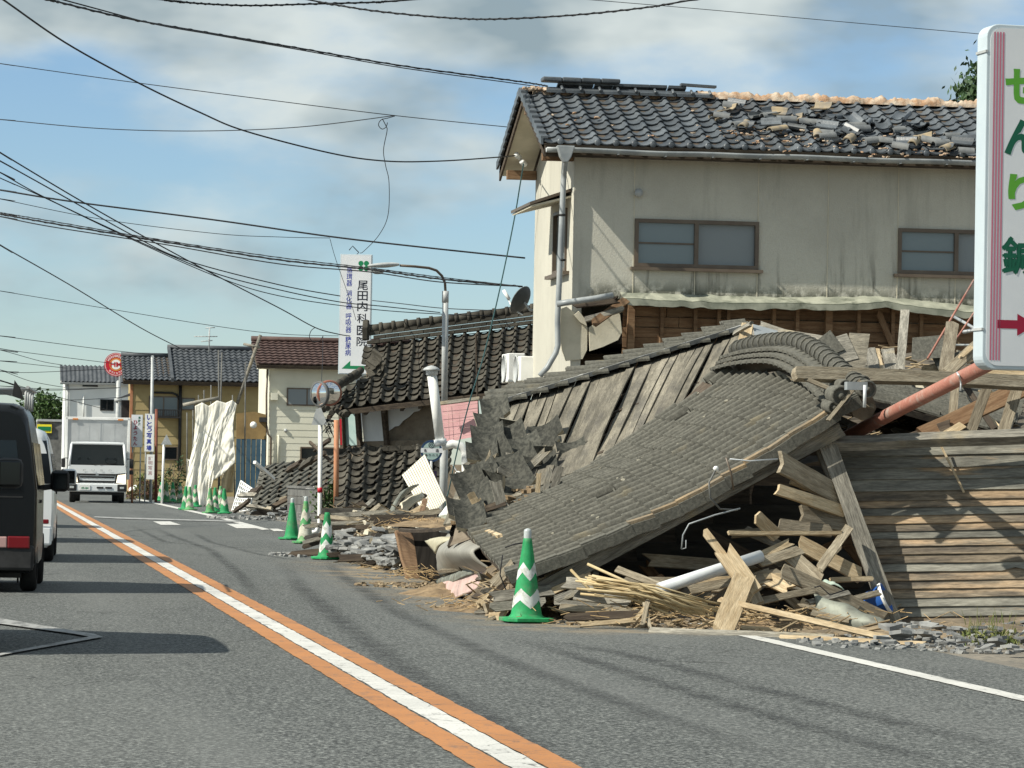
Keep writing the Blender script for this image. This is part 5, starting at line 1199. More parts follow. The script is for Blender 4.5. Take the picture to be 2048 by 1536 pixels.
def van(name, label, x_right, d_rear, L, W, H, paint, yaw=0.0, belt=None, rack=False, clear=.20, lamp_z=(.42, .52), group=None, wr=.28, tail_high=False):
    """x_right: X of the right flank; rear at distance d_rear along the road, nose pointing +Y"""
    y0 = d_rear; loc = V((x_right - W / 2, y0, 0.006)); t = thing(name, label, 'van', loc, group, yaw); mw = ROOT[t.name]; hw = W / 2; belt = belt or H * .53; tum = .11
    zs = [(0.0, .965, clear + .12, H - .09, .02), (.05, .995, clear, H - .03, 0), (.35, 1, clear - .02, H, 0), (L * .35, 1, clear - .02, H + .01, 0), (L * .62, 1, clear - .02, H, 0)]
    rings = [ring(y, hw * k, zb, zt, tum, belt) for y, k, zb, zt, e in zs]
    for (y, k, zt) in ((L * .74, .995, H - .05), (L * .82, .985, H - .22), (L * .90, .97, H * .66), (L * .965, .95, H * .52), (L, .88, H * .46)):
        rings.append(ring(y, hw * k, clear, zt, tum * (.6 if zt < H * .7 else 1), min(belt, zt - .12)))
    xf(loft(MB(), rings), mw).build('body', paint, t)
    # tailgate glass, lamps, bumper, plate, seams
    gx = .16 if paint == 'black_car' else .03
    zg0, zg1 = belt + .02, H - .17
    def rear(x, z): return V((x, -.012 + .0 * z, z))
    xf(MB().prism([V((-hw + gx, -.014, zg0)), V((hw - gx, -.014, zg0)), V((hw - gx - .08, .006, zg1)), V((-hw + gx + .08, .006, zg1))], V((0, .02, 0))), mw).build('rear_glass', 'glass_dark', t)
    bp = xf(MB().prism([V((-hw + .02, -.07, clear + .02)), V((hw - .02, -.07, clear + .02)), V((hw - .015, -.06, clear + .27)), V((-hw + .015, -.06, clear + .27))], V((0, .14, 0))), mw).build('bumper', paint if paint == 'white_car' else 'black', t, bevel=.03)
    for s in (-1, 1):
        if tail_high:
            xf(MB().cbox(V((s * (hw - .05), .02, lerp(belt, clear, .25))), .07, .08, .45), mw).build('tail_light', 'red_lamp', t, bevel=.015)
        a, c = (.05, .40)
        la = xf(MB().box(V((s * (hw - .06), -.078, lamp_z[0])), V((-s * .22, 0, 0)), V((0, .03, 0)), V((0, 0, lamp_z[1] - lamp_z[0]))), mw).build('tail_light', 'red_lamp', t, bevel=.012)
        xf(MB().box(V((s * (hw - .285), -.076, lamp_z[0] + .005)), V((-s * .11, 0, 0)), V((0, .03, 0)), V((0, 0, lamp_z[1] - lamp_z[0] - .01))), mw).build('reverse_light', mat('pale_lamp', (.45, .28, .26), rough=.25, spec=.6), t, bevel=.01)
        # side glass
        for (ya, yb) in ((L * .06, L * .30), (L * .325, L * .60), (L * .625, L * .79)):
            x0, x1 = s * (hw + .004), s * (hw - tum * .55 + .005 - .0); z0 = belt + .02; z1 = lerp(belt, H, .55)
            xf(MB().prism([V((x0, ya, z0)), V((x0, yb, z0)), V((x1, yb - (.12 if yb > L * .7 else 0), z1)), V((x1, ya, z1))], V((-s * .012, 0, 0))), mw).build('side_window', 'glass_dark', t)
        xf(MB().box(V((s * (hw + .004), L * .30, belt - .12)), V((s * .02, 0, 0)), V((0, -.16, 0)), V((0, 0, .035))), mw).build('door_handle', 'black', t, bevel=.006)
        # wing mirror
        my, mz = L * .80, belt + .10
        ar = xf(MB().box(V((s * (hw - .05), my, mz - .11)), V((s * .14, 0, .02)), V((0, .05, 0)), V((0, 0, .06))), mw).build('mirror_arm', 'black', t, bevel=.01)
        mc = xf(MB().cbox(V((s * (hw + .16), my - .0, mz + .0)), .20, .12, .23), mw).build('wing_mirror', 'black' if paint == 'black_car' else paint, t, bevel=.05)
        xf(MB().cbox(V((s * (hw + .16), my - .060, mz)), .15, .010, .175), mw).build('mirror_glass', 'mirror_dark', mc, bevel=.0045)
        for wy in (L * .17, L * .83): wheel(t, mw, s * (hw - .085), wy, wr, .165, s)
        xf(MB().box(V((s * (hw - .18), L * .15, .22)), V((-s * .02, 0, 0)), V((0, -.01, 0)), V((0, 0, -.14))), mw).build('mud_flap', 'black', t)
    xf(MB().cbox(V((0, -.085, lerp(clear, belt, .35))), .33, .012, .165), mw).build('number_plate', 'yellow' if H > 1.8 else 'white', t)
    xf(MB().box(V((-hw * .8, .2, clear - .06)), V((W * .8, 0, 0)), V((0, L - .5, 0)), V((0, 0, .08))), mw).build('underbody', 'black', t)
    xf(MB().cbox(V((hw * .45, .06, .17)), .10, .14, .09), mw).build('tow_bracket', 'black', t); xf(MB().tube([V((hw * .45, .0, .17)), V((hw * .45, -.06, .12))], .03, 8), mw).build('exhaust_tip', 'black', t)
    xf(MB().prism([V((-hw + .14, -.004, belt - .06)), V((hw - .14, -.004, belt - .06)), V((hw - .14, -.004, belt - .045)), V((-hw + .14, -.004, belt - .045))], V((0, .006, 0))), mw).build('tailgate_seam', 'black', t)
    if rack:
        rk = xf(MB().tube([V((-hw + .2, .25, H + .13)), V((hw - .12, .25, H + .13))], .018, 8), mw).build('roof_rack', 'metal_grey', t)
        for yy in (.9, 1.6, 2.3): xf(MB().tube([V((-hw + .2, yy, H + .13)), V((hw - .12, yy, H + .13))], .018, 8), mw).build('rack_bar', 'metal_grey', rk)
        for xx in (-hw + .2, -.2, .15, hw - .12): xf(MB().tube([V((xx, .1, H + .15)), V((xx, 2.6, H + .15))], .016, 8), mw).build('rack_rail', 'metal_grey', rk)
        for yy in (.25, .9, 1.6, 2.3):
            for xx in (-hw + .14, hw - .14): xf(MB().tube([V((xx, yy, H - .06)), V((xx + (.05 if xx < 0 else -.0), yy, H + .05)), V((xx, yy, H + .13))], .015, 6), mw).build('rack_foot', 'metal_grey', rk)
        xf(MB().prism([V((hw - .27, .1, H + .06)), V((hw - .15, .1, H + .02)), V((hw - .19, .1, H + .14)), V((hw - .25, .1, H + .22))], V((0, .05, 0))), mw).build('rack_end_stop', 'black', rk)
    return t
van('black_van', 'black boxy van with a silver roof rack', .56, 35.6, 3.35, 1.48, 1.89, 'black_car', yaw=R(-2.6), rack=True, lamp_z=(.44, .56))
van('white_van', 'white minivan with dark rear glass ahead of the black van', .95, 46.5, 4.1, 1.68, 1.75, 'white_car', yaw=R(-2.0), wr=.30, tail_high=False, lamp_z=(.50, .56), belt=1.0)
van('silver_van', 'grey van further along the queue, hidden behind the white minivan', .95, 58.0, 3.6, 1.6, 1.75, mat('dark_silver', (.05, .055, .05), rough=.3, coat=.5), yaw=R(-.3), wr=.29)
van('silver_van', 'last dark van of the queue, hidden behind the other vans', .9, 71.0, 3.8, 1.6, 1.7, 'black_car', wr=.29)
van('leading_van', 'dark van at the left with only its wing mirror showing', .055, 24.1, 3.35, 1.48, 1.86, 'black_car', belt=1.11)

def person(t_label, c, shirt, lean):
    """seated figure: one skinned body, with hair"""
    me = bpy.data.meshes.new('person')
    J = [(0, 0, 0), (0, .0, .22), (0, .02, .42), (0, .0, .50), (0, -.02, .56), (0, -.03, .66), (0, -.03, .74),
         (.17, .0, .42), (.22, -.10, .22), (.14, -.34, .24), (.12, -.42, .27), (-.17, 0, .42), (-.22, -.10, .22), (-.14, -.34, .24), (-.12, -.42, .27),
         (.10, -.1, -.02), (.12, -.42, .0), (.12, -.44, -.35), (-.10, -.1, -.02), (-.12, -.42, .0), (-.12, -.44, -.35)]
    E = [(0, 1), (1, 2), (2, 3), (3, 4), (4, 5), (5, 6), (2, 7), (7, 8), (8, 9), (9, 10), (2, 11), (11, 12), (12, 13), (13, 14), (0, 15), (15, 16), (16, 17), (0, 18), (18, 19), (19, 20)]
    rad = [.14, .14, .13, .055, .055, .085, .07, .065, .05, .04, .035, .065, .05, .04, .035, .09, .075, .05, .09, .075, .05]
    me.from_pydata(J, E, []); me.materials.append(M[shirt])
    o = bpy.data.objects.new('person', me); COL.objects.link(o); o.location = c; ROOT[o.name] = Matrix.Translation(c)
    sk = o.modifiers.new('skin', 'SKIN'); ss = o.modifiers.new('sub', 'SUBSURF'); ss.levels = ss.render_levels = 1
    for i, v in enumerate(me.skin_vertices[0].data): v.radius = (rad[i], rad[i]); v.use_root = (i == 0)
    tag(o, t_label, 'person')
    hd = MB()
    hd.grid(lambda u, v: c + V((.088 * math.cos(6.283 * u) * math.sin(math.pi * v), -.035 + .098 * math.sin(6.283 * u) * math.sin(math.pi * v), .675 + .12 * math.cos(math.pi * v))), 14, 10)
    hd.add([c + V((-.014, -.125, .665)), c + V((.014, -.125, .665)), c + V((0, -.15, .655)), c + V((0, -.125, .70))], [[0, 1, 2], [1, 3, 2], [3, 0, 2]])
    for s in (-1, 1): hd.cbox(c + V((s * .092, -.03, .67)), .018, .04, .06); hd.cbox(c + V((s * .035, -.128, .69)), .024, .008, .010)
    hd.cbox(c + V((0, -.126, .625)), .05, .008, .010)
    hd.build('head', 'skin', o)
    MB().grid(lambda u, v: c + V((.096 * math.cos(6.283 * u) * math.sin(math.pi * v * .52), -.018 + .10 * math.sin(6.283 * u) * math.sin(math.pi * v * .52), .685 + .125 * math.cos(math.pi * v * .52))), 14, 7).build('hair', 'hair', o)
def truck():
    d = 118.0; base = AT(193, d, .006); base.z = .006; t = thing('box_truck', 'white box truck coming towards the queue', 'truck', base, None, R(180 - 1.5)); mw = ROOT[t.name]
    # local: +y is the truck's forward, so world -Y
    W, hw = 1.94, .97
    def B_(c, sx, sy, sz, name, m, parent=t, bevel=.0): return xf(MB().cbox(V(c), sx, sy, sz), mw).build(name, m, parent, bevel=bevel)
    # cargo box behind
    B_((-.0, -3.0, 1.80), 2.12, 4.4, 2.05, 'cargo_box', 'alu', bevel=.02)
    for (c, sx, sz) in (((0, -.79, 2.80), 2.16, .09), ((-1.04, -.79, 1.80), .09, 2.05), ((1.04, -.79, 1.80), .09, 2.05)):
        B_(c, sx, .06, sz, 'box_frame', 'white', bevel=.01)
    for x in (-.55, -.15, .3, .65):
        b = MB()
        for k in range(14): b.cbox(V((x, -.792, 1.95 + k * .06)), .012, .012, .012)
        xf(b, mw).build('rivet_row', 'metal_grey', t)
    B_((0, -.765, 2.2), .008, .01, 1.1, 'panel_seam', 'metal_grey')
    for s in (-1, 1): B_((s * .75, -.745, 2.77), .18, .02, .05, 'marker_lamp', mat('amber', (.6, .2, .03), rough=.3), bevel=.006)
    # cab
    rings = []
    for (y, k, zb, zt) in ((-.70, .97, .55, 1.98), (.15, 1.0, .40, 2.02), (.40, 1.0, .40, 1.97), (.58, .995, .40, 1.55), (.76, .99, .40, 1.20), (.84, .98, .40, 1.05)):
        rings.append(ring(y, hw * k, zb, zt, .10, min(1.16, zt - .12)))
    # windscreen opening: frame strips instead of a closed cab nose
    cab = MB(); k = len(rings[0])
    body = loft(MB(), [rings[0], rings[1]], True)
    xf(body, mw).build('cab', 'white_car', t)
    lo = MB(); sq = lambda x, z, y: V((x, y, z))
    # lower front
    xf(loft(MB(), [[V((x * q, y, z)) for x, z in ((-.96, .36), (-.97, .62), (-.97, 1.0), (-.95, 1.24), (.95, 1.24), (.97, 1.0), (.97, .62), (.96, .36))] for y, q in ((.14, 1), (.70, 1), (.84, .97))]), mw).build('front_panel', 'white_car', t, bevel=.03)
    # pillars, roof brow
    for s in (-1, 1): xf(MB().prism([V((s * .97, .10, 1.22)), V((s * .97, .80, 1.22)), V((s * .86, .42, 1.93)), V((s * .87, .10, 1.95))], V((-s * .05, 0, 0))), mw).build('door', 'white_car', t)
    for s in (-1, 1):
        xf(MB().tube([V((s * .93, .82, 1.22)), V((s * .86, .46, 1.93))], .045, 6), mw).build('pillar', 'white_car', t)
        xf(MB().prism([V((s * .978, .14, 1.26)), V((s * .978, .68, 1.26)), V((s * .90, .40, 1.80)), V((s * .90, .14, 1.82))], V((s * .004, 0, 0))), mw).build('side_window', 'glass_dark', t)
    B_((0, .33, 1.955), 1.76, .34, .09, 'roof_brow', 'white_car', bevel=.03)
    xf(MB().prism([V((-.88, .80, 1.25)), V((.88, .80, 1.25)), V((.82, .47, 1.91)), V((-.82, .47, 1.91))], V((0, .01, .004))), mw).build('windscreen', 'glass_screen', t)
    B_((0, .0, .95), 1.8, .9, .5, 'seat_base', 'black'); B_((0, -.45, 1.4), 1.7, .14, .9, 'seat_back', 'black'); B_((0, .62, 1.22), 1.75, .3, .12, 'dashboard', 'black', bevel=.03)
    xf(MB().lathe(V((-.45, .42, 1.36)), V((0, -.5, 1)), [(.19, 0), (.21, .015), (.19, .03), (.175, .015), (.19, 0)], 20), mw).build('steering_wheel', 'black', t)
    for s in (-1, 1): xf(MB().tube([V((s * .1, .84, 1.24)), V((s * .1 - .5, .80, 1.30))], .012, 4), mw).build('wiper', 'black', t)
    # grille, lamps, bumper
    b = MB(); xf(b.prism([V((-.62, .835, .96)), V((.62, .835, .96)), V((.55, .835, .82)), V((-.55, .835, .82))], V((0, .02, 0))), mw).build('grille', 'black', t)
    B_((0, .865, .885), 1.15, .012, .022, 'grille_bar', 'chrome'); B_((0, .87, .93), .10, .012, .09, 'emblem', 'chrome', bevel=.01)
    xf(MB().prism([V((-.58, .835, .73)), V((.58, .835, .73)), V((.54, .835, .66)), V((-.54, .835, .66))], V((0, .02, 0))), mw).build('lower_grille', 'black', t)
    mf = mw @ Matrix(((-1, 0, 0, 0), (0, 0, 1, .862), (0, 1, 0, 0), (0, 0, 0, 1)))
    tb = MB()
    for kx, ch in zip((-.42, -.14, .14, .42), 'FUSO'): text_box(tb, ch, mf, kx, 1.07, .10, .055, .02)
    tb.build('lettering', 'metal_grey', t)
    B_((0, .83, .50), 1.93, .22, .28, 'bumper', 'white_car', bevel=.04)
    for s in (-1, 1):
        xf(MB().prism([V((s * .94, .815, .95)), V((s * .68, .855, .92)), V((s * .63, .86, .67)), V((s * .94, .815, .65))], V((0, .05, 0))), mw).build('headlight', 'headlamp', t, bevel=.01)
        xf(MB().prism([V((s * .962, .795, 1.0)), V((s * .62, .838, .96)), V((s * .56, .842, .62)), V((s * .962, .795, .60))], V((0, .04, 0))), mw).build('headlight_bezel', 'black', t)
        B_((s * .82, .88, .50), .32, .16, .24, 'bumper_corner', 'black', bevel=.03); B_((s * .82, .965, .50), .14, .02, .07, 'fog_lamp', 'clear', bevel=.01)
        B_((s * 1.12, .62, 1.30), .13, .10, .30, 'wing_mirror', 'black', bevel=.03); xf(MB().tube([V((s * .95, .60, 1.46)), V((s * 1.12, .62, 1.46))], .015, 6), mw).build('mirror_arm', 'black', t)
        B_((s * 1.12, .62, 1.02), .13, .10, .15, 'wing_mirror', 'black', bevel=.03)
        wheel(t, mw, s * .80, .28, .36, .20, s); wheel(t, mw, s * .70, -3.6, .36, .32, s)
    B_((.40, .955, .50), .34, .015, .165, 'number_plate', 'white'); lettering(t, mw @ Matrix(((-1, 0, 0, 0), (0, 0, 1, .966), (0, 1, 0, 0), (0, 0, 0, 1))), [('49-84', -.40, .48, .24, .075)], 'ink_green', bold=.02)
    for k in (-.0, -.28): B_((k - .1, .955, .50), .22, .012, .06, 'bumper_slot', 'black')
    B_((0, -2.2, .62), .8, 5.0, .22, 'chassis', 'black'); B_((0, .55, .33), 1.7, .4, .14, 'skirt', 'black')
    fw = mw @ V((-.45, -.12, 1.20)); fp = mw @ V((.45, -.12, 1.20))
    person('driver in dark clothes behind the truck windscreen, hands on the wheel', fw, 'cloth', 0)
    person('passenger in dark clothes in the truck cab, hands in the lap', fp, 'cloth', 0)
truck()

# ================================================================== traffic cones
def cone_parts(t, base, h, bw, rz, bands, cap, m, mb_, tilt=(0, 0)):
    mw = Matrix.Translation(base) @ Matrix.Rotation(rz, 4, 'Z') @ Matrix.Rotation(tilt[0], 4, 'X') @ Matrix.Rotation(tilt[1], 4, 'Y')
    b = MB(); c = bw / 2; k = .045
    ch = bw * .16; q = [(c, -c + ch), (c, c - ch), (c - ch, c), (-c + ch, c), (-c, c - ch), (-c, -c + ch), (-c + ch, -c), (c - ch, -c)]
    b.prism([V((x, y, .012)) for x, y in q], V((0, 0, k - .012)))
    for sx in (-1, 1):
        for sy in (-1, 1): b.cbox(V((sx * c * .6, sy * c * .6, .006)), .07, .07, .012)
    xf(b, mw).build('base', m, t, bevel=.008)
    r0, r1 = bw * .345, .036
    rr = lambda z: lerp(r0, r1, z / h)
    prof = [(rr(0) + .018, k), (rr(.02), k + .02), (rr(.06), .075)] + [(rr(z * h), z * h) for z in (.2, .4, .6, .8, .95)] + [(r1, h), (r1 * .8, h + .005), (0, h + .005)]
    xf(MB().lathe(V((0, 0, 0)), Z, prof, 26), mw).build('cone_body', m, t)
    for (z0, z1, wav) in bands:
        g = MB().grid(lambda u, v: V((math.cos(6.2832 * u), math.sin(6.2832 * u), 0)) * (rr((lerp(z0, z1, v) + wav * abs(((u * 4 + .5) % 1) - .5) * 2) * h) + .0025) + Z * ((lerp(z0, z1, v) + wav * abs(((u * 4 + .5) % 1) - .5) * 2) * h), 32, 3)
        xf(g, mw).build('reflective_band', mb_, t)
    if cap: xf(MB().lathe(V((0, 0, h)), Z, [(.034, -.01), (.034, .06), (.030, .075), (.012, .085), (0, .087)], 14), mw).build('cap', 'clear', t)
def cone(px, py, label, h=.70, bw=.39, rz=.3, bands=((.17, .31, .10), (.50, .62, .10)), cap=True, m='green', mb_='reflect', group=None, tilt=(0, 0), ht=None, z=0.006):
    g = G(px, py, z); t = thing('traffic_cone', label, 'traffic cone', V((g.x, g.y + .16, z)), group); cone_parts(t, V((g.x, g.y + .16, z)), h, bw, rz, bands, cap, m, mb_, tilt)
    return t
cone(1058, 1247, 'bright green cone with white chevron bands in front of the fallen roof', .72, .41, R(8))
cone(585, 1080, 'plain green cone with a clear cap, the one without bands', .66, .40, R(25), (), True)
cone(612, 1088, 'scuffed green cone with broad white bands at the foot of the mirror pole', .72, .40, R(10), ((.10, .38, .10), (.52, .72, .10)), True, 'green_old', 'reflect_old')
cone(655, 1120, 'capless green cone with slanted white bands beside the tile rubble', .66, .36, R(30), ((.14, .30, .14), (.46, .70, .12)), False, 'green', 'reflect')
for i, (px, py) in enumerate(((322, 1003), (334, 1005), (346, 1004), (361, 1006), (371, 1020), (380, 1021), (391, 1014), (421, 1027), (431, 1024), (441, 1018), (450, 1028))):
    pat = [((.2, .42, .1), (.6, .78, .1)), ((.3, .5, .12),), ((.12, .3, .1), (.45, .6, .1))][i % 3]
    cone(px, py, 'faded green and white cone in the row in front of the tarpaulin', .68, .38, rnd(0, 1.5), pat, False, 'green_old' if i % 2 else 'green', 'reflect_old', 'cones in front of the tarpaulin', (rnd(-.04, .04), rnd(-.05, .05)))
# ================================================================== the fallen roof in the foreground
def on_patch(A, B, C, D, u, v): return bil(A, B, C, D, u, v)
def big_roof():
    # u: far -> near along the ridge, v: eave -> ridge
    A, B = P(905, 1035, 36.3), P(1010, 1145, 30.95); C, D = P(1712, 796, 31.25), P(1440, 742, 36.7)
    t = thing('fallen_tile_roof', 'huge lichen-grey tiled roof slumped onto the road edge', 'fallen roof', V(((A.x + C.x) / 2, (A.y + C.y) / 2, 0)))
    n = (B - A).cross(D - A).normalized()
    def warp(u, v): return n * (-.15 * math.sin(math.pi * v ** .8) * (.35 + .65 * abs(2 * u - 1)) + .03 * mn.noise(V((u * 4, v * 4, 1))) - .10 * max(0, .22 - v) * 2 - .14 * math.sin(math.pi * v) * (1 - u) ** 2 + .05 * max(0, math.sin(u * 7 + v * 2)) * (1 - u))
    fn = lambda u, v: bil(A, B, C, D, u, v) + warp(u, v)
    b = MB(); b.grid(lambda u, v: fn(u, v) - n * .03, 16, 16, False); sh = b.build('sheathing', 'wood_dark', t, solid=.05)
    nc, nr = 20, 15
    keep = lambda i, j: not (j == 0 and i < 6) and not (j <= 1 and i < 3) and not ((i, j) in ((12, 5), (7, 8), (3, 11), (0, 13), (1, 13), (0, 12)))
    src = tile_mb(.060, .028, .02, .018)
    tile_patch(t, A, B, C, D, nc, nr, 'tile_old', keep=keep, jit=.009, rot=.008, warp=warp, src=src)
    # mortar crumbs where tiles cracked
    cr_ = MB()
    for (px, py, k) in ((1316, 925, 5), (1395, 805, 4), (1210, 945, 3), (1245, 968, 4), (1287, 935, 4), (1235, 975, 3), (1160, 1010, 4), (1200, 1040, 4), (1100, 1075, 3), (1545, 845, 3), (1415, 850, 3), (1470, 815, 4), (1180, 1090, 3), (1360, 900, 2)):
        q = None
        best = min(((abs(proj(fn(i_ / 30, j_ / 30))[0] - px) + abs(proj(fn(i_ / 30, j_ / 30))[1] - py)), i_, j_) for i_ in range(31) for j_ in range(31)); q = fn(best[1] / 30, best[2] / 30) + n * .052
        for z_ in range(1 + k // 4):
            uu = (B - A).normalized(); vv = n.cross(uu); o_ = q + uu * rnd(-.22, .22) + vv * rnd(-.04, .04) + n * .0; L_, W_ = rnd(.05, .13), rnd(.012, .028)
            cr_.prism([o_ + uu * L_ * a_ * rnd(.6, 1.1) + vv * W_ * b_ * rnd(.5, 1.2) for a_, b_ in ((-1, -.3), (-.3, -1), (.6, -.8), (1, .2), (.3, 1), (-.6, .7))], n * .012)
    cr_.build('mortar_crumb', mat('mortar', (.27, .25, .195), (.17, .16, .125), 8, rough=.95), t, kind='stuff')
    # verge: plank edge, hanging verge tiles, barge board
    for j in range(nr):
        p, q = fn(1, j / nr) + n * rnd(-.015, .02), fn(1, (j + 1.03) / nr) + n * rnd(-.02, .012); dr = V((0, -.02, 0))
        bb = MB(); w = (B - A).normalized()
        bb.box(p - w * .02 + n * .03, q - p, w * .15, n * .026); bb.box(p + w * .12 - n * .06, q - p, w * .028, n * .10)
        bb.build('verge_tile', 'tile_old', t) if j < 5 or j > 13 else (MB().box(p - w * .05 + n * .03, q - p, w * .16, n * .028).build('verge_tile', mat('tile_tan', (.30, .22, .13), (.17, .14, .10), 4, rough=.9, rand=.15, bump=.3), t), MB().box(p + w * .115 - n * .07, q - p, w * .028, n * .10).build('verge_tile', 'tile_old', t))
    w = (B - A).normalized(); off = w * .02 - n * .12
    board(fn(1, .06) + off - n * .07, fn(1, .93) + off - n * .04, .13, .05, 'wood_grey', face=w + V((0, -1, 0)), parent=t, name='barge_board', jag=.1)
    board(fn(1, .1) - w * .25 - n * .22, fn(1, .9) - w * .25 - n * .20, .12, .10, 'wood_dark', face=w + V((0, -1, 0)), parent=t, name='rafter', jag=.1)
    # ridge: two noshi layers and the barrel row; bows over and drops at the near end
    rp = [(1472, 700, 36.2), (1508, 690, 35.4), (1550, 684, 34.5), (1592, 684, 33.6), (1628, 698, 32.7), (1660, 722, 31.9), (1694, 752, 31.3), (1724, 778, 30.8)]
    pts = [P(a_, b_, c_ + .45) for a_, b_, c_ in rp]
    def rc(s):
        k = s * (len(pts) - 1); i = min(int(k), len(pts) - 2); f = k - i
        a, b_, c, e = pts[max(i - 1, 0)], pts[i], pts[i + 1], pts[min(i + 2, len(pts) - 1)]
        return .5 * ((2 * b_) + (c - a) * f + (2 * a - 5 * b_ + 4 * c - e) * f * f + (3 * b_ - a - 3 * c + e) * f ** 3)
    nb = 26
    for i in range(nb):
        p, q = rc(i / nb), rc((i + 1.05) / nb); MB().tube([p, lerp(p, q, .86), lerp(p, q, .87), q], [.084, .087, .100, .098], 12).build('barrel_tile', 'tile_old', t)
    for tier in range(3):
        for i in range(nb):
            p, q = rc((i + .5 * (tier % 2)) / nb), rc(min(1, (i + .97 + .5 * (tier % 2)) / nb)); dn = V((-.07 - .05 * tier, -.08 - .02 * tier, -.07 - tier * .06))
            ax = (q - p); sd = V((-.8, -.25, -.18)).normalized()
            bb = MB(); bb.box(p + dn, ax, sd * .13, Z * .028); bb.tube([p + dn + sd * .02 + Z * .022, p + dn + sd * .135 + Z * .008], .020, 6); bb.build('ridge_tile', 'tile_old', t)
    MB().tube([p_ + V((.04, .1, -.16)) for p_ in (rc(0), rc(.3), rc(.6), rc(.85), rc(1))], .12, 8).build('ridge_core', 'mudwall', t)
    # end discs of the ridge
    for (px, py, d, r) in ((1682, 792, 30.5, .095), (1735, 779, 30.7, .085), (1690, 772, 30.9, .06), (1728, 764, 30.9, .06), (1668, 815, 30.5, .06)):
        MB().lathe(P(px, py, d + .45), V((.1, -1, -.1)), [(r * .8, -.22), (r, -.05), (r, .0), (r * .8, .02), (r * .7, -.005), (r * .35, -.005), (r * .28, .02), (0, .025)], 18).build('ridge_end_disc', 'tile_old', t)
    # far slope beyond the ridge, seen almost edge on: dark courses running to the lower right
    A2, B2 = P(2010, 872, 34.0), P(2060, 800, 38.6); C2, D2 = P(1640, 735, 37.0), P(1745, 800, 33.0)
    rs = slab(A2, B2, C2, D2, .06, Z).build('rear_sheathing', 'wood_dark', t)
    tile_patch(t, A2, B2, C2, D2, 16, 8, 'tile_old', jit=.05, rot=.06, src=src, limit=130, name='rear_tile')
    # gable interior: dark boarded wall set back under the verge, near-black backing as painted shade
    yb = 1.0
    bw = fn(1, .02) - w * 1.0; ew = fn(1, .97) - w * 1.0
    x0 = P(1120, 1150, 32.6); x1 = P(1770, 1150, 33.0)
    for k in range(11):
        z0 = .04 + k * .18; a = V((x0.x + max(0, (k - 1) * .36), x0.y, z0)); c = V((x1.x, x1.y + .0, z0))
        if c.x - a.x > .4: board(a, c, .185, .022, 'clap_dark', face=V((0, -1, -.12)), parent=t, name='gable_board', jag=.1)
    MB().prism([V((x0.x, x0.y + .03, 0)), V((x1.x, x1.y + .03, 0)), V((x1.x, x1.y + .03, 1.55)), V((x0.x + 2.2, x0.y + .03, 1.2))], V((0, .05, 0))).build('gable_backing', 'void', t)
    # sagging service bracket and insulators on the barge board
    a = P(1455, 925, 29.9); MB().tube([P(1452, 915, 29.9), P(1462, 945, 29.9), P(1467, 980, 29.95)], .009, 6).build('cable_bracket', 'frame', t)
    MB().lathe(P(1432, 938, 29.85), V((-.3, -.8, .5)), [(0, -.03), (.022, -.03), (.015, -.01), (.024, .01), (.015, .025), (0, .03)], 10).build('insulator', 'white', t)
    MB().tube([P(1430, 942, 29.85), P(1418, 965, 29.8), P(1420, 995, 29.8), P(1440, 1018, 29.9), P(1475, 1020, 30.1)], .008, 6).build('service_cable', 'block', t)
    MB().tube([P(1460, 918, 29.9), P(1500, 922, 30), P(1555, 918, 30.2)], .006, 5).build('service_cable', 'pvc', t)
    b = MB(); b.tube([P(1363, 1098, 29.9), P(1366, 1070, 29.9), P(1378, 1048, 29.9), P(1430, 1030, 29.9), P(1480, 1017, 30)], .007, 6); b.tube([P(1363, 1098, 29.9), P(1372, 1096, 29.9), P(1372, 1080, 29.9)], .005, 5)
    b.build('hanging_bracket', 'gutter', t)
    return t, fn, n
BR, BFN, BN = big_roof()

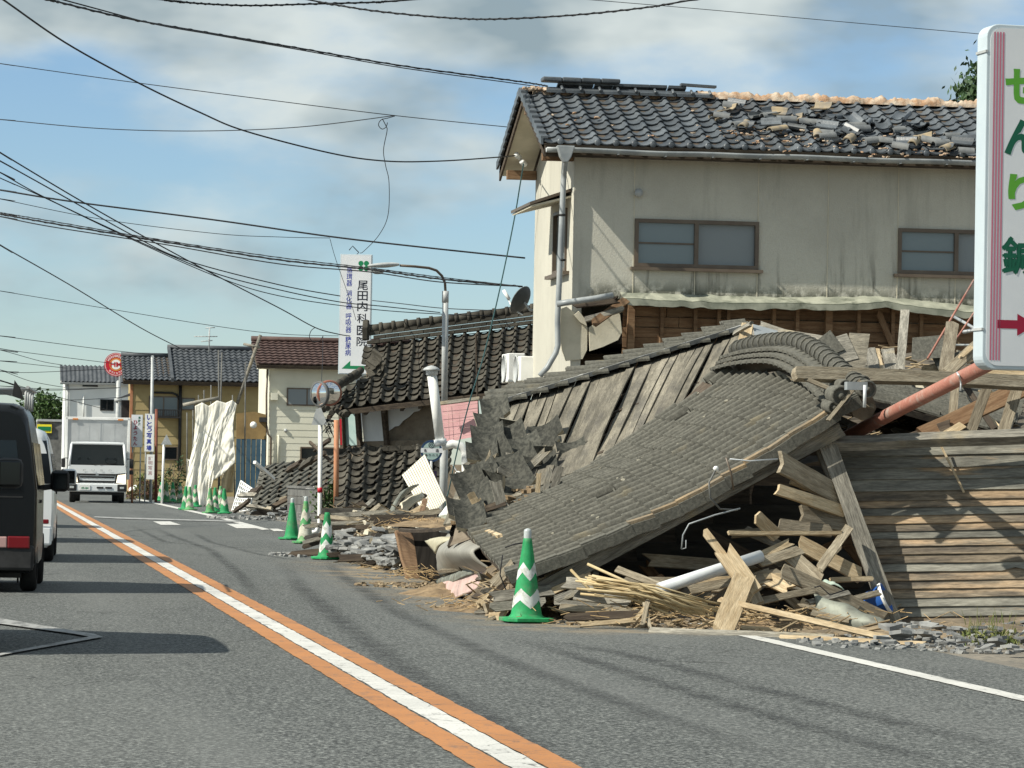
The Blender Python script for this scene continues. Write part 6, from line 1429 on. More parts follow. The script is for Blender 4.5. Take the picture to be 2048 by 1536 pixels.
# ---------------------------------------------------------------- plank slope behind, stripped of tiles
def plank_roof():
    TL, TR, BRt, BL = P(978, 812, 40.0), P(1505, 652, 40.4), P(1415, 835, 36.3), P(895, 1052, 35.7)
    t = thing('stripped_roof', 'broken roof slope stripped to grey planks with one row of tiles left', 'fallen roof', V(((TL.x + TR.x) / 2, (TL.y + BL.y) / 2, 0)))
    np_ = 30
    for i in range(np_):
        u = (i + .5) / np_; a, c = lerp(TL, TR, u), lerp(BL, BRt, u); w = (TR - TL).length / np_ * (TR - TL).normalized().cross((c - a).normalized()).length
        skew = (TR - TL) * .015
        board(a + V((0, 0, rnd(-.01, .015))), c - skew + V((0, 0, rnd(-.01, .015))), w * rnd(.80, .97), .02, 'wood_plank', face=(TR - TL).cross(BL - TL) * -1 if ((TR - TL).cross(BL - TL)).z < 0 else (TR - TL).cross(BL - TL), parent=t, name='plank', jag=.15)
    nn = (TR - TL).cross(BL - TL).normalized(); nn = nn if nn.z > 0 else -nn
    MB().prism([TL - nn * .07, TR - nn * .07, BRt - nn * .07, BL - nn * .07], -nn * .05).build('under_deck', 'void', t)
    for k in range(5):
        v = (k + .5) / 5; board(lerp(TL, BL, v) - nn * .045, lerp(TR, BRt, v) - nn * .045, .06, .05, 'wood_dark', face=nn, parent=t, name='batten', jag=.1)
    # surviving tile rows along the far verge: eave is on the left, ridge on the right
    up = nn * .05
    A, D = TL + V((.10, .55, .10)) + up, TR + V((-.02, .55, .03)) + up; B, C = lerp(TL, BL, .085) + up * 1.3, lerp(TR, BRt, .085) + up * 1.3
    B = TL + (B - TL) + V((-.02, 0, 0))
    me = tile_patch(t, A, B, C, D, 3, 13, 'tile_old', jit=.02, rot=.03, src=tile_mb(.03, .02, .024, .05))
    # stepped edges of the tiles, pale side
    for j in range(13):
        p, q = lerp(B, C, j / 13), lerp(B, C, (j + 1) / 13); MB().box(p + nn * (.055), (q - p) * .98, (BL - TL).normalized() * .035, nn * -.05).build('tile_edge', 'rubble', t)
    # broken ends by the ridge
    for (x0, y0, x1, y1, w, m) in ((1490, 648, 1478, 705, 14, 'wood_pale'), (1500, 650, 1492, 700, 12, 'wood_pale'), (1512, 655, 1506, 690, 10, 'wood_grey'), (1520, 650, 1600, 676, 16, 'wood_grey'), (1468, 668, 1502, 648, 10, 'wood_grey')):
        pboard(x0, y0, 38.5, x1, y1, 38.0, w, m, parent=t, name='split_plank')
    MB().prism([P(1506, 648, 38.2), P(1580, 668, 38.0), P(1560, 700, 37.6), P(1512, 690, 37.6)], FWD * .04).build('bent_flashing', 'gutter', t)
    # wall that carries it, hidden in the dark
    MB().prism([TL - Z * .2, TR - Z * .25, V((TR.x, TR.y, 0)), V((TL.x + .3, TL.y, 0))], V((0, .1, 0))).build('rear_wall', 'wood_dark', t)
    MB().prism([BL - Z * .2, TL - Z * .2, V((TL.x + .3, TL.y, 0)), V((BL.x + .3, BL.y, 0))], V((.08, 0, 0))).build('side_wall', 'wood_dark', t)
    return t, TL, TR, BRt, BL, nn
PR, pTL, pTR, pBR, pBL, pN = plank_roof()

# ---------------------------------------------------------------- loose tiles
TME = tile_mb(.045, .03, .024, .03); LOOSE = TME.mesh('loose_tile'); LOOSE.materials.append(M['tile_old'])
LOOSE2 = TILE.mesh('loose_tile'); LOOSE2.materials.append(M['tile_cream'])
LOOSE4 = TILE.mesh('loose_tile'); LOOSE4.materials.append(mat('tile_underside', (.34, .27, .17), (.20, .18, .15), 6, rough=.9))
LOOSE3 = TME.mesh('loose_tile'); LOOSE3.materials.append(M['rubble'])
def ltile(px, py, d, ex, n, w=.32, l=.32, me=None, label='slipped grey roof tile heaped below the stripped planks', group='tiles heaped below the planks'):
    place(me or LOOSE, 'loose_tile', 'tile_old', frame_mat(P(px, py, d) - ex.normalized() * w * .5, ex, None, n, w, l, .42), label=label, cat='roof tile', group=group)
def curved_tile():
    b = MB(); n = 7; z = lambda x: .17 * (2 * x - 1) ** 2
    top = [V((i / n, y, z(i / n))) for y in (0, 1) for i in range(n + 1)]; bot = [p - Z * .13 for p in top]; k = n + 1
    b.add(top, [[i, i + 1, k + i + 1, k + i] for i in range(n)], True); b.add(bot, [[i, k + i, k + i + 1, i + 1] for i in range(n)], True); nf = len(b.f)
    b.add(top[:k] + bot[:k], [[i, k + i, k + i + 1, i + 1] for i in range(n)]); b.add(top[k:] + bot[k:], [[i, i + 1, k + i + 1, k + i] for i in range(n)])
    b.add([top[0], top[k], bot[k], bot[0]], [[0, 1, 2, 3]]); b.add([top[n], top[k + n], bot[k + n], bot[n]], [[3, 2, 1, 0]])
    me = b.mesh('loose_tile'); me.materials.append(M['tile_loose']); me.materials.append(mat('tile_broken_edge', (.44, .40, .31), (.28, .26, .20), 9, rough=.95))
    for i, p in enumerate(me.polygons): p.material_index = 0 if i < nf else 1
    return me
LOOSE = curved_tile()
lt = [(995, 809), (986, 835), (978, 864), (1042, 846), (1028, 862), (1099, 853), (1095, 872), (967, 893), (1002, 899), (1057, 888), (1106, 900), (1148, 897), (1059, 916), (973, 930), (1030, 932), (1085, 925), (949, 959), (1002, 958), (1045, 955), (960, 981), (931, 1008), (985, 1000), (945, 1030)]
for k, (px, py) in enumerate(lt):
    dd = lerp(38.4, 35.2, (py - 800) / 210)
    a = .32 + rnd(-.22, .22) + (1.1 if k % 7 == 3 else 0); ex = RT * math.cos(a) + Z * math.sin(a) + EY * rnd(-.12, .12); n = V((-.30 + rnd(-.16, .16), -.72 + rnd(-.12, .12), .62 + rnd(-.15, .15)))
    ltile(px, py + 27, dd, ex, n, rnd(.30, .36), rnd(.25, .30))
# mud and battens under that heap
hb = MB()
def heap(fn, nx, ny): return MB().grid(fn, nx, ny)
def heapfn(u, v):
    q = bil(P(900, 1060, 35.2), P(1060, 1000, 35.2), P(1130, 930, 37.2), P(965, 850, 38.6), u, v); return q + V((0, 0, -.16 + .10 * mn.noise(q * 2.2)))
heap(heapfn, 24, 24).build('mud_heap', 'mudwall', label='dark heap of mud plaster under the slipped tiles', cat='rubble', kind='stuff')
for (x0, y0, x1, y1, w, m) in ((1010, 1035, 990, 960, 22, 'wood_grey'), (1090, 985, 1100, 935, 12, 'wood_grey'), (1105, 982, 1122, 930, 14, 'wood_grey'), (1075, 985, 1078, 945, 10, 'wood_pale'), (940, 985, 965, 1030, 16, 'wood_pale'), (955, 1000, 985, 1040, 14, 'wood_pale'), (938, 1030, 1010, 1005, 14, 'wood_dark'), (1020, 1010, 1000, 1050, 18, 'wood_grey')):
    pboard(x0, y0, 35.3, x1, y1, 35.3, w, m, label='short grey board sticking out among the heaped tiles', cat='board', group='boards among the heaped tiles')
# tiles slid down on the cream roof
for k in range(26):
    px = rnd(1440, 1960); base = lerp(245, 300, (px - 1440) / 520.); py = base + rnd(-40, 18)
    u = None; q = ON(px, py, CA + Z * .06, (CB - CA).cross(CD - CA).normalized()); n = (CB - CA).cross(CD - CA).normalized()
    a = rnd(-1.2, 1.2) + (1.57 if k % 3 == 0 else 0); ex = V((math.cos(a), math.sin(a) * .9, math.sin(a) * .43)); n2 = (n + V((rnd(-.3, .3), rnd(-.3, .3), 0))).normalized()
    place(LOOSE2 if k % 6 else LOOSE4, 'loose_tile', 'tile_cream', frame_mat(q + n * rnd(.03, .07), ex, None, n2, rnd(.2, .27), rnd(.22, .30)), label='dislodged %s tile lying on the cream house roof' % ('slate-grey' if k % 6 else 'upturned tan'), cat='roof tile', group='%s tiles slid down the cream house roof' % ('grey' if k % 6 else 'tan'))
b = MB()
for k in range(150):
    px = rnd(1100, 1965) if k > 110 else rnd(1440, 1965); base = lerp(262, 302, (px - 1440) / 520.); py = base + random.gauss(0, 14)
    if py > 312 + (px - 1440) * .01: continue
    n = (CB - CA).cross(CD - CA).normalized(); q = ON(px, py, CA + n * .05, n); clods(b, q, .05, rnd(1, 4).__int__(), .010, .034, .35)
b.build('clay_crumb', 'clay', label='orange clay crumbs strewn over the cream house roof', cat='rubble', kind='stuff')

# ---------------------------------------------------------------- leaning clapboard wall on the right
def clap_wall():
    tl, tr = P(1672, 886, 31.65), P(2140, 878, 31.6); bl, br = P(1795, 1252, 31.15), P(2140, 1246, 31.1)
    t = thing('clapboard_wall', 'leaning weathered clapboard wall panel with peeled tan boards', 'wall', V(((bl.x + br.x) / 2, bl.y, 0)))
    nb = 20; hs = [26, 26, 24, 24, 20, 15, 16, 17, 16, 15, 16, 17, 18, 18, 18, 17, 18, 19, 20, 20]; tot = sum(hs); acc = 0
    nf = (tr - tl).cross(tl - bl).normalized(); nf = nf if nf.y < 0 else -nf
    for k, h in enumerate(hs):
        v0, v1 = acc / tot, (acc + h) / tot; acc += h; v = (v0 + v1) / 2
        a, c = lerp(tl, bl, v), lerp(tr, br, v); hh = (tl - bl).length * (v1 - v0)
        bm = MB(); L = (c - a).length; seg = 14; pts = []
        for i in range(seg + 1):
            x = -L / 2 + L * i / seg; wv = .007 * mn.noise(V((x * 1.1, k * 3.1, 0))) + .003 * mn.noise(V((x * 5, k * 7, 0)))
            lo = -hh / 2 - .012 + wv; hi = hh / 2 + .004
            if k == 13 and i == seg // 2 + 3: lo += .03
            pts += [V((x, lo, .022 + .006 * mn.noise(V((x, k, 5))))), V((x, lo, .004)), V((x, hi, -.010)), V((x, hi, .002))]
        fs = [[i * 4 + j, i * 4 + (j + 1) % 4, (i + 1) * 4 + (j + 1) % 4, (i + 1) * 4 + j] for i in range(seg) for j in range(4)]
        bm.add(pts, fs); bm.add(pts[:4], [[3, 2, 1, 0]]); bm.add(pts[-4:], [[0, 1, 2, 3]])
        place(bm.mesh('clapboard'), 'clapboard', 'clap_grey' if k < 4 or k in (6, 9, 13, 17, 18) else 'clap', frame_mat((a + c) / 2, c - a, None, nf), t)
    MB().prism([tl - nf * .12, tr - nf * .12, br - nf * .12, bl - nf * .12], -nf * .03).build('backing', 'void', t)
    board(P(1586, 888, 31.3), P(2140, 868, 31.4), .11, .09, 'wood_grey', face=Z + nf, parent=t, name='top_rail', jag=.25)
    board(P(1655, 892, 31.3), P(1792, 1262, 30.95), .15, .09, 'wood_grey', face=nf, parent=t, name='corner_post', jag=.3)
    board(P(1640, 898, 31.6), P(1700, 1050, 31.4), .09, .06, 'wood_grey', face=nf, parent=t, name='corner_post', jag=.3)
    board(P(1590, 900, 31.6), P(1660, 897, 31.9), .10, .05, 'wood_dark', face=nf, parent=t, name='stub_rail', jag=.3)
    for (x0, y0, x1, y1) in ((1880, 888, 1928, 985),): board(P(x0, y0, 31.52), P(x1, y1, 31.42), .02, .008, 'wood_pale', face=nf, parent=t, name='cover_strip', jag=.1)
    board(P(1800, 1252, 31.35), P(2140, 1250, 31.3), .10, .08, 'wood_dark', face=nf, parent=t, name='sill_beam', jag=.2)
    return t
clap_wall()

# ---------------------------------------------------------------- timbers over the right-hand ruin
TG = dict(label='broken house timber tangled behind the clapboard wall', cat='timber', group='timbers behind the clapboard wall')
for (x0, y0, d0, x1, y1, d1, w, m) in (
    (1810, 622, 37, 1800, 742, 35.5, 18, 'wood_grey'), (1905, 648, 35, 1890, 745, 33.6, 26, 'wood'), (1965, 680, 34, 1895, 745, 33.6, 22, 'wood'),
    (1970, 672, 34.2, 1920, 715, 33.6, 10, 'wood_pale'), (1740, 700, 37, 1750, 745, 36, 22, 'wood_grey'), (1755, 700, 37, 1765, 745, 36, 8, 'wood_pale'), (1775, 700, 37, 1785, 745, 36, 26, 'wood_grey'),
    (1655, 690, 37.5, 1700, 742, 36.5, 14, 'wood_grey'), (1560, 665, 37.8, 1720, 690, 37.2, 14, 'wood_grey'), (1590, 670, 37.6, 1640, 700, 37, 12, 'wood'),
    (1910, 775, 32.8, 1902, 870, 32.7, 18, 'wood'), (1985, 745, 32.6, 1940, 868, 32.5, 22, 'wood'), (2045, 745, 32.6, 2005, 868, 32.5, 24, 'wood'),
    (1850, 868, 32.6, 2060, 770, 32.9, 34, 'wood_brown'), (1760, 900, 32.7, 1905, 850, 32.6, 26, 'wood_dark'), (1890, 870, 32.5, 1925, 850, 32.5, 16, 'wood_pale'),
    (1920, 755, 34, 1990, 860, 33, 12, 'wood_dark'), (1960, 820, 34, 2010, 868, 33, 10, 'wood_pale'), (1935, 790, 34, 1990, 860, 33.4, 8, 'wood_grey'),
    (1610, 757, 31.4, 1750, 815, 31.2, 8, 'wood'), (1722, 760, 31.0, 1655, 842, 30.9, 7, 'wood')):
    pboard(x0, y0, d0, x1, y1, d1, w, m, **looks(m, w, 'house timber tangled behind the clapboard wall', 'timber', 'timbers behind the clapboard wall'))
pboard(1588, 748, 31.4, 2080, 768, 32.4, 26, 'wood', tpx=20, label='long weathered beam lying across the ridge towards the roadside sign', cat='timber', jag=.15)
pboard(1960, 745, 32.4, 2080, 750, 32.4, 14, 'wood_pale', tpx=10, **TG)
for (px, py, w, h, m, a) in ((1680, 700, 60, 50, 'wood_grey', .3), (1715, 705, 46, 70, 'wood_plank', -.2), (1865, 690, 75, 46, 'tile_old', .1), (1900, 720, 60, 30, 'tile_old', .25), (1870, 745, 55, 40, 'wood_pale', .15), (1765, 765, 80, 16, 'wood_grey', 0), (1850, 790, 34, 40, 'plaster', .1), (1660, 690, 30, 40, 'tile_old', .6)):
    c = P(px, py, 36.0); s = 36 / F; rt = (RT * math.cos(a) + UP * math.sin(a)); up = (UP * math.cos(a) - RT * math.sin(a)); n = -FWD + Z * .5
    j = lambda: rnd(-.12, .12)
    pts = [c + rt * w * s * (.5 + j()) + up * h * s * (.5 + j()), c - rt * w * s * (.5 + j()) + up * h * s * (.5 + j()), c - rt * w * s * (.5 + j()) - up * h * s * (.5 + j()), c + rt * w * s * (.5 + j()) - up * h * s * (.5 + j())]
    MB().prism([p + FWD * (p.z - c.z) * .5 for p in pts], FWD * .05).build('wall_fragment', m, label='slab of broken wall or roof lying in the ruin behind the beam', cat='fragment', group='slabs in the ruin behind the beam')
for (x0, y0, x1, y1, r, m) in ((1948, 560, 1855, 718, .012, 'salmon'), (1975, 585, 1908, 685, .010, 'salmon'), (1905, 632, 1955, 660, .016, 'gutter'), (1928, 664, 1955, 658, .02, 'pvc'), (1905, 690, 1960, 690, .012, 'gutter')):
    MB().tube([P(x0, y0, 36), P(x1, y1, 35)], r, 6).build('thin_rod', m, label='thin metal rod slanting up out of the ruin near the sign', cat='rod', group='rods near the sign')
MB().cbox(P(1712, 772, 30.6), .18, .10, .07).build('meter_box', 'gutter', label='small grey electric box hanging at the ridge end', cat='box')
MB().tube([P(1730, 770, 30.4), P(1729, 815, 30.4)], .015, 6).build('short_conduit', 'pvc', label='short white conduit hanging below the electric box', cat='conduit')
# dark core that fills the ruin between roof, beam and cream house
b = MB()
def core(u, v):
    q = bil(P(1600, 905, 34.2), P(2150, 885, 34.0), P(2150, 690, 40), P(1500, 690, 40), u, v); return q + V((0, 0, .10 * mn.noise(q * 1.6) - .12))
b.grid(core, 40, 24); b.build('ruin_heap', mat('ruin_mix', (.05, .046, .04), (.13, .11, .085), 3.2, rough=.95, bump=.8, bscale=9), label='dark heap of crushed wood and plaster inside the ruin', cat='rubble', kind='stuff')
CR = dict(label='crushed lath and splintered batten on the ruin heap', cat='batten', group='battens on the ruin heap')
for k in range(70):
    u, v = rnd(.05, .75), rnd(.05, .95); q = core(u, v) + Z * rnd(.02, .10); a = rnd(-.6, .2) - .15; L = rnd(.25, .8); dr = V((math.cos(a), rnd(-.4, .4), math.sin(a) * .5))
    board(q - dr * L / 2, q + dr * L / 2, rnd(.03, .09), rnd(.02, .04), random.choice(['wood_grey', 'wood_dark', 'wood', 'wood_dark', 'wood_plank']), **CR)

# ---------------------------------------------------------------- front rubble, right half (in front of the dark gable)
FB = dict(label='splintered board thrown down in front of the dark gable', cat='board', group='boards in front of the dark gable')
fl = [(1555, 922, 30.9, 1695, 1002, 31.3, 40, 'wood'), (1585, 962, 31.2, 1690, 1000, 31.4, 16, 'wood_pale'), (1552, 978, 30.8, 1690, 1025, 31.2, 24, 'wood_pale'), (1598, 1028, 31.0, 1700, 1048, 31.2, 38, 'wood'),
      (1516, 1036, 30.6, 1560, 1078, 30.7, 26, 'wood_pale'), (1555, 1050, 30.9, 1660, 1062, 31, 26, 'wood'), (1456, 1066, 30.3, 1684, 1066, 30.9, 8, 'wood_pale'), (1640, 1136, 30.5, 1700, 1052, 31.0, 18, 'wood'), (1600, 1086, 30.9, 1722, 1152, 30.9, 30, 'wood_pale'),
      (1568, 1098, 30.6, 1640, 1162, 30.5, 30, 'wood'), (1560, 1140, 30.3, 1766, 1236, 30.4, 30, 'wood'), (1410, 1064, 30.0, 1470, 1140, 29.9, 16, 'wood_pale'), (1452, 1108, 29.9, 1510, 1190, 29.7, 38, 'wood_pale'), (1490, 1150, 29.8, 1445, 1262, 29.15, 44, 'wood_pale'),
      (1500, 1170, 29.9, 1516, 1205, 29.8, 22, 'wood'), (1440, 1200, 29.6, 1790, 1280, 28.1, 12, 'wood_pale'), (1300, 1262, 28.9, 1665, 1276, 28.3, 15, 'wood_grey'), (1560, 1274, 28.3, 1850, 1288, 27.6, 9, 'wood_pale'),
      (1520, 1125, 30.4, 1600, 1100, 30.6, 20, 'wood'), (1500, 1120, 30.4, 1580, 1085, 30.6, 16, 'wood_pale'), (1380, 1180, 30.2, 1560, 1145, 30.4, 18, 'wood'), (1360, 1165, 30.3, 1600, 1150, 30.4, 12, 'wood_pale'), (1250, 1160, 30.4, 1430, 1160, 30.4, 12, 'wood'),
      (1510, 1205, 29.9, 1630, 1180, 30.1, 14, 'wood'), (1540, 1160, 30.2, 1580, 1180, 30.1, 26, 'wood_pale'), (1480, 1170, 30.3, 1540, 1150, 30.4, 28, 'wood'), (1660, 1160, 30.6, 1745, 1158, 30.8, 10, 'wood_pale'), (1615, 1205, 30.1, 1700, 1185, 30.3, 10, 'wood_grey'),
      (1120, 1215, 29.6, 1280, 1225, 29.7, 14, 'wood'), (1130, 1235, 29.5, 1290, 1228, 29.6, 16, 'wood_dark'), (1110, 1205, 29.8, 1240, 1212, 29.8, 10, 'wood_grey'), (1150, 1190, 30, 1260, 1205, 29.9, 20, 'wood_grey'), (1160, 1250, 29.4, 1270, 1240, 29.5, 9, 'wood_pale'),
      (1270, 1240, 29.45, 1300, 1205, 29.6, 8, 'wood_pale'), (1285, 1250, 29.4, 1296, 1200, 29.6, 9, 'wood'), (1300, 1255, 29.4, 1288, 1205, 29.6, 7, 'wood'), (1230, 1137, 30.2, 1330, 1175, 30.1, 14, 'wood'), (1100, 1185, 29.9, 1180, 1150, 30.0, 14, 'wood_pale'), (1090, 1160, 30.1, 1190, 1115, 30.3, 18, 'wood_pale'),
      (1075, 1170, 30.0, 1130, 1150, 30.1, 20, 'wood_pale'), (1110, 1200, 29.8, 1200, 1165, 29.9, 16, 'wood_grey'), (980, 1195, 29.9, 1110, 1180, 29.9, 22, 'wood_grey'), (985, 1215, 29.7, 1085, 1205, 29.8, 20, 'wood_grey'), (990, 1165, 30.2, 1030, 1125, 30.2, 20, 'wood'), (1125, 1165, 30, 1190, 1172, 29.9, 24, 'wood_grey'),
      (1620, 1225, 29.9, 1700, 1242, 29.9, 12, 'wood'), (1480, 1255, 29.4, 1560, 1262, 29.5, 9, 'wood_pale'), (1700, 1200, 30.4, 1760, 1185, 30.7, 12, 'wood')]
for q in fl:
    if q[0] < 1125: q = (q[0], q[1], q[2] + 1.0, q[3], q[4], q[5] + 1.0, q[6], q[7])
    pboard(*q, **looks(q[7], q[6], 'board thrown down in front of the dark gable', 'board', 'boards in front of the gable'))
MB().tube([P(1318, 1178, 29.9), P(1522, 1112, 30.4)], .052, 14).build('drain_pipe', 'pvc', label='white plastic drain pipe poking out of the rubble', cat='pipe')
for k in range(26):
    x0, y0 = 1150 + rnd(0, 45), 1150 + rnd(0, 40); x1, y1 = 1330 + rnd(0, 130), 1200 + rnd(0, 35); d = 29.7 + rnd(-.2, .3)
    m = P((x0 + x1) / 2 + rnd(-10, 10), (y0 + y1) / 2 - rnd(4, 14), d)
    MB().tube([P(x0, y0, d), m, P(x1, y1, d - .1)], rnd(.006, .012), 5).build('bamboo_lath', 'bamboo', label='split bamboo wall lath fanned out over the rubble', cat='lath', group='bamboo laths')
for (x0, y0, x1, y1) in ((1175, 1128, 1300, 1185), (1142, 1140, 1180, 1180)): MB().tube([P(x0, y0, 30), P(x1, y1, 29.8)], .013, 6).build('bamboo_lath', 'bamboo', label='split bamboo wall lath fanned out over the rubble', cat='lath', group='bamboo laths')
# zinc basin, blue bucket
def basin():
    c = P(1690, 1228, 30.0)
    def fn(u, v):
        a = math.pi * (.05 + .9 * u); q = lerp(P(1622, 1222, 30.25), P(1765, 1262, 29.9), v); r = .15 * (1 - .35 * v)
        return q + V((0, -math.sin(a) * .18, math.cos(a) * r + .04 * mn.noise(V((u * 3, v * 3, 0)))))
    MB().grid(fn, 16, 16).build('zinc_sheet', 'zinc', label='crumpled curved zinc sheet lying in the rubble', cat='metal sheet', solid=.006)
    p = P(1742, 1208, 30.9); t = thing('bucket', 'blue plastic bucket half buried behind the corner post', 'bucket', p)
    ax = V((.7, -.3, .35)).normalized(); MB().lathe(p - ax * .15, ax, [(0, 0), (.10, 0), (.125, .3), (.135, .3), (.135, .28), (.12, .27), (.095, .01)], 18).build('pail', 'blue', t); MB().lathe(p + ax * .12, ax, [(.136, 0), (.14, .02), (.136, .03)], 18).build('rim', 'white', t)
basin()

# ---------------------------------------------------------------- front rubble, left half
def sheet_of(name, pts, m, label, cat, th=.02, bulge=0.0, n=12, **k):
    """four pixel corners with depths, filled by a bulging sheet"""
    q = [P(*p) for p in pts]; nn = (q[1] - q[0]).cross(q[3] - q[0]).normalized(); nn = nn if nn.dot(FWD) < 0 else -nn
    return MB().grid(lambda u, v: bil(*q, u, v) + nn * (bulge * math.sin(math.pi * u) * math.sin(math.pi * v * .5 + .3) + .015 * mn.noise(V((u * 5, v * 5, len(name))))), n, n).build(name, m, label=label, cat=cat, solid=th, **k)
CAB = sheet_of('fallen_cabinet', [(790, 1062, 43.5), (818, 1062, 44), (880, 1160, 42.2), (812, 1162, 42)], 'wood_brown', 'dark brown cabinet leaning open by the road in front of the cavity', 'cabinet', .03)
sheet_of('cabinet_door', [(818, 1068, 44.2), (858, 1075, 44.2), (880, 1155, 42.6), (845, 1158, 42.4)], 'wood_dark', None, None, .03, parent=CAB)
sheet_of('curled_sheet', [(850, 1082, 40.2), (908, 1074, 37.8), (936, 1078, 36.8), (872, 1108, 38.6)], mat('cream_sheet', (.52, .48, .34), (.42, .39, .28), 4, rough=.5), 'curled cream plastic sheet over the dark cavity', 'sheet', .01, .10)
sheet_of('shell_wall', [(880, 1150, 38.6), (900, 1065, 38.4), (1006, 1082, 33.6), (1000, 1150, 33.4)], mat('grey_shell', (.24, .23, .20), (.31, .30, .26), 3, rough=.6), 'bulging grey bathroom wall shell torn open', 'wall piece', .02, .28, 18)
sheet_of('pink_board', [(862, 1172, 38.4), (1008, 1128, 32.9), (1004, 1160, 32.7), (905, 1198, 36.2)], 'pink_old', 'dusty pink wall board lying below the torn bathroom shell', 'panel', .02)
sheet_of('pink_board', [(872, 1160, 38.6), (1003, 1110, 33.2), (1006, 1130, 33.1), (880, 1180, 38.0)], 'zinc', 'grey crumpled strip above the pink wall board', 'panel', .02, .06)
sheet_of('white_trim', [(862, 1176, 37.8), (900, 1186, 36.6), (906, 1194, 36.4), (862, 1184, 37.6)], 'white', 'white trim piece at the foot of the pink wall board', 'trim', .03)
pboard(880, 1142, 37.8, 1006, 1096, 32.6, 12, 'wood', label='grey batten lying across the torn bathroom shell', cat='board')
pboard(800, 1060, 43.5, 900, 1055, 38.0, 8, 'wood_dark', label='dark lintel strip above the brown cabinet', cat='board')
pboard(895, 1056, 38.0, 1000, 1072, 33.2, 9, 'wood_pale', label='pale curved batten along the top of the cavity', cat='board')
pboard(965, 1072, 35.0, 1004, 1090, 33.0, 24, 'wood', label='torn board corner at the edge of the tiled slab', cat='board')
# near-black sheet behind these, painted as the shade of the hollow
MB().grid(lambda u, v: bil(P(800, 1165, 44.5), P(1000, 1185, 34.6), P(1000, 1085, 34.9), P(800, 1050, 46), u, v) + V((0, .15 * math.sin(math.pi * u), 0)), 6, 6).build('cavity_shade', 'void', label='black sheet as painted shade of the crushed room behind the cabinet', cat='wall', solid=.04)
def siding_sheet():
    c = [(804, 950, 60), (850, 908, 60.4), (892, 1000, 59), (854, 1038, 58.5)]
    q = [P(*p) for p in c]; t = thing('corrugated_panel', 'white ribbed siding panel leaning behind the bus stop', 'panel', V((q[2].x, q[2].y, q[2].z)))
    n = 12
    for k in range(n):
        a0, a1, b0, b1 = lerp(q[0], q[1], k / n), lerp(q[0], q[1], (k + .78) / n), lerp(q[3], q[2], k / n), lerp(q[3], q[2], (k + .78) / n)
        MB().prism([a0, a1, b1, b0], -FWD * .03).build('rib', mat('cream_panel', (.66, .63, .51), (.72, .69, .58), 5, rough=.6), t)
    MB().prism([p + FWD * .012 for p in q], FWD * .02).build('backing', 'mudwall', t)
siding_sheet()
sheet_of('twisted_sheet', [(762, 1068, 54), (800, 1000, 57), (838, 968, 58), (775, 1066, 54)], 'zinc', 'long twisted grey metal sheet draped over the heap', 'metal sheet', .015, .22, 16)
sheet_of('white_slab', [(868, 1045, 57), (918, 985, 58.5), (922, 1010, 58.2), (900, 1045, 57)], 'white', 'cracked white plaster slab beside the bus stop foot', 'slab', .05, .02)
sheet_of('white_slab', [(800, 1008, 57), (842, 985, 58), (848, 996, 57.8), (805, 1025, 56.5)], 'plaster', 'pale plaster slab under the twisted metal sheet', 'slab', .05, .02)
sheet_of('grey_dome', [(860, 1052, 56), (880, 1032, 56.8), (912, 1036, 56.4), (905, 1054, 55.8)], 'fascia', 'dented pale tin lid lying in front of the ribbed panel', 'lid', .02, .10)
# the mound itself: stuff surface from the road edge up to the houses
def mound(u, v):
    q = bil(G(655, 1120), G(880, 1168), P(850, 1052, 50), P(672, 1015, 63), u, v)
    return q + V((0, 0, (.10 * math.sin(math.pi * min(1, v * .8)) + .12 * mn.noise(q * .9) + .06 * mn.noise(q * 3.1)) * min(1, v * 5) - .04))
MB().grid(mound, 70, 60).build('rubble_mound', mat('mound_mix', (.05, .045, .036), (.12, .10, .075), 3.4, rough=.97, bump=1.0, bscale=12, col3=(.24, .18, .11), scale3=.9, lo3=.56, hi3=.7), label='mound of dirt and crushed plaster spilling to the road edge', cat='rubble', kind='stuff')
LB = dict(label='charcoal-dark broken board fanned out below the sunken pent roof', cat='board', group='boards below the pent roof')
for (x0, y0, d0, x1, y1, d1, w, m) in ((672, 1085, 53, 790, 1030, 57, 10, 'wood_dark'), (680, 1070, 54, 760, 1010, 59, 9, 'wood'), (690, 1090, 52, 800, 1040, 55, 12, 'wood_dark'), (676, 1060, 55, 745, 1000, 60, 8, 'wood_grey'), (700, 1100, 51, 830, 1048, 53, 9, 'wood'), (720, 1060, 55, 780, 1022, 57, 10, 'wood_grey'), (668, 1095, 52, 735, 1060, 54, 8, 'wood'),
    (730, 1085, 52, 830, 1050, 54, 12, 'wood_grey'), (745, 1078, 53, 835, 1030, 55, 8, 'wood_pale'), (660, 1100, 51, 700, 1080, 52, 8, 'wood_dark'), (790, 1050, 54, 850, 1015, 56, 18, 'wood_pale'), (810, 1045, 54, 870, 1030, 55, 12, 'wood'), (770, 1035, 56, 850, 990, 58, 10, 'wood_dark'), (690, 1050, 56, 720, 1015, 59, 9, 'wood_dark'), (705, 1045, 57, 770, 1020, 58, 7, 'wood'), (750, 1100, 50, 800, 1090, 50, 10, 'wood_grey'), (840, 1040, 54, 850, 1000, 57, 10, 'wood_brown')):
    pboard(x0, y0, d0, x1, y1, d1, w, m, **looks(m, w, 'board fanned out below the sunken pent roof', 'board', 'boards below the pent roof'))
MB().tube([P(665, 1090, 52), P(755, 1040, 56)], .06, 10).build('black_pipe', 'black', label='black drain pipe lying among the dark boards', cat='pipe')
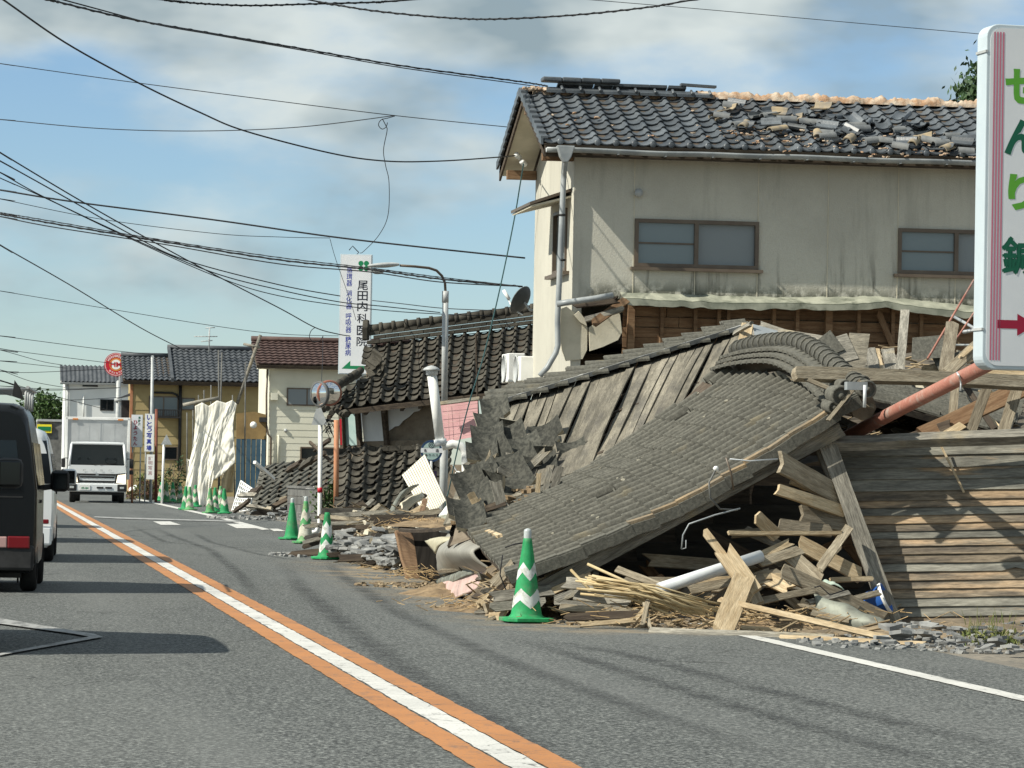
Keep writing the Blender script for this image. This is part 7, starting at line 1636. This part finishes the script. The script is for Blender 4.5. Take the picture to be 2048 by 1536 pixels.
for k in range(75):
    u, v = rnd(.0, .8), rnd(.10, .95); mm_ = random.choice(['wood_dark', 'wood_dark', 'wood_dark', 'clap_dark', 'wood_grey', 'wood']); q = mound(u, v) + Z * rnd(.0, .08); a = rnd(-.3, 1.0); L = rnd(.3, 1.2); dr = V((math.cos(a), math.sin(a) * .6, rnd(-.1, .35)))
    board(q - dr * L / 2, q + dr * L / 2, rnd(.04, .10), rnd(.02, .04), mm_, **looks(mm_, 16, 'board scattered loose over the rubble mound', 'board', 'boards over the mound'))
# rubble of tile fragments: individuals on top, merged crumbs below
SH = [tile_mb(.04, .03, .025, .02) for _ in range(2)]
def shard_mesh(k):
    b = MB(); n = random.choice((4, 5, 5, 6)); pts = []
    for i in range(n): a = 6.283 * i / n + rnd(-.3, .3); r = rnd(.6, 1.0); pts.append(V((math.cos(a) * r, math.sin(a) * r * .75, .10 * math.cos(a) ** 2)))
    b.prism(pts, V((0, 0, .22))); me = b.mesh('tile_shard'); me.materials.append(M['rubble']); return me
SHM = [shard_mesh(k) for k in range(9)]
def shards(quad, n, s0, s1, label, group, tilt=.5, lift=.03, name='tile_shard', fn=None):
    for k in range(n):
        u, v = rnd(0, 1), rnd(0, 1); q = fn(u, v) if fn else bil(*quad, u, v); s = rnd(s0, s1)
        e = Matrix.Translation(q + Z * (s * .25 + rnd(0, lift))) @ Matrix.Rotation(rnd(0, 6.28), 4, 'Z') @ Matrix.Rotation(rnd(-tilt, tilt), 4, 'X') @ Matrix.Diagonal((s, s, s * rnd(.7, 1.4), 1))
        place(random.choice(SHM), name, 'rubble', e, label=label, cat='rubble', group=group)
shards(None, 170, .06, .19, 'broken grey tile fragment in the strip beside the capless cone', 'tile fragments by the capless cone', lift=.14, fn=lambda u, v: mound(u * .72, .01 + v * .30) + Z * .04)
shards([G(1740, 1296), G(2080, 1320), G(2080, 1268), G(1800, 1268)], 110, .03, .12, 'broken grey tile fragment at the foot of the clapboard wall', 'tile fragments by the clapboard wall', lift=.06)
shards([G(900, 1200), G(1120, 1250), G(1110, 1205), G(930, 1175)], 50, .03, .10, 'broken tile fragment in the debris by the bright green cone', 'tile fragments by the bright cone', lift=.05)
shards([G(470, 1035), G(660, 1048), G(650, 1028), G(480, 1020)], 50, .06, .22, 'broken board or tile fragment along the verge before the block wall', 'fragments along the far verge', lift=.12)
for k in range(14):
    q = lerp(G(670, 1105), G(745, 1118), k / 13) + V((rnd(-.2, .2), rnd(-.2, .2), .12)); a = rnd(-.4, .6)
    MB().tube([q, q + V((math.cos(a) * .3, math.sin(a) * .3, rnd(-.05, .08)))], [.075, .07], 8).build('barrel_tile', 'rubble', label='fallen grey barrel tile lying in the tile strip', cat='roof tile', group='barrel tiles in the strip')
b = MB()
b2 = MB()
for (bb_, c, r, n, s0, s1) in ((b, G(720, 1115), 1.5, 350, .02, .06), (b2, G(860, 1175), 1.0, 300, .012, .04), (b2, G(1000, 1222), .8, 300, .010, .035), (b2, G(1200, 1248), .9, 300, .010, .035), (b2, G(1400, 1258), .9, 300, .010, .035), (b2, G(1600, 1270), .9, 300, .010, .035), (b, G(1900, 1295), 1.3, 350, .012, .04), (b, G(600, 1040), 2.5, 250, .03, .09)):
    clods(bb_, c + V((.2, .3, 0)), r, n, s0, s1)
b2.build('soil_crumb', mat('soil_crumb', (.17, .125, .08), (.32, .25, .16), 5, rough=.97), label='brown crumbs of wall mud spilled along the road edge', cat='dirt', kind='stuff')
b.build('gravel_crumb', 'rubble', label='fine crumbs of tile and mortar along the road edge', cat='rubble', kind='stuff')
# straw and mud
def mud(c, rx, ry, h, name, label, m='dirt', seed=0.0):
    def fn(u, v):
        a, r = 6.283 * u, v; k = 1 + .3 * mn.noise(V((math.cos(a) * 1.5, math.sin(a) * 1.5, seed))); p = V((math.cos(a) * rx * r * k, math.sin(a) * ry * r * k, 0))
        return c + p + Z * (h * (1 - r * r) * (.75 + .5 * mn.noise(p * 5 + V((seed, 0, 0)))) + .04 * mn.noise(p * 14) * (1 - r) - .008)
    MB().grid(fn, 40, 16).build(name, m, label=label, cat='dirt', kind='stuff')
mud(G(900, 1192) + V((.1, .4, 0)), .6, 1.3, .12, 'straw_dirt', 'orange straw-mixed dirt spilled before the torn shell', 'dirt', 1)
mud(G(1010, 1225) + V((.1, .3, 0)), .8, .9, .12, 'straw_dirt', 'orange straw-mixed dirt left of the bright green cone', 'dirt', 4)
mud(G(1270, 1240) + V((0, .6, 0)), .9, .5, .20, 'straw_dirt', 'clay dirt heap under the bamboo laths', 'dirt', 7)
mud(G(1420, 1245) + V((0, .5, 0)), .7, .6, .42, 'mud_lump', 'brown mud wall lump behind the pale upright plank', 'mudwall', 9)
mud(G(1580, 1262) + V((0, .4, 0)), 1.0, .3, .08, 'straw_dirt', 'clay dirt under the long flat board', 'dirt', 12)
mud(P(880, 1052, 45) , .7, .8, .12, 'straw_dirt', 'straw and clay heaped on top of the crushed room', 'dirt', 15)
mud(G(1500, 1200), 2.2, .8, .30, 'rubble_bed', 'dusty bed of rubble under the front boards', mat('rubble_bed_mix', (.13, .105, .075), (.26, .20, .13), 4, rough=.97, bump=1.0, bscale=14), 18)
mud(G(1180, 1215) + V((0, .4, 0)), 1.2, .7, .20, 'rubble_bed', 'dusty bed of rubble behind the bright green cone', MATS['rubble_bed_mix'], 22)
mud(G(1940, 1275) + V((0, .2, 0)), 1.6, .5, .12, 'rubble_bed', 'dusty bed of rubble along the clapboard wall', MATS['rubble_bed_mix'], 25)
b = MB()
for (c, rx, ry, n) in ((G(900, 1172) + V((.3, .5, .1)), 1.1, 1.3, 420), (G(1010, 1225) + V((.1, .3, .05)), .8, .7, 260), (G(1270, 1245) + V((0, .4, .15)), .9, .5, 300), (P(880, 1050, 45), .8, .6, 200), (G(1500, 1262) + V((0, .3, .1)), 1.4, .4, 260)):
    for k in range(n):
        p = c + V((random.gauss(0, .5) * rx, random.gauss(0, .5) * ry, rnd(-.04, .08))); a = rnd(0, 6.28); dr = V((math.cos(a), math.sin(a), rnd(-.4, .5))) * rnd(.05, .16); b.tube([p, p + dr], .0035, 3, False)
b.build('straw', 'straw', label='loose straw and splinters on the dirt spills', cat='straw', kind='stuff')
b = MB()
for k in range(60):
    p = G(rnd(1930, 2060), rnd(1262, 1300)); dr = V((rnd(-.06, .06), rnd(-.05, .05), rnd(.08, .22))); b.tube([p, p + dr * .6, p + dr + V((rnd(-.03, .03), 0, 0))], [.004, .003, .001], 4, False)
leaves(b, G(1990, 1290) + Z * .06, V((.35, .2, .06)), 160, .05); b.build('weed_tuft', 'weed', label='dry weeds at the foot of the clapboard wall', cat='weed', kind='stuff')
# torn mud wall crust hanging under the clapboards
b = MB()
for k in range(160):
    p = lerp(P(1805, 1252, 31.5), P(2060, 1250, 31.4), rnd(0, 1)) + V((0, rnd(-.05, .05), rnd(-.1, .02))); clods(b, p, .03, 1, .015, .05, .6)
b.build('mud_crust', 'dirt', label='crumbling mud wall crust under the clapboard wall', cat='dirt', kind='stuff')
# verge debris by the far fallen roof
for (x0, y0, x1, y1, w, m) in ((548, 958, 510, 925, 6, 'white'), (500, 985, 520, 978, 18, 'wood_dark'), (480, 990, 515, 990, 10, 'wood_grey'), (560, 1000, 640, 975, 8, 'wood'), (540, 1015, 600, 985, 8, 'wood_dark'), (590, 1012, 640, 1000, 8, 'wood_grey'), (470, 1022, 500, 1000, 8, 'wood_dark'), (630, 900, 660, 880, 8, 'wood_dark'), (610, 930, 650, 905, 9, 'wood_dark'), (620, 885, 665, 925, 6, 'wood_dark'), (575, 940, 600, 925, 12, 'wood_dark'), (600, 935, 625, 918, 12, 'tile_mid'), (480, 1010, 545, 1018, 7, 'wood_grey'), (560, 1030, 640, 1022, 6, 'wood_grey')):
    pboard(x0, y0, 94, x1, y1, 93, w, m, label='broken board or batten strewn round the far sunken roof', cat='board', group='boards round the far sunken roof')
def lattice():
    q = [P(462, 1028, 103), P(497, 1020, 101), P(508, 980, 101), P(482, 962, 103)]; t = thing('lattice_panel', 'white lattice panel leaning at the verge by the cones', 'panel', V((q[0].x, q[0].y, 0)))
    n = 8
    for k in range(n + 1): MB().tube([lerp(q[0], q[1], k / n), lerp(q[3], q[2], k / n)], .025, 4, smooth=False).build('lattice_bar', 'white', t); MB().tube([lerp(q[0], q[3], k / n) - FWD * .03, lerp(q[1], q[2], k / n) - FWD * .03], .025, 4, smooth=False).build('lattice_bar', 'white', t)
lattice()
sheet_of('white_sheet', [(600, 985, 88), (628, 972, 88), (632, 985, 88), (606, 995, 87.5)], 'white', 'scrap of white sheet lying before the block wall', 'sheet', .02, .05)

# ---------------------------------------------------------------- denser wreckage
# packed wreckage under the eave of the big slab, towards the road
def eavefill(u, v):
    u = lerp(.55, 1, u); e = BFN(u, .05) - Z * .10; g = V((e.x - .28 + .2 * mn.noise(V((u * 5, 1, 1))), e.y - .10, 0.0)); q = lerp(g, e, v)
    return q + V((.10 * mn.noise(q * 4), .06 * mn.noise(q * 5), .07 * mn.noise(q * 6) - .01))
MB().grid(eavefill, 40, 12).build('eave_rubble', MATS['rubble_bed_mix'], label='packed dirt and plaster under the low eave of the tiled slab', cat='rubble', kind='stuff')
for k in range(16):
    u, v = rnd(.15, 1.0), rnd(.05, .7); q = eavefill(u, v) + V((-.05, -.06, .03)); a = rnd(-1.2, 1.2); L = rnd(.2, .6); dr = V((math.cos(a) * .5, -math.sin(a) * .8, rnd(-.2, .5)))
    mm_ = random.choice(['wood', 'wood_grey', 'wood_pale', 'wood_dark']); board(q - dr * L / 2, q + dr * L / 2, rnd(.03, .09), rnd(.015, .04), mm_, **looks(mm_, 14, 'board wedged under the low eave of the slab', 'board', 'boards under the low eave'))
def bedfn(u, v): return bil(G(1090, 1250), G(1790, 1276), G(1760, 1185), G(1120, 1180), u, v)
SPL = MB()
def splinters(fn, n, l0, l1, zmax, b):
    for k in range(n):
        u, v = rnd(0, 1), rnd(0, 1); q = fn(u, v) + Z * rnd(.01, zmax * (.25 + .75 * v)); a = rnd(-.9, .9) + (3.14 if k % 2 else 0); L = rnd(l0, l1)
        m3 = Matrix.Rotation(a, 3, 'Z') @ Matrix.Rotation(rnd(-.5, .5), 3, 'Y') @ Matrix.Rotation(rnd(-1, 1), 3, 'X'); w = rnd(.008, .03)
        p = [m3 @ V(c) + q for c in ((-L / 2, -w / 2, 0), (L / 2, -w * .1, 0), (L / 2 * .9, w * .5, 0), (-L / 2 * .9, w / 2, 0))]; n_ = m3 @ V((0, 0, rnd(.006, .015))); b.prism(p, n_)
splinters(bedfn, 420, .10, .45, .40, SPL); splinters(lambda u, v: mound(u, v), 110, .15, .6, .10, SPL); splinters(eavefill, 60, .10, .4, .08, SPL); splinters(lambda u, v: core(u * .8, v), 300, .12, .5, .14, SPL)
SPL.build('splinter_litter', mat('splinter', (.16, .12, .075), (.40, .31, .19), 2.5, rough=.9), label='litter of torn splinters all over the wreckage', cat='splinters', kind='stuff')
PL = MB()
for k in range(130):
    q = bedfn(rnd(0, 1), rnd(.2, 1)) + Z * rnd(.0, .25); clods(PL, q, .05, 1, .02, .07, .45)
for k in range(90):
    q = mound(rnd(0, .95), rnd(.1, .95)); clods(PL, q, .08, 1, .03, .10, .4)
PL.build('plaster_crumb', 'plaster', label='pale plaster crumbs scattered through the wreckage', cat='rubble', kind='stuff')
for k in range(34):
    u, v = rnd(0, 1), rnd(.3, 1); q = bedfn(u, v) + Z * rnd(.06, .42 * v); a = rnd(-.7, .7); L = rnd(.3, .8); dr = V((math.cos(a), rnd(-.5, .5), math.sin(a)))
    mm_ = random.choice(['wood', 'wood_pale', 'wood_grey', 'wood', 'wood_dark']); w_ = rnd(.03, .12)
    board(q - dr * L / 2, q + dr * L / 2, w_, rnd(.015, .035), mm_, jag=1.4, **looks(mm_, w_ * 230, 'board thrown down in front of the dark gable', 'board', 'boards in front of the gable'))
# cables and cloth caught in the wreckage
for k, pts in enumerate((((1005, 1110), (1000, 1150), (1012, 1180), (1004, 1200)), ((1010, 1095), (1030, 1088), (1046, 1086)), ((1610, 1180), (1640, 1172), (1660, 1190), (1690, 1180)), ((1340, 1225), (1370, 1235), (1395, 1222), (1420, 1235)))):
    MB().tube([P(x, y, 30.1 + (1.0 if x < 1100 else 0)) for x, y in pts], .006, 5).build('torn_wire', 'cable', label='short torn electric wire caught in the wreckage', cat='wire', group='torn wires in the wreckage')
sheet_of('cloth_rag', [(1640, 1160, 30.5), (1672, 1168, 30.5), (1690, 1182, 30.4), (1655, 1172, 30.4)], mat('cloth_green', (.30, .38, .32), (.40, .47, .40), 5, rough=.9), 'torn pale green rag caught between the boards', 'rag', .006, .03)
# barrel tiles slid down the cream roof
HB = MB(); HB.grid(lambda u, v: V((lerp(-.14, .14, u), -.075 * math.cos(math.pi * v), .062 * math.sin(math.pi * v))), 1, 8, True); HB.grid(lambda u, v: V((lerp(-.14, .14, u), .058 * math.cos(math.pi * v), .046 * math.sin(math.pi * v))), 1, 8, True)
for e in (-.14, .14): HB.add([V((e, -.075 * math.cos(math.pi * j / 8), .062 * math.sin(math.pi * j / 8))) for j in range(9)] + [V((e, -.058 * math.cos(math.pi * j / 8), .046 * math.sin(math.pi * j / 8))) for j in range(9)], [[j, j + 1, 10 + j, 9 + j] for j in range(8)])
hm = [HB.mesh('loose_barrel_tile') for _ in range(2)]; hm[0].materials.append(mat('barrel_grey', (.12, .128, .133), (.20, .205, .20), 5, rough=.6)); hm[1].materials.append(MATS['tile_underside'])
nr_ = (CB - CA).cross(CD - CA).normalized()
for k in range(32):
    px = 1430 + k * 16.5 + rnd(-10, 10); py = lerp(232, 292, min(1, (px - 1430) / 420.)) + rnd(-26, 14); q = ON(px, py, CA + nr_ * .09, nr_); a = rnd(-.5, .5) + (.9 if k % 4 == 0 else 0)
    ex = V((math.cos(a), math.sin(a) * .9, math.sin(a) * .4)); n2 = (nr_ + V((rnd(-.25, .25), rnd(-.25, .25), 0))) * (1 if k % 5 else -1)
    place(hm[0 if k % 4 else 1], 'loose_barrel_tile', None, frame_mat(q, ex, None, n2, rnd(.8, 1.1), 1, 1), label='%s ridge barrel tile lying loose on the cream house roof' % ('pale grey' if k % 4 else 'tan clay-stained'), cat='roof tile', group='%s barrel tiles on the cream roof' % ('grey' if k % 4 else 'tan'))

for k in range(26):
    px, d_ = rnd(1230, 1680), rnd(31.2, 32.2); zmax = max(.2, (px - 1180) / 500 * 1.2); q = AT(px, d_, rnd(.05, zmax)); a = rnd(-.9, .9); L = rnd(.35, 1.1); dr = V((math.cos(a), rnd(-.4, .4), math.sin(a)))
    mm_ = random.choice(['wood', 'wood_dark', 'wood_grey', 'wood', 'wood_brown']); w_ = rnd(.04, .12)
    board(q - dr * L / 2, q + dr * L / 2, w_, rnd(.02, .05), mm_, jag=1.0, **looks(mm_, w_ * 230, 'board deep in the shaded cavity under the slab', 'board', 'boards in the shaded cavity'))

cb_ = MB()
for k in range(60):
    q = heapfn(rnd(.05, .95), rnd(.05, .95)) + Z * .1; clods(cb_, q, .06, 2, .02, .06, .6)
cb_.build('clay_bedding', 'dirt', label='clay bedding crumbs between the slipped tiles', cat='dirt', kind='stuff')
for k in range(14):
    q = heapfn(rnd(.1, .9), rnd(.1, .9)) + Z * .16; a = rnd(-.5, 1.3); L = rnd(.3, .8); dr = V((math.cos(a), rnd(-.3, .3), math.sin(a))); mm_ = random.choice(['wood_grey', 'wood_dark', 'wood'])
    board(q - dr * L / 2, q + dr * L / 2, rnd(.04, .09), .025, mm_, jag=1.2, **looks(mm_, 14, 'batten poking out among the heaped tiles', 'batten', 'battens among the heaped tiles'))

for k in range(70):
    u, v = rnd(0, 1), rnd(.15, 1); q = bedfn(u, v) + Z * rnd(.04, .14 + .38 * v * (.3 + .7 * u)); a = rnd(-.6, .6); L = rnd(.35, 1.0); dr = V((math.cos(a), rnd(-.5, .5), math.sin(a) * .8))
    mm_ = random.choice(['wood', 'wood_pale', 'wood_grey', 'wood_dark', 'wood_brown', 'wood_dark']); w_ = rnd(.015, .04)
    board(q - dr * L / 2, q + dr * L / 2, w_, rnd(.008, .02), mm_, jag=2.5, **looks(mm_, 6, 'split lath in the heap before the dark gable', 'lath', 'laths before the gable'))
# ================================================================== overhead wires
def wire(pts, d0, d1, r, m='cable', label='black overhead cable crossing the sky above the road', group='overhead cables', twist=0, name='overhead_cable'):
    L = [V((x, y, 0)) for x, y in pts]
    if L[0].x < 0 or L[0].y < 0: L = [L[0] + (L[0] - L[1]).normalized() * 900] + L; d0 = d0 + (d0 - d1) * .35
    if L[-1].x > 2048 or L[-1].y < 0: L = L + [L[-1] + (L[-1] - L[-2]).normalized() * 900]
    n = len(L); q = []
    for i in range(n - 1):
        a, b, c, e = L[max(i - 1, 0)], L[i], L[i + 1], L[min(i + 2, n - 1)]
        for k in range(8):
            f = k / 8; p = .5 * ((2 * b) + (c - a) * f + (2 * a - 5 * b + 4 * c - e) * f * f + (3 * b - a - 3 * c + e) * f ** 3); q.append(p)
    q.append(L[-1]); w = [P(p.x, p.y, lerp(d0, d1, i / (len(q) - 1))) for i, p in enumerate(q)]
    b = MB(); b.tube(w, r * .85, 5)
    if twist:
        b2 = []
        for i in range(len(w) - 1):
            for k in range(4):
                ph = (i * 4 + k) * 1.1; b2.append(lerp(w[i], w[i + 1], k / 4) + V((0, math.sin(ph), math.cos(ph))) * r * .8)
        b.tube(b2, r * .6, 4)
    return b.build(name, m, label=label, cat='cable', group=group)
TH = dict(label='thin overhead wire strung high across the sky', group='thin overhead wires', name='overhead_wire')
HC = dict(label='overhead cable running to the cream house gable', group='cables to the cream house')
wire([(-60, -45), (10, 2), (130, 85), (275, 165), (400, 225), (490, 262), (660, 306), (770, 322), (880, 322), (1000, 314), (1030, 311)], 36, 55, .012, **HC)
wire([(40, -14), (100, 0), (255, 37), (425, 67), (590, 95), (800, 131), (1024, 161), (1095, 172)], 38, 56.5, .013, twist=1, **HC)
wire([(120, -2), (300, 46), (425, 69), (590, 98), (800, 135), (1024, 166), (1080, 174)], 38.2, 56.6, .009, **HC)
wire([(-40, 121), (0, 127), (240, 161), (500, 195), (780, 230), (1015, 254)], 58, 57, .008, **TH)
wire([(-40, 236), (0, 239), (200, 257), (400, 262), (600, 254), (790, 231)], 62, 57.5, .009, **TH)
wire([(765, 238), (772, 252), (774, 262), (767, 300), (771, 330), (778, 365), (776, 430), (758, 470), (728, 502), (720, 506)], 58, 82, .009, label='loose drop wire dangling to the top of the clinic sign', group=None, name='drop_wire')
wire([(790, 232), (776, 236), (762, 240), (757, 250), (764, 258), (772, 254), (775, 245)], 57.6, 57.6, .008, label='small coil of wire where the drop wire leaves the span', group=None, name='wire_coil')
wire([(290, -5), (330, 0), (400, 7), (500, 11), (620, 8), (760, 4), (840, -2)], 45, 47, .014, twist=1)
wire([(590, -6), (640, 4), (750, 22), (900, 36), (1000, 38), (1150, 30), (1300, 14), (1420, -6)], 45, 43, .013, twist=1)
wire([(1150, -3), (1400, 18), (1700, 45), (1960, 68), (2100, 82)], 60, 58, .007, **TH)
BU = dict(label='black cable in the bundle sloping down towards the clinic sign', group='cable bundle to the clinic sign')
wire([(-40, 280), (0, 305), (150, 395), (300, 480), (430, 550), (560, 617), (630, 655), (675, 668), (700, 672)], 55, 82, .014, **BU)
wire([(-40, 300), (0, 322), (140, 400), (260, 468), (370, 520), (560, 570), (680, 592)], 56, 80, .014, **BU)
wire([(745, 601), (800, 607), (880, 616), (960, 620), (1030, 622)], 88, 78, .012, **BU)
wire([(-40, 325), (0, 345), (80, 390), (240, 466), (420, 543), (560, 580), (680, 604), (760, 612), (880, 625)], 57, 76, .012, **BU)
wire([(-40, 338), (0, 356), (90, 396), (240, 468), (430, 552), (560, 592), (740, 618), (880, 628), (1000, 632)], 58, 74, .010, **BU)
wire([(-40, 374), (0, 380), (150, 404), (430, 440), (660, 473), (850, 495), (1050, 516)], 60, 58, .017)
for dy, r, tw in ((0, .016, 1), (5, .012, 0), (-3, .009, 1)):
    wire([(-40, 421 + dy), (0, 428 + dy), (100, 446 + dy * 1.4), (330, 484 + dy), (560, 520 + dy * 1.6), (740, 539 + dy), (880, 558 + dy * 1.2), (1045, 573)], 62, 59, r, twist=tw, label='twisted bundle of black telephone cable across the street', group='telephone cable bundle')
wire([(-40, 392), (0, 398), (200, 438), (430, 467), (560, 474), (660, 476)], 70, 78, .008, **TH)
wire([(660, 478), (672, 520), (700, 600), (712, 640)], 79, 81, .007, label='fine wire falling across the clinic sign face', group=None, name='drop_wire')
wire([(-40, 466), (0, 490), (140, 570), (280, 655), (378, 705)], 85, 148, .022)
wire([(-40, 576), (0, 582), (250, 623), (430, 652), (560, 668), (690, 672)], 90, 95, .009, **TH)
wire([(-40, 668), (0, 672), (200, 698), (335, 712)], 120, 150, .014, **TH)
FR = dict(label='distant cable in the fan above the queue of vans', group='distant cables over the queue')
for pts in ([(-40, 690), (0, 697), (60, 706), (250, 730)], [(-40, 694), (0, 700), (80, 722), (125, 730)], [(-40, 720), (0, 722), (130, 736)], [(-40, 742), (0, 743), (60, 745), (215, 738)], [(-40, 730), (0, 740), (60, 762), (130, 775)], [(-40, 752), (0, 762), (80, 780), (240, 775)], [(-40, 770), (0, 772), (100, 778), (235, 776)], [(-40, 745), (0, 760), (120, 795), (225, 822)], [(-40, 775), (0, 785), (110, 800), (240, 795)]):
    wire(pts, 170, 195, .018, **FR)
# cable from the gable down to the rubble, loop and plug
wire([(1047, 328), (1040, 370), (1030, 430), (1012, 520), (990, 620), (965, 720), (940, 800), (922, 870), (908, 930), (900, 970), (893, 1000), (886, 1030)], 55, 58, .013, 'cable_green', 'slack blue-green cable dropping from the cream house gable to the rubble', None, name='slack_cable')
wire([(906, 930), (912, 940), (918, 948)], 57.4, 57.4, .012, 'pvc', 'short white pigtail on the slack cable', None, name='cable_pigtail')
MB().lathe(P(916, 948, 57.3), V((.2, -1, .2)), [(0, -.04), (.045, -.04), (.05, 0), (.04, .05), (0, .06)], 12).build('white_connector', 'white', label='white insulator plug hanging beside the slack cable', cat='insulator')
wire([(630, 655), (622, 662), (619, 675), (627, 683), (640, 681), (646, 672)], 79, 79, .010, label='loop of spare cable on the sloping bundle', group=None, name='wire_coil')
wire([(646, 672), (645, 720), (643, 765)], 79, 70, .008, label='wire hanging down to the traffic mirrors', group=None, name='drop_wire')
wire([(1030, 612), (1000, 618), (960, 622), (900, 632)], 68, 70, .008, label='tangled cable end along the leaning roof ridge', group='tangled cables on the ridge', name='cable_tangle')
wire([(1040, 640), (1020, 650), (1005, 668), (1030, 672), (1048, 668)], 66, 66, .008, label='tangled cable end along the leaning roof ridge', group='tangled cables on the ridge', name='cable_tangle')
wire([(1010, 640), (1020, 655), (1040, 662)], 66, 66, .008, label='tangled cable end along the leaning roof ridge', group='tangled cables on the ridge', name='cable_tangle')
wire([(952, 668), (953, 720), (955, 800), (958, 860)], 63.5, 63.5, .022, 'wood_dark', 'thin dark post standing by the pink panel', None, name='thin_post')
